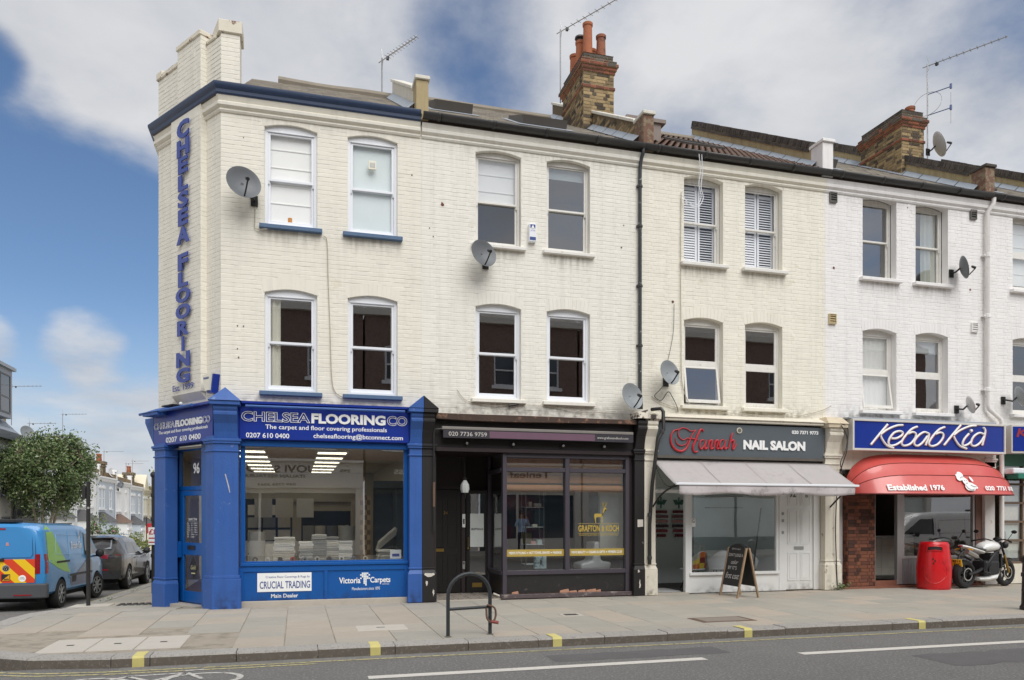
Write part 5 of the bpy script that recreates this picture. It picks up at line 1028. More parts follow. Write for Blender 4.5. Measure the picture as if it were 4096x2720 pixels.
for nm, y in (('left',8.14),('right',8.60)):
    t = thing('polish_rack', '%s round nail polish rack with green leaf seen through the salon doorway' % nm, 'rack', (y,2.0,1.0))
    for j in range(6):
        hw = .20*math.sqrt(max(.1, 1-((j-3.2)/4.0)**2)); z = 1.08+j*.11; MB().box(y-hw,y+hw,1.95,2.045,z,z+.012).build('shelf', M_wf, t)
        b = MB()
        for i in range(int(hw*2/.045)): b.box(y-hw+.006+i*.045,y-hw+.038+i*.045,1.97,2.01,z+.012,z+.08)
        b.build('polish_bottles', POL[j % 5], t, kind='stuff')
    for sgn in (-1, 1): k = MB(); k.prism([(y,1.86),(y+sgn*.06,1.96),(y+sgn*.15,1.95),(y+sgn*.08,1.84)], 'y', 2.02, 2.045); k.build('leaf', M_green, t)
    MB().box(y-.012,y+.012,2.02,2.045,1.76,2.02).build('stalk', M_green, t)
# seats in the salon window
def shell_chair(x, y, m, lab, rot, patch=None):
    t = thing('shell_chair', lab, 'chair', (x, y, .02), rotz=rot)
    def f(u, v):
        a = (u-.5)*2.6; r_ = .27+.05*v; zz = .42+.40*v*(.35+.65*math.cos(a)**2 if True else 1); return (r_*math.sin(a), -.05+r_*math.cos(a)*(.9), zz)
    k = MB(); k.grid(f, 14, 6); k.lathe([(0,.40),(.2,.405),(.27,.43)], Matrix.Translation((0,-.05,0)), 16); s_ = k.build('shell', m, t, smooth=50); s_.modifiers.new('t', 'SOLIDIFY').thickness = .012
    for a in (45,135,225,315): k = MB(); k.tube([(.1*math.cos(R(a)),-.05+.1*math.sin(R(a)),.4),(.25*math.cos(R(a)),-.05+.25*math.sin(R(a)),0)], .012, 6); k.build('leg', M_blackp, t)
    if patch:
        for i, c_ in enumerate(patch):
            u0, v0 = (i % 3)/3, (i//3)/3
            k = MB(); k.grid(lambda u, v: (lambda p: (p[0]*.96, (p[1]+.05)*.96-.05, p[2]+.003))(f(.2+.6*(u0+u/3), .05+.9*(v0+v/3))), 4, 3); k.build('patch', mat('patch'+c_, c_, rough=.9, var=.1), t)
            k = MB(); k.grid(lambda u, v: (lambda p: (p[0]*1.05, (p[1]+.05)*1.05-.05, p[2]+.003))(f(.2+.6*(u0+u/3), .05+.9*(v0+v/3))), 4, 3); k.build('patch', mat('patch'+c_), t)
    return t
shell_chair(8.22,.62,M_upvc,'patchwork shell chair in the salon window',R(-160),['#b5463c','#e0c44a','#d8743a','#777470','#8a2f3a','#e0c44a','#3d3d3d','#d8743a','#b9b4a8'])
shell_chair(8.85,.66,M_upvc,'white shell chair behind the chalkboard in the salon window',R(170)); shell_chair(9.42,.6,M_upvc,'white shell chair with dark rim beside the broom',R(150))
t = thing('broom', 'dark broom leaning in the right of the salon window', 'broom', (9.5,.3,.02)); k = MB(); k.tube([(9.40,.3,.1),(9.66,.32,1.75)], .014, 6); k.build('handle', M_dkp, t); MB().box(9.33,9.47,.25,.35,.02,.12).build('head', M_blackp, t)
t = thing('window_sticker', 'small white sign with letter G on the salon window', 'sign', (7.85,-.02,1.3)); MB().box(7.79,7.90,-.006,-.002,1.36,1.53).build('card', M_white, t); k = MB(); k.text('G', 7.815,7.875,1.44,1.51,-.006,ext=.002); k.build('lettering', M_blackp, t)
t = thing('glass_shelves', 'bracketed glass shelves high in the salon window', 'shelf', (8.9,.4,1.8))
for z in (2.25,2.0,1.75): MB().box(8.4,9.2,.3,.5,z,z+.012).build('shelf', M_blk, t)
# ------------------------------------------------ 90, takeaway
s90 = thing('shopfront', 'takeaway front with brown brick pier, open door and steel framed window', 'shopfront', (13.4,0,0))
k = MB(); k.box(11.27,11.60,.15,.25,0,3.0); k.build('side_wall', mat('grey_side_wall', '#c2bfbf', rough=.8, var=.06), s90)
k = MB(); k.box(11.62,12.33,.0,.4,.0,2.5); pr_ = k.build('brick_pier', mat('dark_mortar', '#5b463a', rough=1, var=.2), s90); c = []
BRN = [mat('brown_brick_a', '#6c4436', rough=.85, var=.2, scale=14, island=.2), mat('brown_brick_b', '#4c322a', rough=.85, var=.2, scale=14, island=.2), mat('brown_brick_c', '#7d4f3b', rough=.85, var=.2, scale=14, island=.15)]
lay_bricks(pr_, I, 0, 11.62, 12.33, .04, 2.5, BRN, c, P=.01, seed=41); lay_bricks(pr_, frame(11.62,0,R(-90)), R(-90), -.4, 0, .04, 2.5, BRN, c, P=.01, seed=42); place_bricks(c, 200)
k = MB(); k.box(11.27,15.3,-.08,.4,-.05,.03); k.build('tiled_step', mat('quarry_tile', '#8a5a48', rough=.7, var=.2, scale=12), s90); k = MB(); k.box(12.3,13.0,.02,.4,.03,.14); k.build('door_step', mat('quarry_tile'), s90)
M_alu = mat('aluminium', '#b4b2b0', rough=.4, metal=.5, var=.06)
k = MB(); k.box(12.33,12.36,.02,.12,.1,2.5); k.box(12.93,13.06,.0,.1,.05,2.5); fr_box(k, 13.06, 15.1, .62, 2.6, .06, .0, .1); wf = k.build('shop_window', M_alu, s90, bevel=.004); pane(wf, 13.12, 15.04, .68, 2.54, .04, glass('takeaway_glass', .24))
k = MB(); k.box(13.06,15.1,.02,.1,.05,.62)
for i in range(26): k.box(13.08+i*.078,13.11+i*.078,.008,.02,.06,.61)
k.build('ribbed_panel', mat('ribbed_steel', '#a9a9aa', rough=.45, metal=.6), s90)
pilaster(s90, I, 15.28, 15.57, mat('white_rough_pilaster', '#dcd7d2', rough=.85, var=.1, bump=.5, bscale=20, c2='#a89a8c', c2at=.66, c2scale=5), proj=.1, cap=False); k = MB(); k.box(15.1,15.28,-.02,.1,0,2.7); k.build('jamb', mat('jamb_brown', '#7a5b50', rough=.7), s90)
k = MB(); k.box(11.3,15.6,-.1,.1,2.6,3.7); k.build('fascia', M_cpil, s90)
M_tk = mat('takeaway_wall', '#8f887e', rough=.8, var=.08); shell(s90, 11.65, 15.2, .12, 5, .14, 2.6, M_tk, mat('salon_floor'), M_tk)
t = thing('tiled_counter', 'white tiled serving counter inside the takeaway doorway', 'counter', (12.7,1.2,.14)); MB().box(12.3,14.6,1.3,1.9,.14,1.05).build('front', mat('counter_base', '#cfc9c0', rough=.5), t); MB().box(12.28,14.62,1.22,1.95,1.05,1.10).build('top', M_alu, t)
for i in range(12):
    for j in range(5): MB().box(12.31+i*.19,12.49+i*.19,1.287,1.299,.16+j*.178,.33+j*.178).build('tile', mat('counter_tile', '#e3dccf', rough=.3, island=.05), t)
t = thing('grill', 'dark kebab grill standing on the takeaway counter', 'grill', (12.7,1.6,1.1)); MB().box(12.45,12.95,1.45,1.85,1.10,1.75).build('case', M_blackp, t); MB().box(12.5,12.9,1.44,1.45,1.2,1.6).build('door', M_alu, t)
# far right shop
s88 = thing('shopfront', 'shopfront with small paned notice window at the right picture edge', 'shopfront', (17.7,0,0))
k = MB()
for i in range(7): k.box(15.85+i*.62,15.89+i*.62,-.02,.05,.5,2.75)
for z in (.46,.98,1.42,1.86,2.3,2.75): k.box(15.82,19.6,-.025,.045,z,z+.05)
wf = k.build('shop_window', mat('brown_frame', '#6f5c4c', rough=.6, var=.1), s88); pane(wf, 15.85, 19.6, .5, 2.75, .02, G_shop)
k = MB(); k.box(15.8,19.7,-.05,.06,.0,.46); k.build('stall_riser', M_cpil, s88); k = MB(); k.box(15.76,19.7,-.12,.05,2.75,3.45); k.build('fascia', mat('green_fascia', '#2f5f4a', rough=.5), s88)
shell(s88, 15.6, 19.6, .08, 4, .02, 2.75, M_cream, M_floor, M_ceil)
for i in range(6):
    for j in range(4):
        z = .56+j*.445; tag(MB().box(15.93+i*.62,16.43+i*.62,.06,.065,z+.03,z+.36).build('notice_sheet', mat('notice_%d' % ((i*3+j) % 3), ['#dfe3dc','#cfdde0','#e6dfd0'][(i*3+j) % 3], rough=.7, var=.2, scale=16)), 'printed sheet in the paned shop window, %s row, %s column' % (('bottom','second','third','top')[j], ('first','second','third','fourth','fifth','sixth')[i]), 'notice', 'printed sheets in the paned window')
t = thing('window_plant', 'small green plant low in the paned shop window', 'plant', (16.25,.2,.5)); MB().lathe([(.06,.5),(.08,.64),(.07,.64)], Matrix.Translation((16.25,.2,0)), 12).build('pot', M_potb, t)
k = MB()
for i in range(60):
    a = rnd.uniform(0,6.28); r_ = rnd.uniform(.02,.2); z = .66+rnd.uniform(0,.28); k.add([(16.25+r_*math.cos(a),.2+r_*math.sin(a)*.6,z),(16.25+r_*math.cos(a+.3)+.03,.2+r_*math.sin(a+.3)*.6,z+.02),(16.25+r_*math.cos(a)*1.2,.2+r_*math.sin(a)*.7,z+.06)], [(0,1,2)])
k.build('leaves', mat('pot_leaf', '#3f6a2f', rough=.6, var=.2), t)
# ---------------------------------------------------------------- signs
def FR(u):
    t = (u-2048)/3070; return math.sin(CAM_YAW)+t*math.cos(CAM_YAW), math.cos(CAM_YAW)-t*math.sin(CAM_YAW)
def on_wall(u, v, Y):            # photograph position -> point on the sign's own plane
    dx, dy = FR(u); k = (Y-CAM_Y)/dy; return (k*dx, Y, CAM_Z+k*(2064-v)/3070)
def strokes(mb, lst, org, sc, Y, w, n=8, k=6, fl=.5):
    for st, ws in lst:
        pts = spline([on_wall(org[0]+x/sc, org[1]+y/sc, Y) for x, y in st], k); m = len(pts)
        rs = [w*(ws[0]+(ws[1]-ws[0])*math.sin(math.pi*i/(m-1))) for i in range(m)] if isinstance(ws, tuple) else [w*ws]*m
        mb.tube(pts, rs, n)
t = thing('shop_sign', 'blue fascia sign with outlined and solid white shop name over the carpet shop window', 'sign', (.5,-.18,2.9))
MB().box(-.955,1.97,-.18,-.162,2.915,3.515).build('panel', M_sblue, t, bevel=.004)
k = MB(); k.text('CHELSEA', -.93, .225, 3.215, 3.395, -.19, outline=.022, bold=.02); k.build('outlined_lettering', M_white, t)
k = MB(); k.text('FLOORING', .245, 1.545, 3.215, 3.395, -.182, ext=.02, bold=.045); k.build('solid_lettering', M_white, t)
k = MB(); k.text('CO', 1.57, 1.94, 3.215, 3.395, -.19, outline=.022, bold=.02); k.build('outlined_lettering', M_white, t)
k = MB(); k.text('The carpet and floor covering professionals', -.53, 1.57, 3.075, 3.175, -.181, ext=.003, bold=.012); k.build('strapline', M_white, t)
k = MB(); k.text('0207 610 0400', -.85, -.13, 2.94, 3.025, -.181, ext=.003, bold=.012); k.build('telephone_number', M_white, t)
k = MB(); k.text('chelseaflooring@btconnect.com', .28, 1.86, 2.935, 3.045, -.181, ext=.003, bold=.012); k.build('email_address', M_white, t)
t = thing('sign_light', 'blue trough light running along the top of the carpet shop sign', 'light', (.5,-.3,3.45)); k = MB(); k.tube([(-.85,-.30,3.47),(1.88,-.30,3.47)], .022, 8); k.build('trough', M_blue, t, smooth=40)
for x in (-.75,.55,1.8): k = MB(); k.tube([(x,-.18,3.50),(x,-.30,3.485)], .012, 6); k.build('bracket', M_blue, t)
cc = TC @ Vector((1.1,-.1,2.9)); t = thing('shop_sign', 'blue fascia sign with white lettering over the canted corner door', 'sign', cc)
MB(TC).box(.02,2.16,-.105,-.092,2.905,3.515).build('panel', M_sblue, t, bevel=.004)
k = MB(TC); k.text('CHELSEA', .06, .86, 3.21, 3.335, -.113, outline=.022, bold=.02); k.build('outlined_lettering', M_white, t); k = MB(TC); k.text('FLOORING', .88, 1.82, 3.21, 3.335, -.106, ext=.016, bold=.045); k.build('solid_lettering', M_white, t); k = MB(TC); k.text('CO', 1.84, 2.10, 3.21, 3.335, -.113, outline=.022, bold=.02); k.build('outlined_lettering', M_white, t)
k = MB(TC); k.text('The carpet and floor covering professionals', .22, 2.0, 3.10, 3.18, -.106, ext=.003, bold=.012); k.build('strapline', M_white, t)
for tx, a_, b_ in (('0207',.5,.92),('610',1.02,1.27),('0400',1.35,1.76)): k = MB(TC); k.text(tx, a_, b_, 2.945, 3.045, -.106, ext=.003, bold=.018); k.build('telephone_number', M_white, t)
t = thing('sign_light', 'blue tube light projecting along the top of the corner sign', 'light', TC @ Vector((1,-.25,3.5))); k = MB(TC); k.tube([(-.22,-.26,3.52),(1.75,-.26,3.53)], .026, 8); k.build('trough', M_blue, t, smooth=40); k = MB(TC); k.tube([(.4,-.1,3.52),(.4,-.26,3.525)], .014, 6); k.tube([(1.5,-.1,3.52),(1.5,-.26,3.53)], .014, 6); k.build('bracket', M_blue, t)
t = thing('floodlight', 'small black floodlight on the ledge above the corner sign', 'light', TC @ Vector((.75,-.1,3.58))); k = MB(TC); k.box(.55,.95,-.22,-.05,3.60,3.63); k.build('lamp_head', M_blk, t, bevel=.008); k = MB(TC); k.tube([(.75,-.1,3.56),(.75,-.12,3.6)], .02, 6); k.build('bracket', M_blk, t); k = MB(TC); k.sphere((1.05,-.1,3.63), .035); k.build('sensor', M_upvc, t, smooth=40)
# vertical lettering on the breast
M_let = mat('blue_letter', '#2c4194', rough=.25, var=.06, scale=2)
t = thing('wall_lettering', 'tall column of blue letters fixed to the cream chamfer of the corner building', 'lettering', TC @ Vector((1.24,-.12,3.8)))
for ch, z0, z1, hw in (('C',8.40,8.72,.19),('H',8.08,8.38,.19),('E',7.77,8.06,.15),('L',7.46,7.74,.15),('S',7.15,7.44,.16),('E',6.83,7.12,.15),('A',6.50,6.80,.20),('F',6.02,6.32,.16),('L',5.72,5.99,.15),('O',5.43,5.70,.23),('O',5.14,5.41,.23),('R',4.84,5.11,.18),('I',4.56,4.82,.035),('N',4.27,4.54,.21),('G',3.985,4.25,.21)):
    k = MB(TC); k.text(ch, 1.24-hw*1.1, 1.24+hw*1.1, z0, z1, -.15, ext=.022, bold=.045); k.build('letter', M_let, t)
k = MB(TC); k.text('Est. 1999', .83, 1.57, 3.86, 3.97, -.14, ext=.006); k.build('established_lettering', M_let, t)
for z in (8.5,7.9,7.3,6.7,5.85,5.3,4.7,4.1):
    k = MB(TC); k.tube([(1.14,-.16,z),(1.14,-.108,z)], .008, 5); k.build('standoff', M_alu, t)
# stall riser panels
t = thing('panel_sign', 'white panel with blue lettering on the left blue stall riser', 'sign', (-.2,-.05,.2)); MB().box(-.67,.25,-.043,-.0305,.245,.575).build('panel', M_white, t)
M_print = mat('print_blue', '#2f4a8c', rough=.5); k = MB(); k.text('CRUCIAL TRADING', -.63, .225, .30, .43, -.044, ext=.002, bold=.012); k.build('lettering', M_print, t); k = MB(); k.text('Creative Floor Coverings & Rugs by', -.53, .22, .475, .525, -.044, ext=.002); k.build('lettering', M_print, t)
k = MB(); k.text('Main Dealer', -.44, .02, .135, .205, -.031, ext=.002, bold=.02); k.build('lettering', M_white, t)
t = thing('panel_sign', 'white carpet maker lettering with tiled cross on the right blue stall riser', 'sign', (1.2,-.05,.2)); k = MB(); k.text('Victoria', .73, 1.11, .36, .47, -.031, ext=.002, bold=.02); k.build('lettering', M_white, t); k = MB(); k.text('Carpets', 1.285, 1.65, .335, .47, -.031, ext=.002, bold=.02); k.build('lettering', M_white, t); k = MB(); k.text('LIMITED', 1.50, 1.63, .325, .345, -.031, ext=.002); k.build('lettering', M_white, t); k = MB(); k.text('Manufacturers since 1895', .96, 1.46, .235, .29, -.031, ext=.002); k.build('lettering', M_white, t)
for i in range(6):
    for j in range(8):
        if (i in (2, 3) or j in (4, 5, 6) and (i+j) % 5 or (j == 7 and i in (1, 4))) and not (j == 0 and i == 2): k = MB(); k.box(1.105+i*.03, 1.131+i*.03, -.034, -.031, .315+j*.03, .341+j*.03); k.build('tile_mark', M_white, t)
# salon sign
t = thing('shop_sign', 'slate grey sign with red script and white capitals over the nail salon', 'sign', (8.9,-.2,2.85)); MB().box(6.935,10.855,-.20,-.122,2.80,3.46).build('panel', mat('slate_sign', '#596065', rough=.4, var=.06, scale=2), t); MB().box(6.935,10.86,-.23,-.13,2.745,2.80).build('bottom_rail', mat('sign_rail', '#5d5750', rough=.5, var=.2), t)
M_red = mat('red_script', '#b92a33', rough=.4); o_, s_ = (2620,1680), 3.373
H = [([(540,140),(480,150),(430,120),(370,108),(325,130),(310,180),(330,235),(380,268),(440,240)], (.55,.75)), ([(320,125),(250,150),(212,230),(225,330),(280,400),(360,420),(420,380),(460,300),(500,200),(555,130)], (.6,1.5)), ([(275,240),(290,310),(350,345),(420,320),(445,250)], (.4,.7)), ([(655,158),(640,130),(612,132),(580,190),(548,270),(512,360),(520,415),(550,435),(578,418)], (.7,1.6)), ([(430,245),(520,255),(588,272)], (.5,.8))]
def la(x): return [([(x+62,268),(x+25,275),(x+2,325),(x+5,375),(x+28,390),(x+60,350),(x+88,272)], (.8,1.3)), ([(x+92,268),(x+68,360),(x+80,390),(x+108,370)], (.8,1.4))]
def ln(x): return [([(x+28,270),(x,390)], (1,1.2)), ([(x+12,335),(x+40,280),(x+62,275),(x+60,315),(x+46,375),(x+56,393),(x+85,370)], (.8,1.4))]
k = MB(); strokes(k, H, o_, s_, -.215, .016); k.build('script_capital', M_red, t, smooth=50)
for nm, g_ in (('a', la(600)), ('n', ln(705)), ('n', ln(788)), ('a', la(868)), ('h', [([(1048,175),(1030,220),(1015,290),(985,390)], (.8,1.5)), ([(998,330),(1035,280),(1062,275),(1062,315),(1046,375),(1060,393),(1098,325)], (.8,1.4))])):
    k = MB(); strokes(k, g_, o_, s_, -.215, .0155); k.build('script_letter', M_red, t, smooth=50)
k = MB(); k.text('NAIL SALON', 8.885, 10.37, 2.955, 3.155, -.202, ext=.018, bold=.05); k.build('lettering', M_white, t); k = MB(); k.text('020 7371 9773', 10.05, 10.70, 3.31, 3.385, -.202, ext=.006, bold=.03); k.build('telephone_number', M_white, t)
k = MB(); k.disc((8.79,-.225,3.345), .06, .024); k.build('badge', mat('badge_ivory', '#d8d2c0', rough=.6), t); k = MB(); k.disc((8.79,-.229,3.345), .043, .003); k.build('badge_face', mat('badge_dark', '#6b665c', rough=.6, var=.3, scale=60), t)
# takeaway sign
t = thing('shop_sign', 'projecting blue box sign with white neon script over the takeaway', 'sign', (13.4,-.42,3.0)); M_fr = mat('sign_frame_cream', '#d5d1ca', rough=.45, var=.06)
k = MB(); k.box(11.39,15.52,-.40,-.10,2.985,3.66); fr_box(k, 11.39, 15.52, 2.985, 3.66, .045, -.43, -.40); k.box(11.385,11.42,-.32,-.11,2.99,3.655); k.build('cabinet', M_fr, t, bevel=.004); MB().add([(11.435,-.405,3.03),(15.475,-.405,3.03),(15.475,-.405,3.615),(11.435,-.405,3.615)], [(0,1,2,3)]).build('panel', M_sblue, t)
k = MB(); k.box(11.34,15.3,-.38,-.02,3.665,3.70); k.build('lead_cover', M_lead, t)
o_, s_ = (3360,1660), 3.208
Kc = lambda dx, dy: [([(610+dx,120+dy),(500+dx,250+dy),(395+dx,380+dy)], 1), ([(805+dx,130+dy),(720+dx,138+dy),(600+dx,190+dy),(520+dx,250+dy)], 1), ([(518+dx,262+dy),(545+dx,320+dy),(600+dx,390+dy),(685+dx,425+dy)], 1)]
lb = lambda dx, dy: [([(990+dx,150+dy),(920+dx,180+dy),(850+dx,250+dy),(795+dx,330+dy),(790+dx,375+dy),(830+dx,395+dy),(900+dx,370+dy),(960+dx,300+dy),(970+dx,240+dy),(930+dx,220+dy),(870+dx,242+dy)], 1)]
G_ = [Kc(0,0), [([(655,300),(720,300),(790,262),(800,222),(760,207),(690,230),(635,300),(620,360),(650,393),(720,380),(790,335)], 1)], lb(0,0), [([(1140,240),(1080,220),(1010,260),(955,330),(955,380),(1000,395),(1060,350),(1120,270)], 1), ([(1142,235),(1130,300),(1102,370),(1098,390)], 1)], lb(352,5), Kc(938,8), [([(1652,240),(1592,310),(1570,370),(1592,395),(1650,370),(1690,330)], 1), ([(1668,210),(1690,200)], 1.5)], [([(1850,250),(1790,230),(1720,270),(1680,340),(1690,390),(1740,395),(1800,350),(1850,270)], 1), ([(1840,160),(1862,200),(1850,280),(1822,390)], 1)]]
M_neon = mat('white_neon_tube', '#f3f1ec', rough=.3, var=0); M_nred = mat('red_letter_edge', '#9b2f3a', rough=.5)
for g_ in G_:
    k = MB(); strokes(k, g_, o_, s_, -.425, .024); k.build('neon_letter', M_neon, t, smooth=50)
    k = MB(); strokes(k, g_, (o_[0]+5, o_[1]+2), s_, -.412, .012); k.build('letter_edge', M_nred, t, smooth=50)
t = thing('shop_sign', 'blue sign with dark red lettering cut by the right picture edge', 'sign', (17.6,-.4,2.9)); TQ = frame(15.72, -.30, R(-13)); MB(TQ).box(0,4.0,-.12,.2,3.02,3.66).build('cabinet', M_fr, t, bevel=.004); MB(TQ).box(.03,3.97,-.128,-.12,3.06,3.62).build('panel', M_sblue, t)
k = MB(TQ); k.text('KEBAB', .1, 1.3, 3.38, 3.58, -.13, ext=.006, bold=.02, shear=.2); k.build('lettering', M_nred, t); k = MB(TQ); k.text('KID', .35, 1.05, 3.12, 3.32, -.13, ext=.006, bold=.02, shear=.2); k.build('lettering', M_nred, t)
t = thing('folded_awning', 'white folded awning cassette with green cloth at the right picture edge', 'awning', (17.7,-.3,2.6)); MB().box(15.75,19.7,-.42,-.15,2.55,2.68).build('cassette', M_upvc, t, bevel=.03, seg=2); MB().box(15.8,19.7,-.5,-.2,2.44,2.54).build('cloth', mat('green_cloth', '#2f7a66', rough=.8), t)
# ---------------------------------------------------------------- awnings
t = thing('awning', 'open grey pink cloth awning over the nail salon', 'awning', (8.95,-.6,2.2)); M_aw = mat('grey_pink_canvas', '#b2acaa', rough=.9, var=.05, scale=1.2, streak=.08, c2='#a0979a', c2at=.66, c2scale=2); M_awv = mat('stained_valance', '#c2bbbb', rough=.9, var=.12, scale=4, c2='#9a9494', c2at=.6, c2scale=5)
k = MB(); k.grid(lambda u, v: (6.88+4.10*u+.0*v, -.17-.86*v, 2.70-.50*v-.018*math.sin(math.pi*v)+.004*math.sin(u*40)*v), 40, 8); o = k.build('canopy', M_aw, t, smooth=60); o.modifiers.new('t', 'SOLIDIFY').thickness = .006
for x in (7.9,8.93,9.95): k = MB(); k.grid(lambda u, v: (x-.012+.024*u, -.17-.86*v, 2.7055-.50*v-.018*math.sin(math.pi*v)), 1, 8); k.build('seam', mat('canvas_seam', '#a59b9a', rough=.9), t)
k = MB(); k.box(6.90,11.02,-1.075,-1.02,2.17,2.215); k.build('front_bar', M_upvc, t, bevel=.008); k = MB(); k.grid(lambda u, v: (6.98+3.96*u, -1.05-.02*math.sin(u*23)*v, 2.17-(.175+.02*math.sin(u*17))*v), 50, 3); o = k.build('valance', M_awv, t, smooth=60); o.modifiers.new('t', 'SOLIDIFY').thickness = .004
for x, sgn in ((6.80,1),(11.06,-1)): k = MB(); k.tube(spline([(x+sgn*.05,-.12,1.72),(x+sgn*.06,-.5,1.98),(x+sgn*.12,-.80,2.12),(x+sgn*.2,-1.02,2.17)], 5), .018, 8); k.build('arm', M_blk, t, smooth=40)
k = MB()
for i in range(22): u = i/21; k.sphere((6.92+.05*u, -.17-.83*u, 2.58-.36*u-.22*math.sin(math.pi*u)), .012, 6, 4)
k.build('chain', M_gut, t, kind='stuff')
t = thing('awning', 'curved red hooped canopy over the takeaway entrance', 'awning', (13.45,-.5,2.05)); M_rc = mat('red_pvc', '#cf524b', rough=.34, var=.07, scale=2, c2='#d2635c', c2at=.56, c2w=.15, c2scale=1.3, spec=.7, coat=.35); M_rs = mat('canopy_seam', '#6e2320', rough=.6)
def hoop(u, th, P=.84, x0=11.42, x1=15.66):
    tt = min(1, max(0, u)); c_ = 2*tt-1; q = (1-abs(c_)**5.0); r_ = P*max(0, q)**(1/2.2)*(1-.13*math.sin(2*max(0, th))); return (x0+(x1-x0)*tt, -.13-r_*math.cos(th), 2.06+r_*1.06*math.sin(th))
us = [0,.004,.01,.02,.035,.055,.08,.11,.15]+[.2+.06*i for i in range(11)]+[1-q for q in (.15,.11,.08,.055,.035,.02,.01,.004,0)]
for a0, a1 in ((0,30),(30,58),(58,90)):
    k = MB(); nu = len(us); ths = [R(a0+(a1-a0)*j/4) for j in range(5)]
    sag = lambda j: 1-.03*math.sin(math.pi*j/4)
    k.add([hoop(u, th, .84*sag(j)) for j, th in enumerate(ths) for u in us], [(j*nu+i, j*nu+i+1, (j+1)*nu+i+1, (j+1)*nu+i) for j in range(4) for i in range(nu-1)]); k.build('canopy_panel', M_rc, t, smooth=60)
for a in (30,58): k = MB(); k.tube([hoop(u, R(a), .845) for u in us], .007, 6); k.build('seam', M_rs, t)
k = MB(); k.tube([hoop(u, R(-1), .84) for u in us], .016, 6); k.build('bottom_bar', M_rs, t)
def on_canopy(k, e=.012):          # wrap flat lettering onto the curved cloth
    out = []
    for x, y, z in k.v:
        u = (x-11.42)/4.24; lo, hi = 0.0, R(60)
        for _ in range(24):
            m = (lo+hi)/2
            if hoop(u, m)[2] < z: lo = m
            else: hi = m
        out.append((x, hoop(u, lo)[1]-e+(y if y > -.5 else 0), z))
    k.v = out; return k
for tx, a_, b_, z0, z1 in (('Established',11.92,12.82,2.115,2.245),('1976',12.92,13.28,2.125,2.245),('020',14.38,14.64,2.135,2.235),('7731',14.72,15.02,2.135,2.235),('0182',15.10,15.38,2.135,2.235)): k = MB(); k.text(tx, a_, b_, z0, z1, 0, ext=.002, bold=.04); on_canopy(k).build('lettering', M_white, t)
# cook emblem: hat, head, apron and ladle as plain white applique
M_gl = mat('emblem_line', '#8a8683', rough=.8)
def ell(cx, cz, a, b, n=16, rot=0): return [(cx+a*math.cos(q)*math.cos(rot)-b*math.sin(q)*math.sin(rot), cz+a*math.cos(q)*math.sin(rot)+b*math.sin(q)*math.cos(rot)) for q in [2*math.pi*i/n for i in range(n)]]
def appl(pts, nm, e): k = MB(); k.add([(x, 0, z) for x, z in pts], [tuple(range(len(pts)))]); on_canopy(k, e).build(nm, M_white, t)
for i_, (p_, nm) in enumerate(((ell(13.80,2.45,.07,.05),'emblem_hat'),(ell(13.87,2.49,.07,.055),'emblem_hat'),(ell(13.77,2.39,.055,.05),'emblem_hat'),([(13.78,2.34),(13.94,2.39),(13.92,2.47),(13.77,2.44)],'emblem_hat'),(ell(13.91,2.33,.075,.08),'emblem_head'),(ell(13.98,2.21,.14,.10),'emblem_body'),(ell(14.10,2.22,.08,.04,rot=-.5),'emblem_arm'),(ell(14.09,2.38,.03,.06,rot=.3),'emblem_ladle'))): appl(p_, nm, .014+.001*i_)
for a_ in ([(13.88,2.35),(13.9,2.35)],[(13.93,2.35),(13.95,2.35)],[(13.89,2.295),(13.92,2.285),(13.95,2.30)],[(13.86,2.25),(13.9,2.18),(13.98,2.14),(14.06,2.16)],[(13.9,2.13),(13.97,2.12),(14.04,2.13)],[(13.80,2.40),(13.86,2.43),(13.93,2.43)],[(14.0,2.25),(14.06,2.22),(14.14,2.21)]): k = MB(); k.tube([(x, 0, z) for x, z in a_], .005, 4); on_canopy(k, .026).build('emblem_line', M_gl, t)
# ---------------------------------------------------------------- satellite dishes
M_dish = mat('dish_grey', '#6a6d70', rough=.5, var=.1, scale=6); M_dishl = mat('dish_pale', '#c9c8c6', rough=.5, var=.08)
def dish(p, mount, r_, lab, m=None, az=(.32,-.95), el=13):
    m = m or M_dish; p = Vector(p); t = thing('satellite_dish', lab, 'satellite dish', mount, 'satellite dishes on the terrace')
    f = Vector((az[0], az[1], 0)).normalized()*math.cos(R(el))+Vector((0,0,math.sin(R(el)))); q = f.to_track_quat('Z', 'Y').to_matrix().to_4x4(); M_ = Matrix.Translation(p) @ q
    k = MB(); k.lathe([(0,0)]+[(r_*i/6, .30*r_*(i/6)**2) for i in range(1, 7)]+[(r_*1.03,.31*r_),(r_*1.03,.29*r_)], M_, 28); d = k.build('reflector', m, t, smooth=50); d.modifiers.new('t', 'SOLIDIFY').thickness = .008
    b = M_ @ Vector((0,-r_*.9,.2*r_)); e = M_ @ Vector((0,-r_*.35,r_*1.15)); k = MB(); k.tube([b, M_ @ Vector((0,-r_*.75,r_*.55)), e], .014, 6); k.build('arm', M_blk, t)
    k = MB(); h = M_ @ Vector((0,-.1*r_,r_*.85)); k.tube([e, (Vector(e)+h)/2, h], [.03,.032,.022], 8); k.build('receiver', M_blk, t, smooth=40)
    k = MB(); bk = M_ @ Vector((0,0,-.02)); mo = Vector(mount); k.tube([bk, M_ @ Vector((0,-.05,-.12)), (mo.x, mo.y-.08, mo.z), mo], .02, 8); k.box(mo.x-.06, mo.x+.06, mo.y-.02, mo.y, mo.z-.09, mo.z+.09); k.build('bracket', M_blk, t)
    return t
dish((-.90,-.28,7.26), (-.72,-.01,7.10), .285, 'large dark dish beside the top left window of the corner house')
dish((3.32,-.26,6.45), (3.45,-.01,6.36), .26, 'dark dish below the top window of the house over the black shop')
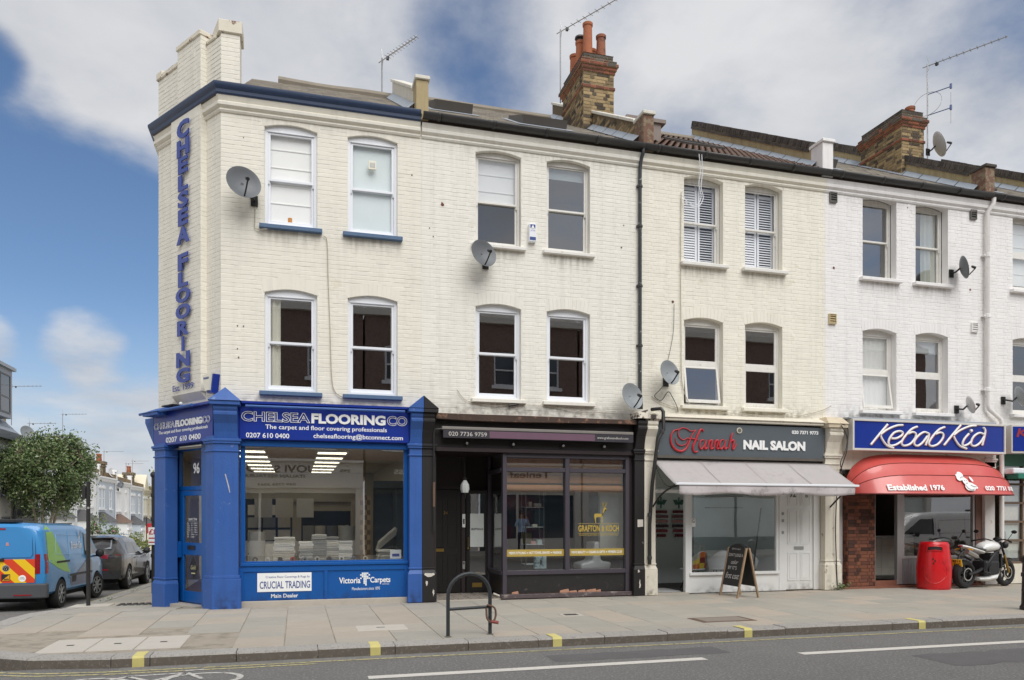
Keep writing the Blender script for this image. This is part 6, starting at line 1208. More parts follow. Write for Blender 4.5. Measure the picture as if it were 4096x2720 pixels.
dish((6.32,-.26,3.92), (6.58,-.15,3.80), .26, 'grey dish on the pilaster top between black shop and nail salon', mat('dish_mid', '#8f9497', rough=.5, var=.08))
dish((7.12,-.28,4.42), (7.22,-.01,4.30), .25, 'grey dish with dangling cables beside the tilted window of the ivory house', mat('dish_mid'))
dish((14.42,-.26,7.17), (14.40,-.01,7.12), .25, 'dark dish right of the top windows of the white house', az=(.85,-.5), el=14)
dish((14.62,-.26,4.08), (14.55,-.01,4.02), .20, 'small pale dish just above the takeaway sign', M_dishl, az=(.9,-.45), el=18)
dish((16.02,-.28,4.32), (15.9,-.01,4.28), .24, 'grey dish at the right picture edge beside the white downpipe', mat('dish_mid'), az=(.9,-.45), el=18)
dish((16.15,2.2,11.3), (15.98,2.3,11.15), .32, 'big pale dish on the roof beside the right chimney', M_dishl, az=(.9,-.45), el=22)
# ---------------------------------------------------------------- aerials
M_mast = mat('aerial_metal', '#a7a6a4', rough=.4, metal=.7)
def aerial(base, top, L, n, lab, dr=(.5,-.86), extra=0):
    t = thing('tv_aerial', lab, 'aerial', base, 'rooftop television aerials'); b, tp = Vector(base), Vector(top); k = MB(); k.tube([b, tp+Vector((0,0,.06))], .017, 8); k.build('mast', M_mast, t)
    d = Vector((dr[0], dr[1], 0)).normalized(); s_ = Vector((-d.y, d.x, 0)); k = MB(); k.tube([tp-d*.12, tp+d*L], .011, 6); k.build('boom', M_mast, t)
    for i in range(n):
        c_ = tp+d*(.22+(L-.25)*i/(n-1)); w_ = .09-.02*i/n; k = MB(); k.tube([c_-s_*w_, c_+s_*w_], .006, 5); k.build('element', M_mast, t)
        if i > 1: k = MB(); k.tube([c_-Vector((0,0,.05)), c_+Vector((0,0,.05))], .005, 5); k.build('element', M_mast, t)
    for sg in (1, -1): k = MB(); k.tube([tp+d*.05, tp-d*.12+Vector((0,0,sg*.28))+d*.1], .006, 5); k.build('reflector', M_mast, t)
    k = MB(); c_ = tp+d*.22; k.box(c_.x-.03, c_.x+.03, c_.y-.03, c_.y+.03, c_.z-.07, c_.z+.0); k.build('junction_box', M_blk, t)
    if extra:
        for z, sz in ((-.75,.0),(-1.3,.0)):
            p = tp+Vector((0,0,z)); q = p+d*.55; k = MB(); k.tube([p, q], .012, 6); k.tube([q-Vector((0,0,.05)), q+Vector((0,0,.07))], .03, 6); k.build('dipole_arm', mat('aerial_blue', '#5a6a96', rough=.5), t)
        c_ = tp+Vector((0,0,-1.0)); k = MB(); k.tube([c_+(d*.34*math.cos(a)+s_*.05*math.sin(a)+Vector((0,0,.32*math.sin(a)))) for a in [2*math.pi*i/24 for i in range(24)]], .006, 5, closed=True); k.build('dipole_ring', M_mast, t)
        q = tp+Vector((0,0,-1.3))+d*.55; k = MB(); k.tube([q-Vector((0,0,.4)), q+Vector((0,0,.4))], .006, 5); k.build('dipole', M_mast, t)
aerial((1.88,3.6,11.25), (1.88,3.6,12.05), 1.28, 11, 'aerial on a short mast above the corner house roof')
aerial((6.40,4.12,12.0), (6.40,4.12,13.8), 1.75, 9, 'tall aerial strapped to the chimney with orange pots')
aerial((15.98,2.3,11.0), (15.98,2.3,13.42), 1.8, 11, 'tall cluttered aerial mast beside the right chimney and roof dish', extra=1)
# ---------------------------------------------------------------- boxes, vents, cables
t = thing('alarm_box', 'cream and blue alarm box in the angle of the chamfer above the corner pilaster', 'alarm box', TC @ Vector((2.02,-.1,3.7))); k = MB(TC); k.prism([(1.93,4.02),(2.23,4.04),(2.17,3.72),(2.02,3.72)], 'y', -.13, -.01); k.build('back_box', M_sblue, t); k = MB(TC); k.prism([(1.93,4.03),(2.20,4.05),(2.14,3.76),(2.02,3.76)], 'y', -.17, -.131); k.build('cover', mat('alarm_cream', '#ece8d6', rough=.5), t); k = MB(TC); k.text('PREMIER', 1.97, 2.16, 3.955, 3.99, -.171, ext=.002, bold=.03); k.build('lettering', M_print, t)
t = thing('alarm_box', 'slim white alarm box with blue triangle between the upper windows over the black shop', 'alarm box', (4.37,-.05,6.85)); MB().box(4.30,4.44,-.09,0,6.86,7.21).build('case', M_upvc, t, bevel=.012, seg=2); MB().box(4.31,4.43,-.094,-.0885,6.89,6.95).build('band', M_print, t); k = MB(); k.prism([(4.32,7.12),(4.42,7.12),(4.42,7.19),(4.32,7.19)], 'y', -.093, -.089); k.build('badge', M_print, t); k = MB(); k.prism([(4.335,7.115),(4.405,7.115),(4.37,7.185)], 'y', -.096, -.0935); k.build('triangle', M_white, t); k = MB(); k.text('ACTIVE', 4.325, 4.415, 7.06, 7.085, -.0905, ext=.002); k.build('lettering', M_print, t)
def vent(x, z, m, lab):
    t = thing('wall_vent', lab, 'vent', (x, 0, z-.11), 'vents in the white house wall'); k = MB(); fr_box(k, x-.09, x+.09, z-.11, z+.11, .015, -.05, 0); k.box(x-.08, x+.08, -.012, -.004, z-.1, z+.1); k.build('frame', m, t)
    for i in range(4): k = MB(); k.prism([(-.045,z-.085+i*.05),(-.012,z-.06+i*.05),(-.012,z-.05+i*.05),(-.045,z-.075+i*.05)], 'x', x-.073, x+.073); k.build('louvre', m, t)
vent(11.22,8.50,mat('vent_grey', '#6b6864', rough=.6),'dark louvred vent at the top left of the white house'); vent(15.02,8.53,mat('vent_grey'),'dark louvred vent at the top right of the white house'); vent(11.20,5.86,mat('vent_cream', '#cbb98f', rough=.6),'cream vent left of the lower windows of the white house'); vent(15.06,5.93,PAINT[4],'white painted vent right of the lower windows of the white house')
t = thing('extractor_fan', 'small cream extractor fan in the frosted top window of the corner house', 'fan', (1.33,.05,7.9)); MB().box(1.26,1.40,.055,.09,7.94,8.10).build('case', mat('alarm_cream'), t, bevel=.006)
for i in range(4): MB().box(1.29+i*.024,1.305+i*.024,.048,.054,7.98,8.06).build('slot', mat('coir'), t)
t = thing('candle', 'orange candle standing behind the top left window of the corner house', 'candle', (-.12,.16,6.78)); MB().lathe([(0,6.78),(.055,6.78),(.055,6.93),(.045,6.94),(0,6.94)], Matrix.Translation((-.12,.20,0)), 14).build('wax', mat('orange_wax', '#c8862e', rough=.5), t, smooth=40); MB().lathe([(0,6.94),(.004,6.94),(.004,6.96),(0,6.96)], Matrix.Translation((-.12,.20,0)), 6).build('wick', M_blk, t)
def cable(pts, lab, r_=.008, m=None, n=6): k = MB(); k.tube(spline(pts, n), r_, 5); return tag(k.build('cable', m or mat('cable_cream', '#b5ad9c', rough=.7)), lab, 'cable')
M_cbl = mat('cable_black', '#3a3836', rough=.6)
cable([(-.70,-.03,7.0),(-.71,-.03,6.75),(-.70,-.03,6.62),(-.5,-.12,6.60)], 'grey cable running down from the large dish on the corner house')
cable([(.46,-.03,6.60),(.52,-.03,6.50),(.54,-.03,5.8),(.57,-.03,5.0),(.60,-.03,4.1),(.66,-.03,3.82),(.8,-.04,3.72)], 'long thin cable down the wall between the corner house windows')
cable([(6.9,-.03,4.0),(7.05,-.04,3.90),(7.4,-.04,3.80),(7.9,-.04,3.75),(8.7,-.05,3.72),(9.6,-.05,3.69),(10.4,-.05,3.74),(10.9,-.06,3.86),(11.15,-.05,3.97)], 'tangled cable along the ledge above the salon sign', m=mat('cable_cream'))
cable([(7.2,-.05,4.28),(7.05,-.08,4.12),(6.95,-.06,4.0),(7.1,-.06,3.92),(7.25,-.06,4.1),(7.35,-.05,4.0),(7.45,-.05,3.82),(7.48,-.05,3.70)], 'black cable loop hanging under the dish of the ivory house', m=M_cbl)
cable([(7.56,-.03,8.2),(7.55,-.03,7.2),(7.55,-.03,6.2),(7.56,-.03,5.2),(7.58,-.03,4.3),(7.75,-.04,3.85)], 'grey cable down the left of the ivory house windows')
cable([(7.40,-.03,5.9),(7.38,-.03,5.3),(7.25,-.03,4.7)], 'thin black cable dropping to the ivory house dish', .005, M_cbl)
cable([(7.86,-.22,8.93),(7.92,-.16,8.62),(7.9,-.14,8.35),(7.95,-.14,8.1),(7.85,-.14,7.92),(7.65,-.12,7.98),(7.56,-.04,8.15)], 'white cable looping from the gutter over the shuttered window', .009, M_upvc)
cable([(7.92,-.22,8.93),(7.97,-.16,8.6),(7.95,-.14,8.3),(8.0,-.14,8.08),(7.88,-.14,7.89),(7.68,-.12,7.92),(7.57,-.04,8.05)], 'second white cable looping beside the first over the shuttered window', .009, M_upvc)
cable([(2.9,-.03,3.95),(3.1,-.03,3.75),(3.6,-.04,3.68),(4.1,-.04,3.72),(4.8,-.04,3.70),(5.5,-.04,3.62),(6.1,-.05,3.66)], 'thin cable slung along the ledge above the black shop', .006)
t = thing('junction_capsule', 'small black cable joint on the ledge above the black shop', 'cable joint', (3.98,-.06,3.7)); k = MB(); k.tube([(3.90,-.06,3.69),(4.06,-.06,3.72)], .022, 8); k.build('capsule', M_blk, t); k = MB(); k.tube([(4.06,-.06,3.72),(4.09,-.06,3.724)], .012, 6); k.build('gland', M_gut, t)
cable([(11.1,-.42,3.5),(11.22,-.44,3.3),(11.25,-.42,3.0),(11.2,-.35,2.7),(11.15,-.26,2.3),(11.1,-.25,1.4),(11.12,-.25,.6),(11.15,-.24,.1)], 'black cable clipped down the cream pilaster beside the red canopy', .012, M_cbl)
cable([(11.1,-.40,3.55),(11.3,-.38,3.45),(11.36,-.3,3.2),(11.25,-.36,2.95),(11.12,-.38,2.7),(11.25,-.3,2.5)], 'messy cable knot beside the takeaway sign', .01, M_cbl)
# lower run of the black rainwater pipe
t = thing('rainwater_pipe', 'black rainwater pipe with swan neck crossing the cream pilaster', 'pipe', (6.85,-.3,.5)); k = MB(); k.tube([(6.86,-.10,3.72),(6.98,-.28,3.72),(7.02,-.30,3.66),(7.02,-.32,3.3),(6.90,-.34,3.12),(6.86,-.34,2.95),(6.78,-.30,2.2),(6.74,-.27,1.4),(6.74,-.27,.62)], .036, 10); k.build('pipe', M_blk, t, smooth=40)
for z in (3.25,1.6,.75): k = MB(); x_ = 6.98 if z > 3 else 6.74; k.lathe([(.036,z-.04),(.046,z-.03),(.046,z+.03),(.036,z+.04)], Matrix.Translation((x_,-.27 if z < 3 else -.33,0)), 10); k.build('collar', M_gut, t)
# ---------------------------------------------------------------- side street: terrace facing +X at x=-13
XF = -13.0
M_sw = mat('street_white', '#f4f4f2', rough=.7, var=.05, scale=1.5, streak=.08); M_sg = mat('street_grey', '#c3ccd4', rough=.7, var=.05, scale=1.5, streak=.06); M_sc = mat('street_cream', '#e6dcc3', rough=.7, var=.05, scale=1.5); M_sg2 = mat('street_palegrey', '#d3d7da', rough=.7, var=.05)
G_far = mat('far_window_pane', '#3f4a55', rough=.06, var=.1, spec=.8); M_fslate = mat('far_slate', '#5f5d5e', rough=.8, var=.15, scale=6); M_ftile = mat('far_brown_tile', '#7b6558', rough=.85, var=.15, scale=6)
FB = [mat('far_stock', '#8a7a60', rough=.95, var=.3, scale=9, c2='#5f5446', c2at=.5, c2scale=14), mat('far_red', '#8f5546', rough=.95, var=.3, scale=9, c2='#5f4438', c2at=.5, c2scale=14)]
def far_window(h, T, a, b, z0, z1, arched, fm):
    f = MB(T); f.box(a, a+.06, -.02, .05, z0, z1); f.box(b-.06, b, -.02, .05, z0, z1); f.box(a+.06, b-.06, -.02, .05, z1-.06, z1); f.box(a+.06, b-.06, -.02, .05, z0, z0+.06); f.box(a+.06, b-.06, -.01, .05, (z0+z1)/2-.03, (z0+z1)/2+.03)
    if arched:
        n = 8; c = (a+b)/2; f.prism([(a-.08, z1), (b+.08, z1)]+[(c+(b-a+.16)/2*math.cos(math.pi*i/n), z1+.22*math.sin(math.pi*i/n)) for i in range(1, n)], 'y', -.07, .04)
    w = f.build('window', fm, h); MB(T).add([(a+.06,.02,z0+.06),(b-.06,.02,z0+.06),(b-.06,.02,z1-.06),(a+.06,.02,z1-.06)], [(0,1,2,3)]).build('pane', G_far, w); MB(T).box(a-.08, b+.08, -.12, .02, z0-.1, z0-.02).build('sill', fm, w)
def far_house(y0, W, wm, rm, lab, chim=False, bayroof=None, gable=False, par=True):
    zg = zs(y0+W/2)-.02; T = frame(XF, y0, R(90), zg); h = thing('side_street_house', lab, 'house', (XF, y0+W/2, zg), 'terrace houses down the side street')
    k = MB(T); k.box(0, W, 0, 7, -.6, 5.55); wl_ = k.build('wall', wm, h)
    ops = [(.45,1.05),(1.35,1.95)]
    # canted ground floor bay
    b = MB(T); b.prism([(.2,0),(.55,-.75),(2.15,-.75),(2.5,0)], 'z', -.6, 2.55); bay = b.build('bay', wm, h)
    r_ = MB(T); r_.add([(.1,0,3.15),(2.6,0,3.15),(.05,0,2.55),(2.65,0,2.55),(.45,-.9,2.55),(2.25,-.9,2.55),(.9,-.05,3.2),(1.8,-.05,3.2)], [(4,5,7,6),(2,4,6,0),(5,3,1,7),(2,3,5,4)]); r_.build('bay_roof', bayroof or M_fslate, h)
    for a, c in ((.62,1.25),(1.42,2.08)): far_window(h, T @ Matrix.Translation((0,-.76,0)), a, c, .75, 2.0, True, M_sw)
    # first floor pair and porch arch with window over it
    for a, c in ((.50,1.15),(1.45,2.10),(3.55,4.2)): far_window(h, T, a, c, 3.45, 4.85, True, M_sw)
    p = MB(T); n = 10; c0 = 3.9; p.prism([(3.3,-.1),(3.45,-.1),(3.45,1.6)]+[(c0-.45*math.cos(math.pi*i/n), 1.6+.5*math.sin(math.pi*i/n)) for i in range(1, n)]+[(4.35,1.6),(4.35,-.1),(4.5,-.1),(4.5,2.7),(3.3,2.7)], 'y', -.18, -.02); p.build('porch_arch', M_sw, h); MB(T).box(3.46,4.34,-.015,-.004,0,2.05).build('porch_shadow_door', mat('far_door', '#3a3d45', rough=.5), h)
    k = MB(T); sw = [(0,5.3),(-.1,5.36),(-.14,5.5),(-.2,5.56),(-.2,5.66),(0,5.66)]; k.prism(sw, 'x', 0, W); k.build('cornice', M_sw if par else wm, h)
    if par: k = MB(T); k.box(0.02, .32, -.12, .15, 5.56, 6.35); k.box(.02, .36, -.15, .2, 6.35, 6.45); k.build('parapet_pier', M_sw, h)
    k = MB(T); k.tube([(W-.08,-.06,5.5),(W-.08,-.06,0)], .05, 6); k.build('downpipe', M_sg2, h)
    if gable: k = MB(T); k.prism([(.3,5.6),(2.6,5.6),(1.45,7.0)], 'y', -.12, 3.0); k.build('gable', wm, h)
    k = MB(T); k.add([(0,-.12,5.62),(W,-.12,5.62),(W,3.5,6.75),(0,3.5,6.75),(0,7,5.6),(W,7,5.6)], [(0,1,2,3),(3,2,5,4)]); k.build('roof', rm, h)
    k = MB(T); k.prism([(-.1,5.6),(3.5,6.6),(3.5,7.0),(-.1,5.95)], 'x', W-.14, W+.14); k.build('party_wall', FB[0], h)
    if chim:
        k = MB(T); k.box(W-.45, W+.45, .7, 1.4, 5.4, 6.95); k.box(W-.50, W+.50, .65, 1.45, 6.55, 6.66); k.box(W-.54, W+.54, .61, 1.49, 6.72, 6.95); c = k.build('chimney', FB[1] if chim == 2 else FB[0], h)
        for i in range(2): q = MB(T); q.lathe([(.13,6.9),(.15,6.95),(.12,7.4),(.15,7.42),(.15,7.5),(.1,7.5)], Matrix.Translation((W-.22+.44*i,1.05,0)), 12); q.build('chimney_pot', M_pot, c, smooth=40)
    return h, T
Y0 = 27.6; W_ = 5.22
far_house(Y0, W_, M_sg2, M_fslate, 'pale grey terrace house partly hidden by the tree, next to the modern house', par=True)
far_house(Y0+W_, W_, M_sw, M_ftile, 'white terrace house behind the tree with red brick chimney', chim=2)
far_house(Y0+2*W_, W_, M_sw, M_fslate, 'white terrace house half hidden by the black post and tree edge')
far_house(Y0+3*W_, W_, M_sg, M_ftile, 'blue grey terrace house with dark bay roof and brick chimney', chim=1)
far_house(Y0+4*W_, W_, M_sw, M_ftile, 'white terrace house with brown bay roof right of the blue grey one', bayroof=M_ftile)
far_house(Y0+5*W_, W_, M_sg, M_fslate, 'last blue grey terrace house before the cream one', chim=1)
far_house(Y0+6*W_+.1, W_, M_sc, M_ftile, 'cream gabled house at the far end of the side street', gable=True, par=False); far_house(Y0+7*W_+.2, W_, M_sw, M_fslate, 'white house just seen past the cream gabled one')
# modern white house at the left edge
zg = zs(22)-.02; T = frame(XF, 16.5, R(90), zg); h = thing('modern_house', 'white rendered house with slate mansard and grey dormer at the left picture edge', 'house', (XF, 22, zg))
k = MB(T); k.box(0,11,0,7,-1,6.1); k.build('wall', mat('modern_render', '#e3e0d8', rough=.8, var=.04), h)
M_dg = mat('dark_grey_frame', '#5e6166', rough=.5, var=.05); M_zinc = mat('zinc_grey', '#9aa1aa', rough=.5, var=.08)
k = MB(T); k.add([(0,-.2,6.2),(11.1,-.2,6.2),(11.1,2.2,8.6),(0,2.2,8.6)], [(0,1,2,3)]); k.add([(11.1,-.2,6.2),(11.1,2.2,8.6),(11.1,7,8.6),(11.1,7,6.2)], [(0,1,2,3)]); k.add([(0,2.2,8.6),(11.1,2.2,8.6),(11.1,7,8.6),(0,7,8.6)], [(0,1,2,3)]); rf = k.build('roof', M_zinc, h)
for i in range(9):
    for j in range(14): z = 6.22+i*.26; y = -.19+i*.26; MB(T).add([(8.0+j*.225,y,z+.03),(8.215+j*.225,y,z+.03),(8.215+j*.225,y+.3,z+.31),(8.0+j*.225,y+.3,z+.31)], [(0,1,2,3)]).build('slate', M_zinc, rf)
k = MB(T); k.box(0,11.15,-.32,-.15,5.85,6.2); k.build('gutter', M_dg, h); k = MB(T); k.tube([(10.8,-.22,5.9),(10.75,-.1,5.6),(10.75,-.1,-.5)], .09, 8); k.build('downpipe', M_dg, h)
k = MB(T); k.box(7.2,10.55,-.05,2.2,6.9,9.15); dm = k.build('dormer', M_zinc, h); MB(T).box(7.1,10.65,-.2,2.4,9.15,9.3).build('dormer_roof', M_zinc, h)
for a, b, z0, z1 in ((9.0,10.3,7.1,8.9),(7.4,8.8,7.1,8.9),(9.35,10.25,.9,2.3),(9.2,10.25,3.2,5.4),(7.4,8.6,3.2,5.4),(7.4,8.6,.5,2.3)):
    f = MB(T); fr_box(f, a, b, z0, z1, .07, -.08, .02); f.box(a+.07,b-.07,-.07,.02,(z0+z1)/2-.2,(z0+z1)/2-.13); w = f.build('window', M_dg, h); MB(T).add([(a+.07,-.055,z0+.07),(b-.07,-.055,z0+.07),(b-.07,-.055,z1-.07),(a+.07,-.055,z1-.07)], [(0,1,2,3)]).build('pane', G_far, w)
k = MB(T); k.box(10.9,11.8,.6,1.6,5.6,8.0); k.box(10.82,11.88,.52,1.68,7.6,7.8); k.box(10.86,11.84,.56,1.64,7.9,8.1); c = k.build('chimney', M_rend, h)
for i in range(3): q = MB(T); q.lathe([(.15,8.05),(.16,8.1),(.14,8.7),(.17,8.72),(.17,8.8),(.12,8.8)], Matrix.Translation((11.02+.33*i,1.0,0)), 12); q.build('chimney_pot', M_pot, c, smooth=40)
# far dishes and aerials
for p, r_, lab, m in (((-12.7,28.2,5.6), .36, 'grey dish on the gable beside the modern house chimney', mat('dish_mid')), ((-13.2,48.5,4.75), .36, 'pale dish on the brick chimney down the side street', M_dishl), ((-12.8,49.0,3.95), .33, 'dark dish on the eaves down the side street', M_dish)): dish(p, (p[0]-.1, p[1]+.1, p[2]-.4), r_, lab, m, az=(.8,-.6), el=20)
for b, hgt, lab in (((-13.4,28.4,6.0),1.9,'aerial beside the terracotta pots of the modern house'), ((-14,33,4.8),1.8,'aerial behind the left of the tree'), ((-13.8,38.4,5.2),2.6,'tall aerial above the middle of the tree'), ((-13.9,49.3,5.6),.8,'little aerial on the middle brick chimney'), ((-13.9,57.0,4.4),1.6,'first of the thin aerials by the far chimney'), ((-13.9,59.6,4.4),2.0,'second of the thin aerials by the far chimney')): aerial(b, (b[0], b[1], b[2]+hgt), 1.5, 7, lab, dr=(.9,-.3))
# front garden walls, hedges
M_gw = mat('garden_wall_beige', '#cfc6b2', rough=.9, var=.08)
zg = zs(27); k = MB(); k.box(-11.75,-11.5,20.5,31.0,zg-.3,zg+2.0); w = k.build('wall_panel', M_gw, None); w['label'] = 'tall beige garden wall under the tree'; w['category'] = 'wall'; w.name = 'garden_wall'
k = MB(); k.box(-11.82,-11.43,20.45,31.05,zg+2.0,zg+2.07); k.build('coping', M_dg, w)
M_leaf = [mat('leaf_a', (.05,.092,.026), rough=.55, var=.3, scale=6, island=.35), mat('leaf_b', (.09,.15,.04), rough=.5, var=.3, scale=6, island=.35), mat('leaf_c', (.15,.2,.07), rough=.5, var=.3, scale=6, island=.3)]
def leaves(pts, size, mats, rr):
    g = {}
    for p in pts:
        m = rr.choice(mats); q = g.setdefault(m, ([], [])); s_ = size*rr.uniform(.6, 1.3)
        a = Vector((rr.gauss(0,1), rr.gauss(0,1), rr.gauss(0,1))).normalized(); b = a.cross(Vector((rr.gauss(0,1), rr.gauss(0,1), rr.gauss(0,1)))).normalized()
        n = len(q[0]); P = Vector(p); q[0].extend([P-a*s_, P+b*s_*.45, P+a*s_, P-b*s_*.45]); q[1].append((n, n+1, n+2, n+3))
    return g
def leaf_parts(name, g, par):
    for m, (v, f) in g.items(): raw(name, v, f, m, par)
rr = random.Random(5)
def shrub(c, rad, n, lab, mats, size=.07, flowers=None, cat='shrub', nm='garden_shrub'):
    t = thing(nm, lab, cat, (c[0], c[1], c[2]-rad[2])); pts = []
    cl = [(c[0]+rr.gauss(0,.42)*rad[0], c[1]+rr.gauss(0,.42)*rad[1], c[2]+rr.gauss(0,.4)*rad[2], rr.uniform(.25,.5)) for _ in range(14)]
    for _ in range(n):
        q = rr.choice(cl); d = Vector((rr.gauss(0,1), rr.gauss(0,1), rr.gauss(0,1))).normalized()*q[3]*rr.uniform(.6,1.05); pts.append((q[0]+d.x*rad[0]*1.2, q[1]+d.y*rad[1]*1.2, max(c[2]-rad[2], q[2]+d.z*rad[2]*1.2)))
    leaf_parts('foliage', leaves(pts, size, mats, rr), t)
    k = MB()
    for i in range(5): a = i*1.3; k.tube([(c[0],c[1],c[2]-rad[2]),(c[0]+.3*rad[0]*math.cos(a),c[1]+.3*rad[1]*math.sin(a),c[2]+.3*rad[2])], [.03,.012], 5)
    k.build('stems', mat('bark', '#6b5d4e', rough=.95, var=.2), t)
    if flowers:
        pp = rr.sample(pts, 40); k = MB()
        for p in pp: k.sphere(p, .06, 6, 4)
        k.build('flowers', flowers, t, kind='stuff')
    return t
shrub((-11.3,35.5,zs(35)+1.0), (.9,1.6,1.15), 2600, 'rose bush with pink flowers behind the grey car', M_leaf[1:], .08, mat('pink_flower', '#c98a94', rough=.7))
shrub((-11.2,38.8,zs(39)+.75), (.7,1.5,.8), 1800, 'grey green bush beside the rose bush', M_leaf[1:2]+[mat('leaf_grey', (.10,.13,.09), rough=.6, var=.3, island=.3)], .07)
shrub((-11.2,33.2,zs(33)+.8), (.6,.9,.8), 1500, 'dark green bush left of the rose bush, beside the black post', M_leaf[:2], .08)
shrub((-11.2,46,zs(46)+.7), (.6,4.2,.8), 2600, 'long clipped yellow green hedge beyond the grey car', [mat('leaf_yellow', (.24,.24,.05), rough=.6, var=.25, island=.3), M_leaf[2]], .09, cat='hedge', nm='hedge')
t = thing('tree', 'light green tree far down the side street beside the blue pilaster', 'tree', (-10.2,62,zs(62))); k = MB(); k.tube([(-10.2,62,zs(62)),(-10.2,62,2.2)], [.2,.1], 8); k.build('trunk', mat('bark'), t)
leaf_parts('crown', leaves([(-10.4+rr.gauss(0,.9), 62+rr.gauss(0,1.6), 3.6+rr.gauss(0,1.2)) for _ in range(1500)], .16, [mat('leaf_yellow'), M_leaf[2], M_leaf[1]], rr), t)
# the leafy tree: short multi-stem trunk, rounded airy crown
zt = zs(26.5); t = thing('tree', 'bushy green tree with rounded airy crown above the van', 'tree', (-11.9,26.4,zt)); C0 = Vector((-11.25,26.3,3.55)); RAD = Vector((2.1,2.45,2.05))
k = MB(); tips = []
for i in range(7):
    a = i*.9+.3; b0 = Vector((-11.5+.1*math.cos(a), 26.4+.1*math.sin(a), zt)); p1 = Vector((-11.4+.35*math.cos(a), 26.4+.4*math.sin(a), 1.2)); p2 = C0+Vector((RAD.x*.45*math.cos(a), RAD.y*.45*math.sin(a), -.2)); p3 = C0+Vector((RAD.x*.75*math.cos(a+.3), RAD.y*.75*math.sin(a+.3), .8))
    pts = spline([b0, p1, p2, p3], 5); k.tube(pts, [.085-.07*j/(len(pts)-1) for j in range(len(pts))], 7); tips += [p2, p3]
k.build('trunk', mat('pale_bark', '#a59a86', rough=.9, var=.25, scale=12), t, smooth=50)
k = MB(); br = []
for i in range(330):
    d = Vector((rr.gauss(0,1), rr.gauss(0,1), rr.gauss(0,1)+.15)).normalized(); rr_ = rr.uniform(.55,1.0); e = C0+Vector((d.x*RAD.x, d.y*RAD.y, d.z*RAD.z*(1.12 if d.z < 0 else 1.02)))*rr_
    s_ = min(tips, key=lambda q: (q-e).length); m_ = (s_+e)/2+Vector((0,0,.12)); k.tube([s_, m_, e], [.018,.012,.005], 4); br.append((m_, e))
k.build('branches', mat('bark'), t)
pts = []
for m_, e in br:
    for _ in range(105): f = rr.random(); p = m_.lerp(e, f**.7)+Vector((rr.gauss(0,.17), rr.gauss(0,.17), rr.gauss(0,.15)-.04)); pts.append(p)
for _ in range(16):          # wispy shoots that break the outline
    d = Vector((rr.gauss(0,.8), rr.gauss(0,.8), rr.uniform(.2,1))).normalized(); e = C0+Vector((d.x*RAD.x, d.y*RAD.y, d.z*RAD.z))*rr.uniform(1.0,1.18)
    for _ in range(16): pts.append(e+Vector((rr.gauss(0,.1), rr.gauss(0,.1), rr.gauss(0,.16))))
leaf_parts('crown', leaves(pts, .070, M_leaf+[mat('leaf_sheen', (.24,.28,.15), rough=.35, var=.2, island=.3)], rr), t)
# ---------------------------------------------------------------- posts and boards
def gz(x, y): return zs(y)
t = thing('black_post', 'plain black steel post standing at the kerb in front of the van', 'post', (-3.98,2.7,zs(2.7))); k = MB(); k.tube([(-3.98,2.7,zs(2.7)-.1),(-3.98,2.7,2.24)], .038, 14); k.build('pole', M_blk, t, smooth=40)
k = MB(); k.disc((-3.98,2.7,2.24), .04, .02, 14, 'z'); k.build('cap', M_blk, t); MB().box(-4.085,-4.02,2.66,2.74,1.92,2.16).build('bracket', M_blk, t, bevel=.006); k = MB(); k.box(-3.99,-3.95,2.655,2.664,1.72,1.76); k.build('plate', M_alu, t); k = MB(); k.prism([(-4.3,2.4),(-3.6,2.35),(-3.55,2.95),(-4.25,3.0)], 'z', zs(2.7)-.05, zs(2.7)+.012); k.build('concrete_footing', M_cov, t)
t = thing('lamp_post', 'tall black lamp post half hidden behind the blue pilaster', 'lamp post', (-3.42,6.5,zs(6.5))); k = MB(); k.tube([(-3.42,6.5,zs(6.5)-.1),(-3.42,6.5,2.55)], .05, 12); k.build('pole', M_blk, t, smooth=40)
for z in (.6,1.5,2.1): k = MB(); k.lathe([(.05,z-.05),(.07,z-.04),(.07,z+.04),(.05,z+.05)], Matrix.Translation((-3.42,6.5,0)), 12); k.build('band', M_blk, t)
k = MB(); k.sphere((-3.42,6.5,2.6), .08); k.build('lantern_head', M_blk, t, smooth=40)
t = thing('price_sign', 'white board with red price lettering tied to the lamp post', 'sign', (-3.5,6.38,.75)); MB().box(-3.52,-3.28,6.38,6.40,.87,1.30).build('board', M_white, t); k = MB(); k.text('£8', -3.51,-3.31,1.12,1.26,6.38,ext=.003,bold=.02); k.box(-3.51,-3.33,6.376,6.379,1.02,1.05); k.box(-3.51,-3.33,6.376,6.379,.92,.95); k.build('lettering', M_red, t, kind='stuff')
t = thing('estate_board', 'red and white estate agent board on a post down the side street', 'sign', (-11.4,52,zs(52))); MB().tube([(-11.45,52,zs(52)),(-11.45,52,1.5)], .04, 6).build('post', M_blk, t); MB().box(-11.4,-10.75,51.95,52.0,.2,1.0).build('board', mat('board_red', '#b72a35', rough=.5), t); k = MB(); k.disc((-10.95,51.945,.72), .16, .004); k.build('emblem', M_white, t)
# far end of the street: a tall backdrop of planting closes the view
t = thing('tree', 'distant dark green tree closing the end of the side street', 'tree', (-7,112,zs(110))); k = MB(); k.tube([(-7,112,-3),(-7,112,3)], [.4,.2], 8); k.build('trunk', mat('bark'), t)
leaf_parts('crown', leaves([(-7+rr.gauss(0,2.2), 112+rr.gauss(0,2), 4.0+rr.gauss(0,1.7)) for _ in range(1800)], .35, M_leaf, rr), t)
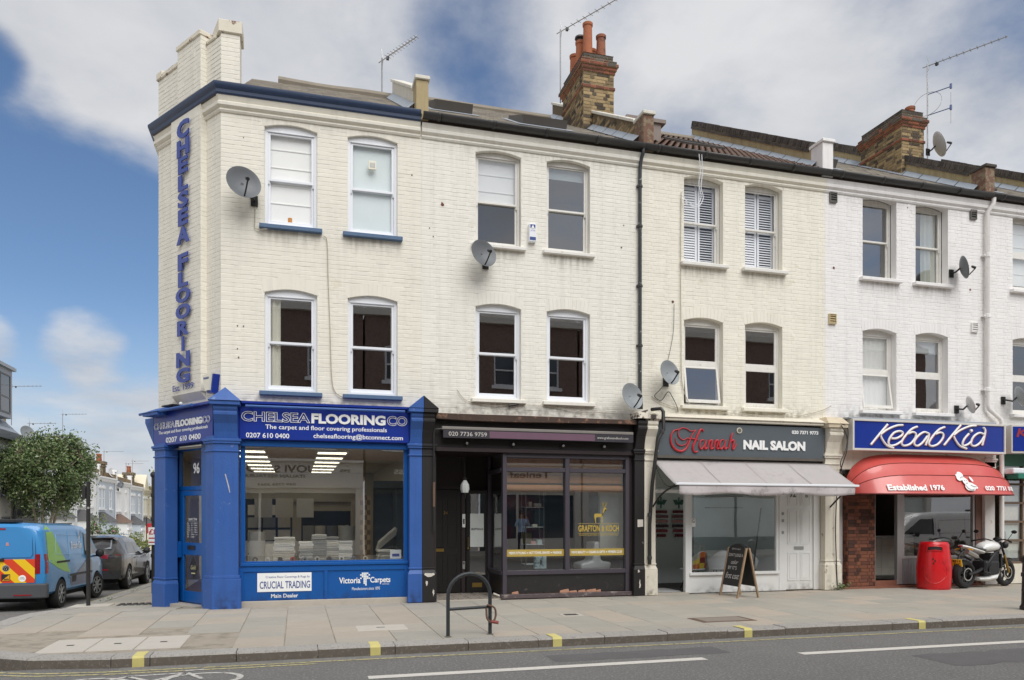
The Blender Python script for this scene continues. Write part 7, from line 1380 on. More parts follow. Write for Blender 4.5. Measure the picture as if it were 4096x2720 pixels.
# ---------------------------------------------------------------- vehicles (built in their own frame: front towards +y, right side +x)
def lerp_sections(secs, y):
    if y <= secs[0][0]: return secs[0][1]
    for (a, p), (b, q) in zip(secs, secs[1:]):
        if y <= b:
            t = (y-a)/(b-a); return [(u[0]+(v[0]-u[0])*t, u[1]+(v[1]-u[1])*t) for u, v in zip(p, q)]
    return secs[-1][1]
def side_x(secs, y, z):
    s_ = lerp_sections(secs, y)
    for (x0, z0), (x1, z1) in zip(s_, s_[1:]):
        if z1 > z0 and z0 <= z <= z1: return x0+(x1-x0)*(z-z0)/(z1-z0)
    return s_[-1][0] if z > s_[-1][1] else s_[0][0]
def car_body(par, secs, m, arches, name='body', sub=True):
    """loft of half sections (sill -> roof centre) mirrored; the sill line rises over the wheel arches"""
    ys = set(s_[0] for s_ in secs); y0, y1 = secs[0][0], secs[-1][0]
    for i in range(61): ys.add(y0+(y1-y0)*i/60)
    for (ay, az, ar) in arches:
        for i in range(17): ys.add(ay+ar*math.cos(math.pi*i/16))
    ys = sorted(y for y in ys if y0 <= y <= y1); k = MB(); rows = []
    for y in ys:
        s_ = [list(p) for p in lerp_sections(secs, y)]
        for (ay, az, ar) in arches:
            if abs(y-ay) < ar:
                zz = az+math.sqrt(ar*ar-(y-ay)**2)
                for p in s_:
                    if p[1] < zz and p[0] > .3: p[0] = side_x(secs, y, zz) if p is not None else p[0]; p[1] = zz
        rows.append([(x, y, z) for x, z in s_]+[(-x, y, z) for x, z in s_[::-1]])
    n = len(rows[0]); k.add([p for r_ in rows for p in r_], [(i*n+j, i*n+j+1, (i+1)*n+j+1, (i+1)*n+j) for i in range(len(rows)-1) for j in range(n-1)]+[tuple(range(n)), tuple(range((len(rows)-1)*n, len(rows)*n))[::-1]])
    o = k.build(name, m, par, smooth=38)
    return o
def decal(par, secs, name, m, y0, y1, zlo, zhi, e=.004, n=12, sides=(1,), rows=4):
    for sd in sides:
        k = MB()
        def f(u, v):
            y = y0+(y1-y0)*u; a = zlo(y) if callable(zlo) else zlo; b = zhi(y) if callable(zhi) else zhi; z = a+(b-a)*v; return (sd*(side_x(secs, y, z)+e), y, z)
        k.grid(f, n, rows); k.build(name, m, par, smooth=60)
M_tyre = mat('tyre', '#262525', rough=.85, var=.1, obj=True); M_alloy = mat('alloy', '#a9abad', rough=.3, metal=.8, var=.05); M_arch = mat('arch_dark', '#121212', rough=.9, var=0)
def wheel(par, x, y, r_, w, spokes, m=None, rim=.66, turn=0):
    sg = 1 if x > 0 else -1; M_ = Matrix.Translation((x, y, r_)) @ Matrix.Rotation(R(turn), 4, 'Z') @ Matrix.Rotation(R(90*sg), 4, 'Y')
    k = MB(); k.lathe([(r_*rim,-w/2),(r_*.95,-w/2),(r_,-w/2+.03),(r_,w/2-.03),(r_*.95,w/2),(r_*rim,w/2),(r_*rim,-w/2)], M_, 28); t = k.build('wheel', M_tyre, par, smooth=35)
    k = MB(); k.lathe([(r_*rim*1.02,w/2-.005),(r_*rim*.93,w/2+.004),(r_*rim*.9,w/2-.05),(r_*rim*.3,w/2-.05),(r_*.18,w/2-.012),(0,w/2-.01)], M_, 24); 
    k.build('rim', M_arch if spokes > 3 else (m or M_alloy), t, smooth=35)
    for i in range(spokes):
        k = MB(M_ @ Matrix.Rotation(2*math.pi*i/spokes, 4, 'Z')); q = .035 if spokes < 8 else .025; k.add([(r_*.12,-q,w/2-.02),(r_*rim*.93,-q*.9,w/2-.012),(r_*rim*.93,q*.9,w/2-.012),(r_*.12,q,w/2-.02),(r_*.12,-q*.7,w/2+.002),(r_*rim*.93,-q*.6,w/2-.002),(r_*rim*.93,q*.6,w/2-.002),(r_*.12,q*.7,w/2+.002)], [(4,5,6,7),(0,1,5,4),(1,2,6,5),(2,3,7,6),(3,0,4,7)]); k.build('spoke', m or M_alloy, t)
    k = MB(M_); k.lathe([(r_*rim*1.0,w/2-.004),(r_*rim*.96,w/2+.006),(r_*rim*.9,w/2)], None, 24); k.lathe([(r_*.16,w/2-.01),(r_*.14,w/2+.012),(0,w/2+.014)], None, 12); k.build('hub', m or M_alloy, t, smooth=40)
M_lens = mat('tail_lens', '#8e1420', rough=.12, var=.1, scale=30, coat=.5); M_glassd = mat('car_glass', '#171b1e', rough=.04, var=0, spec=.9); M_trim = mat('trim_black', '#232426', rough=.55, var=.06); M_bump = mat('bumper_grey', '#4a4c4f', rough=.6, var=.05)
def sec(w0, w1, w2, w3, zs_, zb, zw, zr, rr_=.12): # sill, waist, window top, roof
    return [(w0-.06, zs_), (w0, zs_+.06), (w1, (zs_+zb)/2), (w1, zb-.05), (w1-.015, zb), (w2, zw), (w2-.04, zw+.05), (w3, zr-.04), (w3-.12, zr-.01), (w3*.5, zr+.015), (0, zr+.02)]
# ------------------------------------------------ delivery van
def van(label, loc, rot, livery=True, paint=None):
    t = thing('parked_van', label, 'van', loc, rotz=rot); pb = paint or mat('van_blue', '#2f86c4', rough=.28, var=.02, coat=.6)
    S = [(0, sec(.82,.875,.80,.70,.45,1.10,1.62,1.74)), (.05, sec(.86,.895,.83,.74,.38,1.10,1.66,1.80)), (.3, sec(.88,.90,.84,.76,.34,1.10,1.68,1.83)), (2.2, sec(.88,.90,.84,.76,.34,1.08,1.68,1.83)), (2.9, sec(.88,.90,.82,.73,.34,1.06,1.66,1.80)), (3.25, sec(.88,.89,.80,.68,.34,1.05,1.55,1.68)), (3.75, sec(.87,.88,.84,.62,.34,1.03,1.15,1.24)), (3.95, sec(.86,.86,.82,.60,.34,.98,1.04,1.08)), (4.3, sec(.82,.80,.74,.50,.36,.86,.92,.96)), (4.42, sec(.70,.66,.60,.40,.40,.74,.80,.84))]
    AR = [(.95,.32,.36),(3.55,.32,.36)]; bd = car_body(t, S, pb, AR)
    for y in (.95,3.55):
        for x in (.80,-.80): wheel(t, x, y, .32, .20, 8, mat('steel_wheel', '#8f9294', rough=.4, metal=.5), turn=(-12 if y > 2 else 0))
    k = MB(); k.box(-.7,.7,.1,4.2,.22,.42)
    for y in (.95,3.55): k.box(-.87,.87,y-.40,y+.40,.35,.74) if False else None
    k.build('underbody', M_arch, t)
    for y in (.95,3.55):
        for sd in (1,-1): k = MB(); k.lathe([(0,-.02),(.385,-.02),(.385,.0)], Matrix.Translation((sd*.72,y,.33)) @ Matrix.Rotation(R(90),4,'Y'), 24); k.build('wheel_well', M_arch, t)
    # bumper
    k = MB(); pr = [(-.93+.06,.16),(.93-.06,.16),(.93,.10),(.93,-.02),(.82,-.08),(-.82,-.08),(-.93,-.02),(-.93,.10)]; k.prism([(x,y) for x,y in pr], 'z', .30, .60); k.build('bumper', M_bump, t, bevel=.03, seg=2)
    for x in (-.5,.5): MB().box(x-.16,x+.16,-.092,-.07,.36,.385).build('reflector', M_lens, t)
    # lamps
    for sd in (1,-1):
        k = MB(); k.grid(lambda u, v: (sd*(.70+.175*u), -.018+.02*u*u*3, .80+.40*v), 4, 4); k.grid(lambda u, v: (sd*(side_x(S, .02+.13*u, .80+.40*v)+.006), .0+.14*u, .80+.40*v), 4, 4); k.build('tail_lamp', M_lens, t, smooth=50)
    MB().box(-.3,.3,.1,.5,1.84,1.92).build('roof_bar', M_trim, t, bevel=.02); MB().box(-.16,.16,-.01,.02,1.70,1.735).build('high_brake_lamp', M_lens, t)
    # rear doors: seam, handle, plates
    def rp(x, z, e=.0): return (x, -e-.004+.02*max(0, (abs(x)-.6))*0+ (0 if z < 1.1 else (z-1.1)*.03), z)
    if livery:
        Y_, O_ = mat('chevron_yellow', '#f0c419', rough=.4, var=.02), mat('chevron_red', '#d8431c', rough=.4, var=.02)
        for sd, xa, xb in ((1,.02,.70),(-1,.02,.70)):
            i = 0
            for c in [q*.22 for q in range(-4, 6)]:
                # diagonal stripe clipped to the door panel xa..xb, z .62..1.10
                def clip(poly, f):
                    out = []
                    for p, q in zip(poly, poly[1:]+poly[:1]):
                        a, b = f(p), f(q)
                        if a >= 0: out.append(p)
                        if a*b < 0: s_ = a/(a-b); out.append((p[0]+(q[0]-p[0])*s_, p[1]+(q[1]-p[1])*s_))
                    return out
                P = [(c,.62+.55),(c+.22,.62+.55),(c+.22+.6,.57),(c+.6,.57)]; P = [(x+.0, z) for x, z in P]
                for f in (lambda p: p[0]-xa, lambda p: xb-p[0], lambda p: p[1]-.62, lambda p: 1.10-p[1]):
                    if P: P = clip(P, f)
                if len(P) > 2: k = MB(); k.add([rp(sd*x, z, .006) for x, z in P], [tuple(range(len(P)))]); k.build('chevron', Y_ if i % 2 else O_, t)
                i += 1
        M_vg = mat('van_green', '#86c241', rough=.3, coat=.5, var=.02); M_vb = mat('van_dark_blue', '#3b4f7c', rough=.3, coat=.5, var=.02); M_vl = mat('van_light_blue', '#5b9fd6', rough=.3, coat=.5, var=.02)
        decal(t, S, 'green_swoosh', M_vg, .16, 1.5, lambda y: 1.05-.30*math.sin(min(1, max(0, (y-.16)/1.34))*1.45), lambda y: max(1.05-.30*math.sin(min(1, max(0, (y-.16)/1.34))*1.45)+.005, 1.79-(max(0, y-.36)*.92 if y > .36 else 0)), .004, 24, (1,-1), 10)
        decal(t, S, 'dark_swoosh', M_vb, 1.4, 3.1, lambda y: .44+max(0, (1.6-y))*1.2, lambda y: .62+.42*max(0, min(1,(y-1.4)/1.3))**1.6, .005, 16, (1,-1), 5)
        k = MB(Matrix.Rotation(R(90), 4, 'Z')); 
        for sd in (1,):
            TT = Matrix.Translation((side_x(S,2.2,1.3)+.008,0,0)) @ Matrix.Rotation(R(90), 4, 'Z'); k = MB(TT); k.text('British Gas', 1.62, 2.36, 1.27, 1.43, 0, ext=.002, bold=.015); k.build('side_lettering', M_white, t); k = MB(TT); k.prism([(2.18,1.62),(2.26,1.50),(2.3,1.62),(2.24,1.72)], 'y', -.003, 0); k.build('flame_emblem', M_vb, t); k = MB(TT); k.prism([(2.19,1.49),(2.22,1.49),(2.25,1.62)], 'y', -.004, -.001); k.build('flame_emblem', Y_, t)
        TT = Matrix.Translation((0,-.012,0)); k = MB(TT); k.text('hive', .26, .44, 1.385, 1.45, .025, ext=.002, bold=.02); k.build('rear_lettering', mat('hive_orange', '#e8a08c', rough=.5), t); k = MB(TT); k.text('A British Gas innovation', .16, .48, 1.325, 1.35, .024, ext=.002); k.build('rear_lettering', M_white, t)
        for i in range(4): k = MB(TT); k.tube([(.165+.005*i,.01,1.385+i*.018),(.195,.01,1.378+i*.018),(.225-.005*i,.01,1.385+i*.018)], .007, 4); k.build('hive_emblem', mat('hive_orange'), t)
        k = MB(); k.disc((.17,-.012,.92), .068, .01); k.build('badge', mat('badge_chrome', '#c9cbcc', rough=.15, metal=.9), t); k = MB(); k.disc((.17,-.016,.92), .054, .005); k.build('badge_face', M_trim, t)
        for a in ([(.13,.955),(.157,.885),(.17,.925),(.183,.885),(.21,.955)],[(.152,.968),(.17,.93),(.188,.968)]): k = MB(); k.tube([(x,-.019,z) for x, z in a], .006, 5); k.build('badge_letter', mat('badge_chrome'), t)
        MB().box(.09,.25,-.013,-.006,.66,.80).build('gas_safe_plate', M_trim, t); k = MB(); k.prism([(.10,.67),(.24,.67),(.24,.79)], 'y', -.016, -.0135); k.build('plate_triangle', mat('gas_amber', '#e2a21c', rough=.5), t); k = MB(); k.text('safe', .14,.23,.68,.72,-.0165,ext=.002,bold=.02); k.build('plate_lettering', M_trim, t)
        k = MB(); k.disc((.47,-.013,.71), .068, .005); k.build('speed_badge', M_white, t); k = MB(); k.text('SPEED', .435,.505,.718,.735,-.0135,ext=.002); k.text('MONITORED', .418,.522,.69,.707,-.0135,ext=.002); k.build('badge_lettering', M_trim, t)
        MB().box(-.26,-.06,-.012,-.006,.86,1.0).build('plate_recess', pb, t)
    k = MB(); k.tube([rp(.01,.62,.004),rp(.01,1.72,.004)], .005, 4); k.tube([rp(.09,1.13,.006),rp(.62,1.13,.006),rp(.66,1.2,.006),rp(.64,1.6,.006),rp(.58,1.64,.006),rp(.10,1.66,.006)], .005, 4); k.tube([rp(.70,.62,.004),rp(.71,1.2,.004),rp(.69,1.70,.004)], .005, 4); k.build('door_seam', mat('seam_dark', '#1c3f60', rough=.6) if livery else M_trim, t, kind='stuff')
    MB().box(-.06,.14,-.05,-.005,1.06,1.12).build('rear_handle', M_trim, t, bevel=.01)
    # side glazing, mirror, mouldings
    decal(t, S, 'side_window', M_glassd, 2.62, 3.62, lambda y: 1.11, lambda y: min(1.60, 1.60-(y-3.02)*.78 if y > 3.02 else 1.60), .004, 16, (1,-1)); decal(t, S, 'window_frame', M_trim, 2.56, 2.62, 1.08, 1.63, .005, 2, (1,-1)); decal(t, S, 'side_moulding', M_bump, 1.42, 2.45, .66, .71, .014, 8, (1,-1)); decal(t, S, 'side_moulding', M_bump, 2.5, 3.1, .66, .71, .014, 6, (1,-1)); decal(t, S, 'door_rail', M_trim, .62, 1.45, .985, 1.03, .008, 8, (1,-1)); decal(t, S, 'fuel_flap', M_trim, 1.62, 1.92, .52, .66, .006, 3, (1,))
    k = MB(); xs_ = lambda y, z: side_x(S, y, z)+.004
    for y in (1.45, 2.5): k.tube([(xs_(y, z), y, z) for z in (.5,.8,1.08,1.4,1.66)], .004, 4)
    k.tube([(xs_(y, z)+.0, y, z) for y, z in ((.62,1.18),(1.3,1.16),(2.4,1.14),(2.4,1.56),(.7,1.60),(.62,1.18))], .005, 4); k.build('panel_seam', mat('seam_light', '#9ccae8', rough=.4) if livery else M_trim, t, kind='stuff')
    for sd in (1,-1): k = MB(); k.sphere((sd*1.02,3.28,1.12), (.10,.06,.10), 12, 8); k.tube([(sd*.86,3.32,1.05),(sd*.98,3.3,1.06)], .025, 6); k.build('mirror', M_trim, t, smooth=50)
    k = MB(); k.grid(lambda u, v: ((u-.5)*2*(.66-.02*v), 3.80-.62*v+.03*(1-(2*u-1)**2), 1.16+.52*v+.012), 8, 4); k.build('windscreen', M_glassd, t, smooth=60)
    decal(t, S, 'door_handle', M_trim, 2.62, 2.78, .93, .97, .02, 3, (1,-1)); k = MB(); k.grid(lambda u, v: ((u-.5)*1.3, 4.43, .55+.22*v), 4, 2); k.build('grille', M_trim, t)
    for sd in (1,-1): k = MB(); k.sphere((sd*.62,4.25,.78), (.16,.12,.09), 10, 6); k.build('headlamp', mat('headlamp_glass', '#cfd6da', rough=.1, metal=.3), t, smooth=50)
    return t
Z_ = lambda y: zs(y)-.12
v1 = van('blue and green gas company van with red and yellow chevron rear doors', (-5.85,3.54,-.40), R(-2.5)); v1.rotation_euler = (R(-.9), 0, R(-2.5))
# ------------------------------------------------ cars
def suv(label, loc, rot, paint, plate=True):
    t = thing('parked_car', label, 'car', loc, rotz=rot)
    S = [(0, sec(.66,.76,.66,.50,.50,.96,1.0,1.03)), (.08, sec(.80,.87,.72,.56,.36,1.0,1.07,1.12)), (.25, sec(.86,.90,.71,.58,.30,1.03,1.20,1.28)), (.55, sec(.88,.915,.71,.59,.28,1.03,1.37,1.47)), (.95, sec(.88,.915,.73,.61,.28,1.02,1.42,1.545)), (1.6, sec(.88,.915,.74,.62,.27,1.0,1.44,1.585)), (2.3, sec(.88,.91,.74,.60,.27,.98,1.42,1.55)), (2.75, sec(.88,.91,.72,.56,.28,.97,1.28,1.38)), (3.35, sec(.88,.905,.80,.60,.28,.95,1.0,1.04)), (3.9, sec(.86,.88,.80,.60,.30,.90,.94,.97)), (4.25, sec(.80,.80,.72,.5,.34,.78,.84,.88)), (4.38, sec(.66,.64,.58,.4,.40,.62,.7,.74))]
    AR = [(.86,.36,.40),(3.46,.36,.40)]; car_body(t, S, paint, AR)
    for y in (.86,3.46):
        for x in (.80,-.80): wheel(t, x, y, .355, .22, 5 if plate else 10)
        for sd in (1,-1): k = MB(); k.lathe([(0,-.02),(.42,-.02),(.42,0)], Matrix.Translation((sd*.72,y,.37)) @ Matrix.Rotation(R(90),4,'Y'), 24); k.build('wheel_well', M_arch, t)
    k = MB(); k.box(-.7,.7,.2,4.1,.2,.4); k.build('underbody', M_arch, t)
    decal(t, S, 'side_window', M_glassd, .72, 1.72, lambda y: 1.05, lambda y: 1.38 if y > .98 else 1.06+(y-.72)*1.25, .004, 14, (1,-1)); decal(t, S, 'side_window', M_glassd, 1.78, 3.0, lambda y: 1.03, lambda y: max(1.035, 1.38-max(0, y-2.25)*.45), .004, 14, (1,-1)); decal(t, S, 'window_trim', mat('badge_chrome'), .70, 3.05, 1.015, 1.03, .008, 16, (1,-1)); decal(t, S, 'sill_trim', M_trim, 1.35, 3.0, .32, .42, .008, 8, (1,-1))
    # tailgate glass, lamps, bumper, wiper
    k = MB(); k.grid(lambda u, v: ((u-.5)*2*(.58-.06*v), .155+.40*v-.012*(1-(2*u-1)**2), 1.185+.275*v), 8, 3); k.build('rear_window', mat('rear_glass_sky_reflection', '#8a9093', rough=.1, var=.2, scale=3, spec=.9) if plate else M_glassd, t, smooth=60)  # pale grey is a sky reflection painted into the glass colour
    k = MB(); k.box(-.60,.60,.46,.72,1.485,1.515); k.build('roof_spoiler', paint, t, bevel=.015)
    for sd in (1,-1): k = MB(); k.grid(lambda u, v: (sd*(.36+.48*u), -.012+.085*u*u, .86+.07*(1-u)+(.17-.07*(1-u))*v), 6, 3); k.build('tail_lamp', M_lens, t, smooth=50)
    k = MB(); k.grid(lambda u, v: ((u-.5)*1.72, -.03+.10*abs(2*u-1)**3, .34+.24*v), 12, 3); k.build('bumper', M_trim, t, smooth=50); k = MB(); k.grid(lambda u, v: ((u-.5)*1.3, -.04+.07*abs(2*u-1)**3, .585+.035*v), 10, 1); k.build('reflector', M_lens, t)
    MB().box(-.26,.26,-.035,-.01,.78,.90).build('number_plate', mat('plate_yellow', '#e8c63a', rough=.5), t); k = MB(); k.tube([(0,.05,1.15),(.42,.07,1.17)], .01, 5); k.build('wiper', M_trim, t)
    for sd in (1,-1):
        k = MB(); k.sphere((sd*1.0,2.78,1.08), (.11,.06,.075), 12, 8); k.tube([(sd*.86,2.82,1.0),(sd*.96,2.8,1.04)], .02, 6); k.build('mirror', M_trim, t, smooth=50); k = MB(); k.tube([(sd*.60,.5,1.59),(sd*.62,1.2,1.625),(sd*.6,2.3,1.585)], .014, 6); k.build('roof_rail', mat('badge_chrome'), t, smooth=40); k = MB(); k.sphere((sd*.64,4.15,.76), (.2,.16,.08), 10, 6); k.build('headlamp', mat('headlamp_glass'), t, smooth=50)
        for y in (1.55,2.55): k = MB(); k.tube([(sd*(side_x(S,y,.90)+.015),y-.08,.90),(sd*(side_x(S,y,.90)+.02),y+.08,.905)], .013, 6); k.build('door_handle', paint, t)
    xs_ = lambda y, z: side_x(S, y, z)+.003; k = MB()
    for y in (1.15, 1.75, 2.95): k.tube([(xs_(y, z), y, z) for z in (.45,.7,.98)], .004, 4)
    k.build('door_seam', M_arch, t, kind='stuff'); k = MB(); k.grid(lambda u, v: ((u-.5)*2*(.68-.1*v), 3.30-.58*v+.03*(1-(2*u-1)**2), 1.05+.36*v), 8, 3); k.build('windscreen', M_glassd, t, smooth=60); k = MB(); k.grid(lambda u, v: ((u-.5)*.9, 4.39, .45+.28*v), 4, 2); k.build('grille', M_trim, t)
    k = MB(); k.tube([(0,.55,1.58),(0,.48,1.66)], .01, 5); k.build('roof_aerial', M_trim, t)
    return t
c1 = suv('dark grey five door car with red tail lamps parked beyond the van', (-5.65,9.62,-.535), R(-1), mat('graphite_paint', '#4d4a48', rough=.25, var=.03, coat=.7, metal=.5)); c1.rotation_euler = (R(-1.4), 0, R(-1))
c2 = suv('silver car parked facing us behind the dark grey car', (-4.5,20.2,Z_(18)), R(181), mat('silver_paint', '#b5b7b9', rough=.3, var=.03, coat=.6, metal=.3), False)
v2 = van('plain white van parked across the high street', (22.6,-6.6,-.12), R(97), False, mat('van_white', '#e4e4e2', rough=.3, var=.03, coat=.5))
# ---------------------------------------------------------------- street furniture
t = thing('bicycle_stand', 'black tubular hoop stand with crossbar near the kerb', 'bicycle stand', (2.19,-4.3,0)); M_st = mat('worn_black_tube', '#34373a', rough=.45, var=.12, scale=9, c2='#6f6f6c', c2at=.70, c2w=.02, c2scale=20)
a, b = Vector((1.90,-4.32,0)), Vector((2.48,-4.26,0)); d = (b-a); pts = [a]+[a+Vector((0,0,z)) for z in (.3,.54)]+[a+d*(.5-.5*math.cos(q))+Vector((0,0,.54+.28*math.sin(q))) for q in [math.pi*i/12 for i in range(1,12)]]+[b+Vector((0,0,z)) for z in (.54,.3)]+[b]
k = MB(); k.tube(pts, .025, 12); k.build('hoop', M_st, t, smooth=45); k = MB(); k.tube([a+Vector((0,0,.36)), b+Vector((0,0,.37))], .021, 10); k.build('crossbar', M_st, t, smooth=45)
for p in (a, b): k = MB(); k.lathe([(.025,.002),(.05,.002),(.042,.008),(.027,.012)], Matrix.Translation(p), 12); k.build('footing', M_mortar, t)
t = thing('bicycle_lock', 'rusty chain lock with red ends hanging on the hoop stand', 'lock', b+Vector((0,0,.2))); k = MB(); k.tube(spline([b+Vector((-.05,-.03,.40)), b+Vector((.05,-.04,.36)), b+Vector((.07,-.03,.25)), b+Vector((.02,-.05,.17)), b+Vector((-.05,-.05,.22)), b+Vector((-.06,-.04,.36))], 5), .014, 6); k.build('chain', M_rust, t, smooth=40)
k = MB(); k.tube([b+Vector((.0,-.05,.18)), b+Vector((.10,-.05,.16))], .022, 8); k.build('lock_body', mat('lock_red', '#8c4038', rough=.5), t)
# chalkboard
t = thing('chalkboard', 'wooden A-frame chalkboard with arched top before the nail salon', 'chalkboard', (8.37,-.9,0)); M_wd = mat('weathered_oak', '#a0866a', rough=.75, var=.2, scale=14); M_cb = mat('chalk_black', '#2c2b2b', rough=.7, var=.15, scale=6); M_ck = mat('chalk', '#d5d0cc', rough=.9, var=.2, scale=60)
for sg, x0 in ((1, 8.14), (-1, 8.60)):
    ang = math.atan2(.21, 1.0); TT = Matrix.Translation((x0, 0, 0)) @ Matrix.Rotation(sg*ang, 4, 'Y')
    lg = 1.0 if sg > 0 else 1.0
    for y in (-1.20,-.58): k = MB(TT); k.box(-.016,.016,y,y+.045,0,.98); k.build('leg', M_wd, t, bevel=.004)
    k = MB(TT); n = 12; k.prism([(-1.155,.22),(-.58,.22),(-.58,.90)]+[(-.8675+.2875*math.cos(math.pi*i/n),.90+.13*math.sin(math.pi*i/n)) for i in range(1,n)]+[(-1.155,.90)], 'x', -.008, .008); k.build('board', M_cb, t)
    k = MB(TT); k.tube([(0,-.8675+.30*math.cos(math.pi*i/n),.90+.145*math.sin(math.pi*i/n)) for i in range(n+1)], .014, 6); k.build('top_rail', M_cb, t)
TT = Matrix.Translation((8.14,0,0)) @ Matrix.Rotation(math.atan2(.21,1.0), 4, 'Y') @ Matrix.Translation((-.0085,0,0)) @ Matrix.Rotation(R(-90), 4, 'Z')
for tx, s0, s1, z0, z1, sh in (('@ be unique',.70,1.0,.93,.97,0),("DON'T JUDGE A",.62,1.12,.78,.86,0),('color',.75,1.0,.65,.73,.3),("BY IT'S",.68,.98,.54,.61,0),('first coat',.64,1.12,.36,.48,.3)): k = MB(TT); k.text(tx, s0, s1, z0, z1, 0, ext=.002, shear=sh); k.build('chalk_lettering', M_ck, t)
# litter bin
t = thing('litter_bin', 'bright red oval litter bin beside the motorcycle', 'litter bin', (13.32,-.62,0)); M_bin = mat('bin_red', '#cf141d', rough=.32, var=.07, coat=.25, c2='#b5121a', c2at=.6, c2scale=5)
def binw(z): return .312+.022*math.sin(math.pi*min(1, z/.9))-.03*max(0, z-.45)/.55
zz = [0,.04,.05,.15,.3,.45,.6,.75,.85,.93,.97,1.0,1.02]; k = MB(); n = 32; rows = []
for z in zz:
    w = .315 if z < .045 else binw(z); w = w if z < .99 else w-.012*(1+(z-.99)*60)
    rows.append([(13.32+w*math.copysign(abs(math.cos(q))**.75, math.cos(q)), -.62+w*.9*math.copysign(abs(math.sin(q))**.75, math.sin(q)), z) for q in [2*math.pi*i/n for i in range(n)]])
k.add([p for r_ in rows for p in r_], [(j*n+i, j*n+(i+1) % n, (j+1)*n+(i+1) % n, (j+1)*n+i) for j in range(len(zz)-1) for i in range(n)]+[tuple(range((len(zz)-1)*n, len(zz)*n))]); k.build('shell', M_bin, t, smooth=40)
def bf(q, z, e): w = binw(z)+e; return (13.32+w*math.copysign(abs(math.cos(q))**.75, math.cos(q)), -.62+w*.9*math.copysign(abs(math.sin(q))**.75, math.sin(q)), z)
q0 = R(232)
k = MB(); k.grid(lambda u, v: bf(q0+(u-.5)*1.15, .85+.08*v-(.02*(2*u-1)**2), .004), 12, 3); k.build('aperture', mat('bin_dark', '#2a2624', rough=.5, metal=.3), t); k = MB(); k.tube([bf(q0+(u-.5)*1.2, .845-.02*(2*u-1)**2, .006) for u in [i/10 for i in range(11)]]+[bf(q0+(.5-u)*1.2, .935-.02*(2*u-1)**2, .006) for u in [i/10 for i in range(11)]], .012, 6, closed=True); k.build('aperture_rim', M_bin, t, smooth=40)
k = MB(); k.tube([bf(q0+.95*math.sin(v)*(1-.25*(1-math.cos(v))), .48-.34*math.cos(v)+.0, .002) for v in [R(-115)+R(230)*i/24 for i in range(25)]], .005, 6); k.build('front_moulding', M_bin, t, smooth=40)
for du, z in ((-.1,.66),(.06,.62),(-.06,.57)): k = MB(); k.grid(lambda u, v: bf(q0+du+.10*(u-.5), z+.045*(v-.5), .004), 2, 2); k.build('sticker', mat('bin_dark'), t)
k = MB(); k.lathe([(.0,.0),(.33,0),(.33,.035),(.30,.05)], Matrix.Translation((13.32,-.62,0)) @ Matrix.Diagonal((1,.92,1,1)), 28); k.build('base', mat('bin_base', '#a50f18', rough=.4), t, smooth=40)
# bollard
t = thing('bollard', 'black cast iron bollard cut by the right picture edge', 'bollard', (11.88,-4.10,0)); k = MB(); M_ = Matrix.Translation((11.88,-4.10,0)); k.lathe([(0,0),(.14,0),(.14,.05),(.125,.07),(.115,.10),(.105,.55),(.12,.56),(.12,.62),(.105,.63),(.10,.78),(.115,.80),(.115,.86),(.10,.90),(.05,.94),(0,.95)], M_, 24); k.build('post', M_blackp, t, smooth=35); k = MB(); k.lathe([(.107,.30),(.112,.31),(.112,.34),(.107,.35)], M_, 24); k.build('ring', M_blackp, t)
# ------------------------------------------------ motorcycle, in its own frame: front towards +x
t = thing('motorcycle', 'white and black naked motorcycle with yellow plate parked by the takeaway', 'motorcycle', (14.02,-.72,0), rotz=R(9)); M_w = mat('bike_white', '#ecebe8', rough=.25, var=.02, coat=.6); M_bk = mat('bike_black', '#1e1e1f', rough=.45, var=.1); M_eng = mat('engine_grey', '#3d3d3e', rough=.45, metal=.6, var=.2, scale=30, obj=True); M_ch = mat('badge_chrome'); M_gd = mat('fork_gold', '#a98746', rough=.3, metal=.8); WB = 1.40
def bw(x, w, nm):
    M_ = Matrix.Translation((x,0,.31)) @ Matrix.Rotation(R(90), 4, 'X'); k = MB(); k.lathe([(.22,-w*.45),(.25,-w*.5),(.285,-w*.42),(.31,-w*.12),(.31,w*.12),(.285,w*.42),(.25,w*.5),(.22,w*.45),(.22,-w*.45)], M_, 36); o = k.build(nm, M_tyre, t, smooth=40)
    k = MB(); k.lathe([(.225,-w*.4),(.20,-w*.35),(.20,w*.35),(.225,w*.4)], M_, 36); k.lathe([(.05,-w*.3),(.05,w*.3),(0,w*.3)], M_, 16); k.build('rim', M_bk, o, smooth=40)
    for i in range(5): a = 2*math.pi*i/5+.3; k = MB(); k.tube([(x+.04*math.cos(a),0,.31+.04*math.sin(a)),(x+.205*math.cos(a+.15),0,.31+.205*math.sin(a+.15))], [.02,.014], 6); k.build('spoke', M_bk, o)
    for sd in ((1,-1) if nm == 'front_wheel' else (-1,)): k = MB(); k.lathe([(.118,0),(.145,0),(.145,.005),(.118,.005),(.118,0)], Matrix.Translation((x,sd*(w*.5+.012),.31)) @ Matrix.Rotation(R(90),4,'X'), 28); k.build('brake_disc', M_ch, o)
    return o
bw(0, .18, 'rear_wheel'); bw(WB, .12, 'front_wheel')
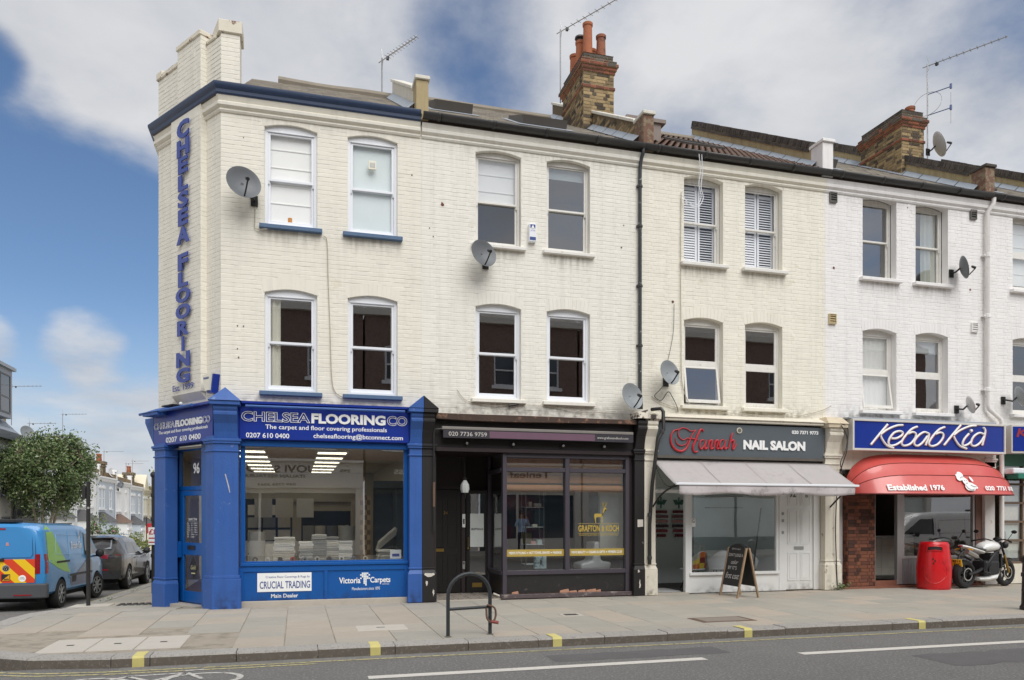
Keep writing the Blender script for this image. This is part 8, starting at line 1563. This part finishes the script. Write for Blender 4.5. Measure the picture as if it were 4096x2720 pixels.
for sd in (1,-1):
    k = MB(); k.tube([(WB,sd*.095,.31),(WB-.17,sd*.095,.72)], .026, 10); k.build('fork_lower', M_gd if sd else M_gd, t, smooth=40); k = MB(); k.tube([(WB-.16,sd*.095,.70),(WB-.30,sd*.095,1.0)], .024, 10); k.build('fork_upper', M_bk, t, smooth=40)
    k = MB(); k.tube(spline([(0,sd*.11,.31),(.25,sd*.12,.36),(.48,sd*.09,.42)], 4), [.03,.03,.032,.034,.036,.036,.036,.036,.036], 8); k.build('swingarm', M_bk, t, smooth=40)
    k = MB(); k.tube([(WB-.30,sd*.10,.88),(WB-.5,sd*.14,.80),(.62,sd*.15,.55),(.52,sd*.12,.42)], [.03,.034,.034,.03], 8); k.build('frame_beam', M_bk, t, smooth=40)
    k = MB(); k.tube(spline([(WB-.34,sd*.05,1.02),(WB-.36,sd*.22,1.06),(WB-.44,sd*.38,1.03)], 5), .013, 8); k.build('handlebar', M_bk, t, smooth=40); k = MB(); k.tube([(WB-.43,sd*.36,1.035),(WB-.50,sd*.46,1.01)], .02, 8); k.build('grip', M_bk, t, smooth=40)
    k = MB(); k.tube([(WB-.40,sd*.32,1.05),(WB-.36,sd*.40,1.20)], .007, 6); k.build('mirror_stem', M_bk, t); k = MB(); k.sphere((WB-.35,sd*.43,1.23), (.02,.065,.04), 10, 6); k.build('mirror', M_bk, t, smooth=50)
    k = MB(); k.tube([(.0,sd*.10,.86),(.02,sd*.19,.85)], .018, 6); k.build('indicator', mat('gas_amber'), t)
    k = MB(); k.sphere((WB-.13,sd*.085,.93), (.07,.075,.08), 12, 8); k.build('headlamp', M_bk, t, smooth=50)
    k = MB(); k.tube(spline([(.52,sd*.13,.42),(.46,sd*.16,.36),(.56,sd*.22,.34)], 4), .014, 6); k.build('footrest', M_eng, t)
    # twin silencers high under the tail
    k = MB(); k.tube([(.42,sd*.13,.60),(.2,sd*.15,.70)], .025, 8); k.build('exhaust_link', M_eng, t, smooth=40); k = MB(); k.tube([(.24,sd*.16,.68),(.18,sd*.16,.705),(-.08,sd*.165,.80),(-.12,sd*.165,.815)], [.03,.055,.055,.045], 12); k.build('silencer', mat('brushed_steel', '#b3afa8', rough=.3, metal=.85), t, smooth=40)
k = MB(); secs_ = [(.52,.10,.80,.92),(.60,.15,.78,.99),(.75,.19,.77,1.03),(.92,.20,.78,1.03),(1.03,.15,.84,.98),(1.08,.07,.90,.95)]
rows = [[(x, w*math.cos(q), (z0+z1)/2+(z1-z0)/2*math.sin(q)) for q in [2*math.pi*i/16 for i in range(16)]] for x, w, z0, z1 in secs_]
k.add([p for r_ in rows for p in r_], [(j*16+i, j*16+(i+1) % 16, (j+1)*16+(i+1) % 16, (j+1)*16+i) for j in range(5) for i in range(16)]+[tuple(range(16)), tuple(range(80,96))]); k.build('fuel_tank', M_w, t, smooth=50)
def tailp(nm, ss, m): 
    k = MB(); rows = [[(x, w*math.cos(q), (z0+z1)/2+(z1-z0)/2*math.sin(q)) for q in [2*math.pi*i/12 for i in range(12)]] for x, w, z0, z1 in ss]; n = len(rows)
    k.add([p for r_ in rows for p in r_], [(j*12+i, j*12+(i+1) % 12, (j+1)*12+(i+1) % 12, (j+1)*12+i) for j in range(n-1) for i in range(12)]+[tuple(range(12)), tuple(range((n-1)*12, n*12))]); k.build(nm, m, t, smooth=50)
tailp('seat', [(.58,.13,.80,.87),(.40,.15,.80,.88),(.25,.13,.84,.92),(.05,.09,.90,.96)], M_bk); tailp('tail_fairing', [(.50,.16,.74,.83),(.30,.16,.78,.88),(.08,.12,.84,.94),(-.10,.06,.90,.96)], M_w); tailp('belly_pan', [(.42,.10,.16,.22),(.62,.17,.13,.27),(.90,.17,.14,.32),(1.04,.10,.22,.36)], M_w)
k = MB(); k.box(.50,.98,-.17,.17,.28,.60); k.build('engine', M_eng, t, bevel=.05, seg=2); k = MB(); k.box(.72,1.0,-.14,.14,.56,.76); k.build('cylinder_head', M_eng, t, bevel=.03, seg=2); k = MB(); k.box(1.02,1.07,-.16,.16,.42,.74); k.build('radiator', M_bk, t)
for sd in (1,-1): k = MB(); k.disc((.66,sd*.172 if sd > 0 else -.20,.40), .10, .028, 20); k.build('engine_cover', M_eng, t, smooth=40); 
for y in (-.08,0,.08): k = MB(); k.tube(spline([(1.0,y,.58),(1.10,y,.48),(1.04,y,.26),(.8,y*.6,.22)], 4), .018, 8); k.build('header_pipe', mat('brushed_steel'), t, smooth=40)
k = MB(); M_ = Matrix.Translation((WB,0,.31)) @ Matrix.Rotation(R(90),4,'X'); k.grid(lambda u, v: (WB+.335*math.cos(R(60)+R(95)*u), -.07+.14*v, .31+.335*math.sin(R(60)+R(95)*u)), 12, 2); o = k.build('mudguard', M_bk, t, smooth=50); o.modifiers.new('t','SOLIDIFY').thickness = .008
k = MB(); k.tube([(.02,0,.84),(-.16,0,.70),(-.20,0,.62)], .022, 6); k.build('plate_hanger', M_bk, t); k = MB(Matrix.Translation((-.22,0,.56)) @ Matrix.Rotation(R(-14),4,'Y')); k.box(-.006,.006,-.115,.115,-.08,.08); k.build('number_plate', mat('plate_yellow'), t)
TT = Matrix.Translation((-.228,0,.56)) @ Matrix.Rotation(R(-14),4,'Y') @ Matrix.Rotation(R(-90),4,'Z'); k = MB(TT); k.text('EJ11', -.085,.085,.008,.065,0,ext=.002,bold=.03); k.build('plate_lettering', M_bk, t); k = MB(TT); k.text('AWC', -.075,.075,-.065,-.008,0,ext=.002,bold=.03); k.build('plate_lettering', M_bk, t)
k = MB(); k.sphere((-.11,0,.92), (.03,.05,.025), 10, 6); k.build('tail_lamp', M_lens, t, smooth=50); k = MB(); k.sphere((WB-.26,0,1.06), (.06,.10,.05), 10, 6); k.build('instrument_pod', M_bk, t, smooth=50)
k = MB(); k.tube([(.0,-.0,.20),(-.02,-.12,.0)] if False else [(.55,.14,.30),(.52,.30,.0)], .013, 6); k.build('side_stand', M_bk, t)
# small weed at the pilaster foot
t = thing('weed', 'tuft of weeds at the foot of the cream pilaster', 'weed', (11.25,-.3,0)); rw = random.Random(9)
leaf_parts('leaves', leaves([(11.22+rw.gauss(0,.09), -.30+rw.gauss(0,.03), .03+abs(rw.gauss(0,.05))) for _ in range(90)], .03, M_leaf[1:], rw), t); MB().tube([(11.22,-.3,0),(11.22,-.3,.08)], .006, 4).build('stem', M_leaf[0], t)
for x, y, r_ in ((-4.03,4.6,.05),(-4.03,7.6,.07)):
    g = leaves([(x+rw.gauss(0,.05), y+rw.gauss(0,.25), zs(y)+.01+abs(rw.gauss(0,r_*.6))) for _ in range(60)], .013, M_leaf[1:2], rw)
    for m, (v, f) in g.items(): tag(raw('kerb_grass', v, f, m), 'grass tuft growing in the side street kerb joint', kind='stuff')
# ---------------------------------------------------------------- the other side of the street, seen in the window panes
M_ob = mat('opposite_red_brick', '#86726a', rough=.9, var=.25, scale=9, c2='#6d594f', c2at=.55, c2scale=16); M_og = mat('opposite_grey_front', '#dcd8d0', rough=.7, var=.05); M_orf = mat('opposite_slate', '#a09a92', rough=.8, var=.15)
YO = -17.6
G_far2 = mat('opposite_pale_pane', '#d0d7d5', rough=.3, var=.25, scale=1.5)
def opp_house(x0, x1, lab, fas, fcol, texts):
    T = frame(x1, YO, R(180)); W = x1-x0; h = thing('opposite_house', lab, 'building', ((x0+x1)/2, YO-1, 0), 'red brick houses across the high street')
    ops = [(W*.18, W*.18+1.0, 4.4, 6.3, .08), (W*.6, W*.6+1.0, 4.4, 6.3, .08), (W*.18, W*.18+1.0, 7.2, 8.6, .08), (W*.6, W*.6+1.0, 7.2, 8.6, .08)]
    k = MB(T); wall_open(k, 0, W, 3.2, 9.95, ops, .12); k.box(0,W,.5,5,3.2,9.95); k.build('wall', M_ob, h)
    for a, b, z0, z1, rs in ops:
        f = MB(T); fr_box(f, a, b, z0, z1+.05, .08, .06, .14); f.box(a+.08,b-.08,.06,.14,(z0+z1)/2-.03,(z0+z1)/2+.03); f.box(a-.12,b+.12,-.10,.06,z0-.14,z0); w = f.build('window', M_upvc, h); MB(T).add([(a,.12,z0),(b,.12,z0),(b,.12,z1),(a,.12,z1)], [(0,1,2,3)]).build('pane', G_far, w)
    k = MB(T); k.box(-.05,W+.05,-.2,.1,9.85,10.1); k.build('cornice', M_og, h); k = MB(T); k.add([(0,-.1,10.1),(W,-.1,10.1),(W,4,12.5),(0,4,12.5)], [(0,1,2,3)]); k.build('roof', M_orf, h)
    k = MB(T); k.box(0,W,-.15,.3,2.7,3.75); k.box(0,W,-.3,.3,3.75,3.85); k.box(0,.3,-.12,.3,0,2.7); k.box(W-.3,W,-.12,.3,0,2.7); k.build('fascia', fcol, h); k = MB(T); k.box(.3,W-.3,.0,.3,0,.6); k.box(.3,W-.3,.0,.1,2.5,2.7); k.box(W*.6,W*.6+.1,0,.1,.6,2.5); k.build('shop_frame', fcol, h); MB(T).add([(.3,.06,.6),(W-.3,.06,.6),(W-.3,.06,2.5),(.3,.06,2.5)], [(0,1,2,3)]).build('shop_pane', G_far2 if x0 > 10 else G_far, h)
    for tx, a, b, z0, z1 in texts: k = MB(T); k.text(tx, W*a, W*b, z0, z1, -.15, ext=.01, bold=.02); k.build('lettering', fas, h)
dkl = mat('opposite_letter_grey', '#55514e', rough=.5); ltl = mat('opposite_letter_white', '#d8d6d2', rough=.5); odk = mat('opposite_dark_front', '#3d4547', rough=.5)
opp_house(-9.5,-4.1,'red brick house across the street at the far left of the reflections', dkl, M_og, []); opp_house(-4.0,2.6,'brick house with grey restaurant front, mirrored in the blue shop window', dkl, M_og, [('NUOVI SAPORI',.22,.75,3.32,3.6),('ITALIAN RESTAURANT',.35,.75,3.12,3.24),('295',.08,.14,3.35,3.47),('020 7736 3363',.4,.62,2.80,2.9)]); opp_house(2.7,7.2,'brick house with dark wellness shop front across the street', ltl, odk, [('WELLNESS',.3,.75,3.3,3.5)]); opp_house(7.3,12.0,'brick house with pale front across the street, mirrored in the black shop', dkl, M_og, [('Tenleaf',.3,.7,3.2,3.5)]); opp_house(12.1,17,'plain red brick house across the street opposite the salon', dkl, M_og, []); opp_house(17.1,24,'long red brick house across the street opposite the takeaway', ltl, odk, []); opp_house(24.1,31,'red brick house across the street at the far right of the reflections', dkl, M_og, [])
# ------------------------------------------------ the passer-by mirrored in the black shop window
t = thing('person', 'person in light blue shirt raising a camera, mirrored in the black shop window', 'person', (8.56,-15.0,0)); bx_, by_ = 8.56, -15.0
J = {'pel':(0,0,.95),'sp':(0,.01,1.15),'ch':(0,.0,1.36),'nk':(0,0,1.50),'hd':(0,.03,1.60),'ht':(0,.03,1.72),'ls':(.18,0,1.42),'le':(.30,.12,1.18),'lw':(.14,.30,1.48),'lh':(.10,.34,1.54),'rs':(-.18,0,1.42),'re':(-.30,.12,1.18),'rw':(-.14,.30,1.50),'rh':(-.10,.34,1.56),'lk':(.11,.02,.52),'la':(.12,-.02,.09),'lt':(.13,.15,.03),'lp':(.10,0,.90),'rp':(-.10,0,.90),'rk':(-.11,.02,.52),'ra':(-.12,-.02,.09),'rt':(-.13,.15,.03)}
RD = {'pel':.15,'sp':.13,'ch':.15,'nk':.06,'hd':.09,'ht':.085,'ls':.07,'le':.05,'lw':.035,'lh':.04,'rs':.07,'re':.05,'rw':.035,'rh':.04,'lk':.065,'la':.045,'lt':.04,'lp':.10,'rp':.10,'rk':.065,'ra':.045,'rt':.04}
E_ = ['pel sp','sp ch','ch nk','nk hd','hd ht','ch ls','ls le','le lw','lw lh','ch rs','rs re','re rw','rw rh','pel lp','lp lk','lk la','la lt','pel rp','rp rk','rk ra','ra rt']
names = list(J); me = bpy.data.meshes.new('body'); me.from_pydata([J[n_] for n_ in names], [tuple(names.index(q) for q in e.split()) for e in E_], []); ob = bpy.data.objects.new('body', me); col.objects.link(ob); ob.parent = t
M_shirt = mat('light_blue_shirt', '#a9c4e0', rough=.85, var=.05); M_skin = mat('skin', '#b98a70', rough=.6, var=.05); M_trou = mat('dark_trousers', '#2f3440', rough=.85, var=.08)
def body_mat():
    m = bpy.data.materials.new('clothed_body'); m.use_nodes = True; N = m.node_tree; b = N.nodes['Principled BSDF']; b.inputs['Roughness'].default_value = .8
    tcn = N.nodes.new('ShaderNodeTexCoord'); sp = N.nodes.new('ShaderNodeSeparateXYZ'); N.links.new(tcn.outputs['Object'], sp.inputs[0]); cr = N.nodes.new('ShaderNodeValToRGB'); cr.color_ramp.interpolation = 'CONSTANT'
    dv = N.nodes.new('ShaderNodeMath'); dv.operation = 'DIVIDE'; dv.inputs[1].default_value = 2.0; N.links.new(sp.outputs[2], dv.inputs[0]); N.links.new(dv.outputs[0], cr.inputs[0])
    cr.color_ramp.elements[0].color = (*s2l('#2b2b2d'), 1); cr.color_ramp.elements[1].position = .06; cr.color_ramp.elements[1].color = (*s2l('#2f3440'), 1)
    for p, c in ((.47, '#a9c4e0'), (.735, '#b98a70')): e = cr.color_ramp.elements.new(p); e.color = (*s2l(c), 1)
    N.links.new(cr.outputs[0], b.inputs['Base Color']); return m
me.materials.append(body_mat()); sk = ob.modifiers.new('skin', 'SKIN')
if not me.skin_vertices:
    bpy.context.view_layer.objects.active = ob
for i, n_ in enumerate(names):
    if me.skin_vertices: me.skin_vertices[0].data[i].radius = (RD[n_], RD[n_]*.8)
if me.skin_vertices: me.skin_vertices[0].data[0].use_root = True
ob.modifiers.new('sub', 'SUBSURF').levels = 2; ob.modifiers['sub'].render_levels = 2
k = MB(); k.sphere((8.56,by_+.0,1.68), (.095,.105,.09), 12, 8); k.build('hair', M_dkp, t, smooth=60); k = MB(); k.sphere((8.56,by_+.135,1.63), (.012,.02,.018), 8, 6); k.build('nose', M_skin, t, smooth=60)
for sd in (1,-1): k = MB(); k.sphere((8.56+sd*.1,by_+.03,1.63), (.012,.02,.03), 8, 6); k.build('ear', M_skin, t, smooth=60)
for sd in (1,-1):
    for i in range(4): k = MB(); p = Vector((8.56+sd*.09, by_+.35, 1.50+.022*i)); k.tube([p+Vector((sd*.02,-.01,0)), p+Vector((-sd*.0,.03,0)), p+Vector((-sd*.04,.045,0))], [.010,.009,.007], 6); k.build('finger', M_skin, t, smooth=50)
    k = MB(); p = Vector((8.56+sd*.08, by_+.33, 1.49)); k.tube([p, p+Vector((-sd*.04,.02,.03))], [.011,.008], 6); k.build('thumb', M_skin, t, smooth=50)
ct = thing('camera', 'small black camera held by the mirrored person in the light blue shirt', 'camera', (8.56,by_+.36,1.5)); MB().box(8.50,8.62,by_+.33,by_+.385,1.50,1.58).build('camera_body', M_blk, ct, bevel=.006); k = MB(); k.lathe([(.03,0),(.03,.06),(.02,.06)], Matrix.Translation((8.56,by_+.385,1.54)) @ Matrix.Rotation(R(-90),4,'X'), 16); k.build('lens', M_blk, ct, smooth=40)
# ---------------------------------------------------------------- weathering: rain streaks under sills, splash dirt at the feet of walls
def stain_mat(name, c, amount, up):
    m = bpy.data.materials.new(name); m.use_nodes = True; N = m.node_tree; nd = N.nodes; nd.clear(); lk = N.links.new
    o = nd.new('ShaderNodeOutputMaterial'); tr = nd.new('ShaderNodeBsdfTransparent'); df = nd.new('ShaderNodeBsdfDiffuse'); df.inputs[0].default_value = (*s2l(c), 1); mx = nd.new('ShaderNodeMixShader')
    tcn = nd.new('ShaderNodeTexCoord'); sp = nd.new('ShaderNodeSeparateXYZ'); lk(tcn.outputs['Generated'], sp.inputs[0]); ge = nd.new('ShaderNodeNewGeometry'); mp = nd.new('ShaderNodeMapping'); mp.inputs['Scale'].default_value = (9,9,1.4) if not up else (6,6,6); lk(ge.outputs['Position'], mp.inputs[0])
    ns = nd.new('ShaderNodeTexNoise'); ns.inputs['Scale'].default_value = 1.6; ns.inputs['Detail'].default_value = 6; lk(mp.outputs[0], ns.inputs[0]); mr = nd.new('ShaderNodeMapRange'); lk(ns.outputs[0], mr.inputs[0]); mr.inputs[1].default_value = .40; mr.inputs[2].default_value = .72
    def mth(op, a, b):
        n = nd.new('ShaderNodeMath'); n.operation = op
        for i, x in enumerate((a, b)):
            if isinstance(x, (int, float)): n.inputs[i].default_value = x
            else: lk(x, n.inputs[i])
        return n.outputs[0]
    g = sp.outputs[2] if not up else mth('SUBTRACT', 1.0, sp.outputs[2])
    ed = mth('MINIMUM', 1.0, mth('MULTIPLY', 8.0, mth('MULTIPLY', sp.outputs[0], mth('SUBTRACT', 1.0, sp.outputs[0]))))      # thin out towards the ends
    f = mth('MULTIPLY', mth('MULTIPLY', mr.outputs[0], mth('POWER', g, 1.6)), mth('MULTIPLY', ed, amount)); lk(f, mx.inputs[0]); lk(tr.outputs[0], mx.inputs[1]); lk(df.outputs[0], mx.inputs[2]); lk(mx.outputs[0], o.inputs[0]); return m
S_sill = stain_mat('sill_rain_stain', '#6b5b48', .36, False); S_foot = stain_mat('splash_dirt', '#4a4238', .5, True); S_corn = stain_mat('eaves_soot', '#5d5044', .14, False)
def stain(par, x0, x1, z0, z1, y, m): MB().add([(x0,y,z0),(x1,y,z0),(x1,y,z1),(x0,y,z1)], [(0,1,2,3)]).build('stain', m, par)
for hs, wx, dz, gx in ((h1,-.55,0,1.435),(h2,3.26,.03,1.42),(h3,7.64,.07,1.42),(h4,12.0,.13,1.42)):
    for i in (0, 1):
        x = wx+i*gx
        stain(hs, x-.10, x+1.0, 6.72+dz-.50, 6.72+dz-.08, -.0125, S_sill)
        if hs is not h1: stain(hs, x-.08, x+.98, 3.79+dz-.26, 3.79+dz-.09, -.0125, S_sill)
for hs, x0, x1 in ((h1,-1.2,2.2),(h2,2.3,6.6),(h3,6.75,10.9),(h4,11.1,15.3)): stain(hs, x0, x1, 8.22, 8.60, -.013, S_corn)
stain(h2, 2.3, 6.55, 3.52, 3.95, -.0125, S_foot); stain(h3, 6.95, 11.0, 3.68, 4.1, -.0125, S_foot); stain(h4, 11.05, 15.4, 3.70, 4.2, -.0125, S_foot); stain(h1, -1.2, 2.2, 3.56, 3.78, -.0125, S_foot)
stain(s96, -1.36, -.97, -.02, .42, -.292, S_foot); stain(s96, 1.97, 2.2, .0, .42, -.238, S_foot); stain(s96, -.95, 1.96, .09, .30, -.062, S_foot); stain(s92, 6.67, 6.92, 0, .5, -.238, S_foot); stain(s92, 10.86, 11.26, 0, .5, -.238, S_foot); stain(s92, 7.76, 9.84, 0, .22, -.034, S_foot); stain(s92, 10.03, 10.71, .02, .3, -.016, S_foot)
k = MB(); k.prism([(-1.19,2.30),(-1.172,2.30),(-1.12,2.10),(-1.10,1.98),(-1.112,1.98),(-1.14,2.10)], 'y', -.254, -.2515); k.build('scrape', mat('scraped_plaster', '#b9b4b6', rough=.9, var=.2, scale=30), s96)
# grey flaking corner of the black pilaster plinth
for x, z, w_, h_ in ((2.24,.47,.20,.07),(2.27,.31,.04,.09),(2.40,.12,.03,.12),(6.50,.46,.04,.05),(6.53,.14,.03,.16),(6.51,1.36,.12,.15)):
    k = MB(); k.prism([(x+w_*(.5+.5*math.cos(q)*(1+.45*math.sin(5*q+x*7))), z+h_*(.5+.5*math.sin(q)*(1+.45*math.cos(3*q+x*5)))) for q in [2*math.pi*i/10 for i in range(10)]] if z < 1 else [(x,z),(x+w_,z+.01),(x+w_,z+h_),(x,z+h_)], 'y', -.2385 if z < .6 else (-.203 if z < 3 else -.425), -.23 if z < .6 else (-.19 if z < 3 else -.36)); k.build('bare_patch', mat('bare_plaster', '#d3ccc2', rough=.9, var=.15, scale=20), s94)
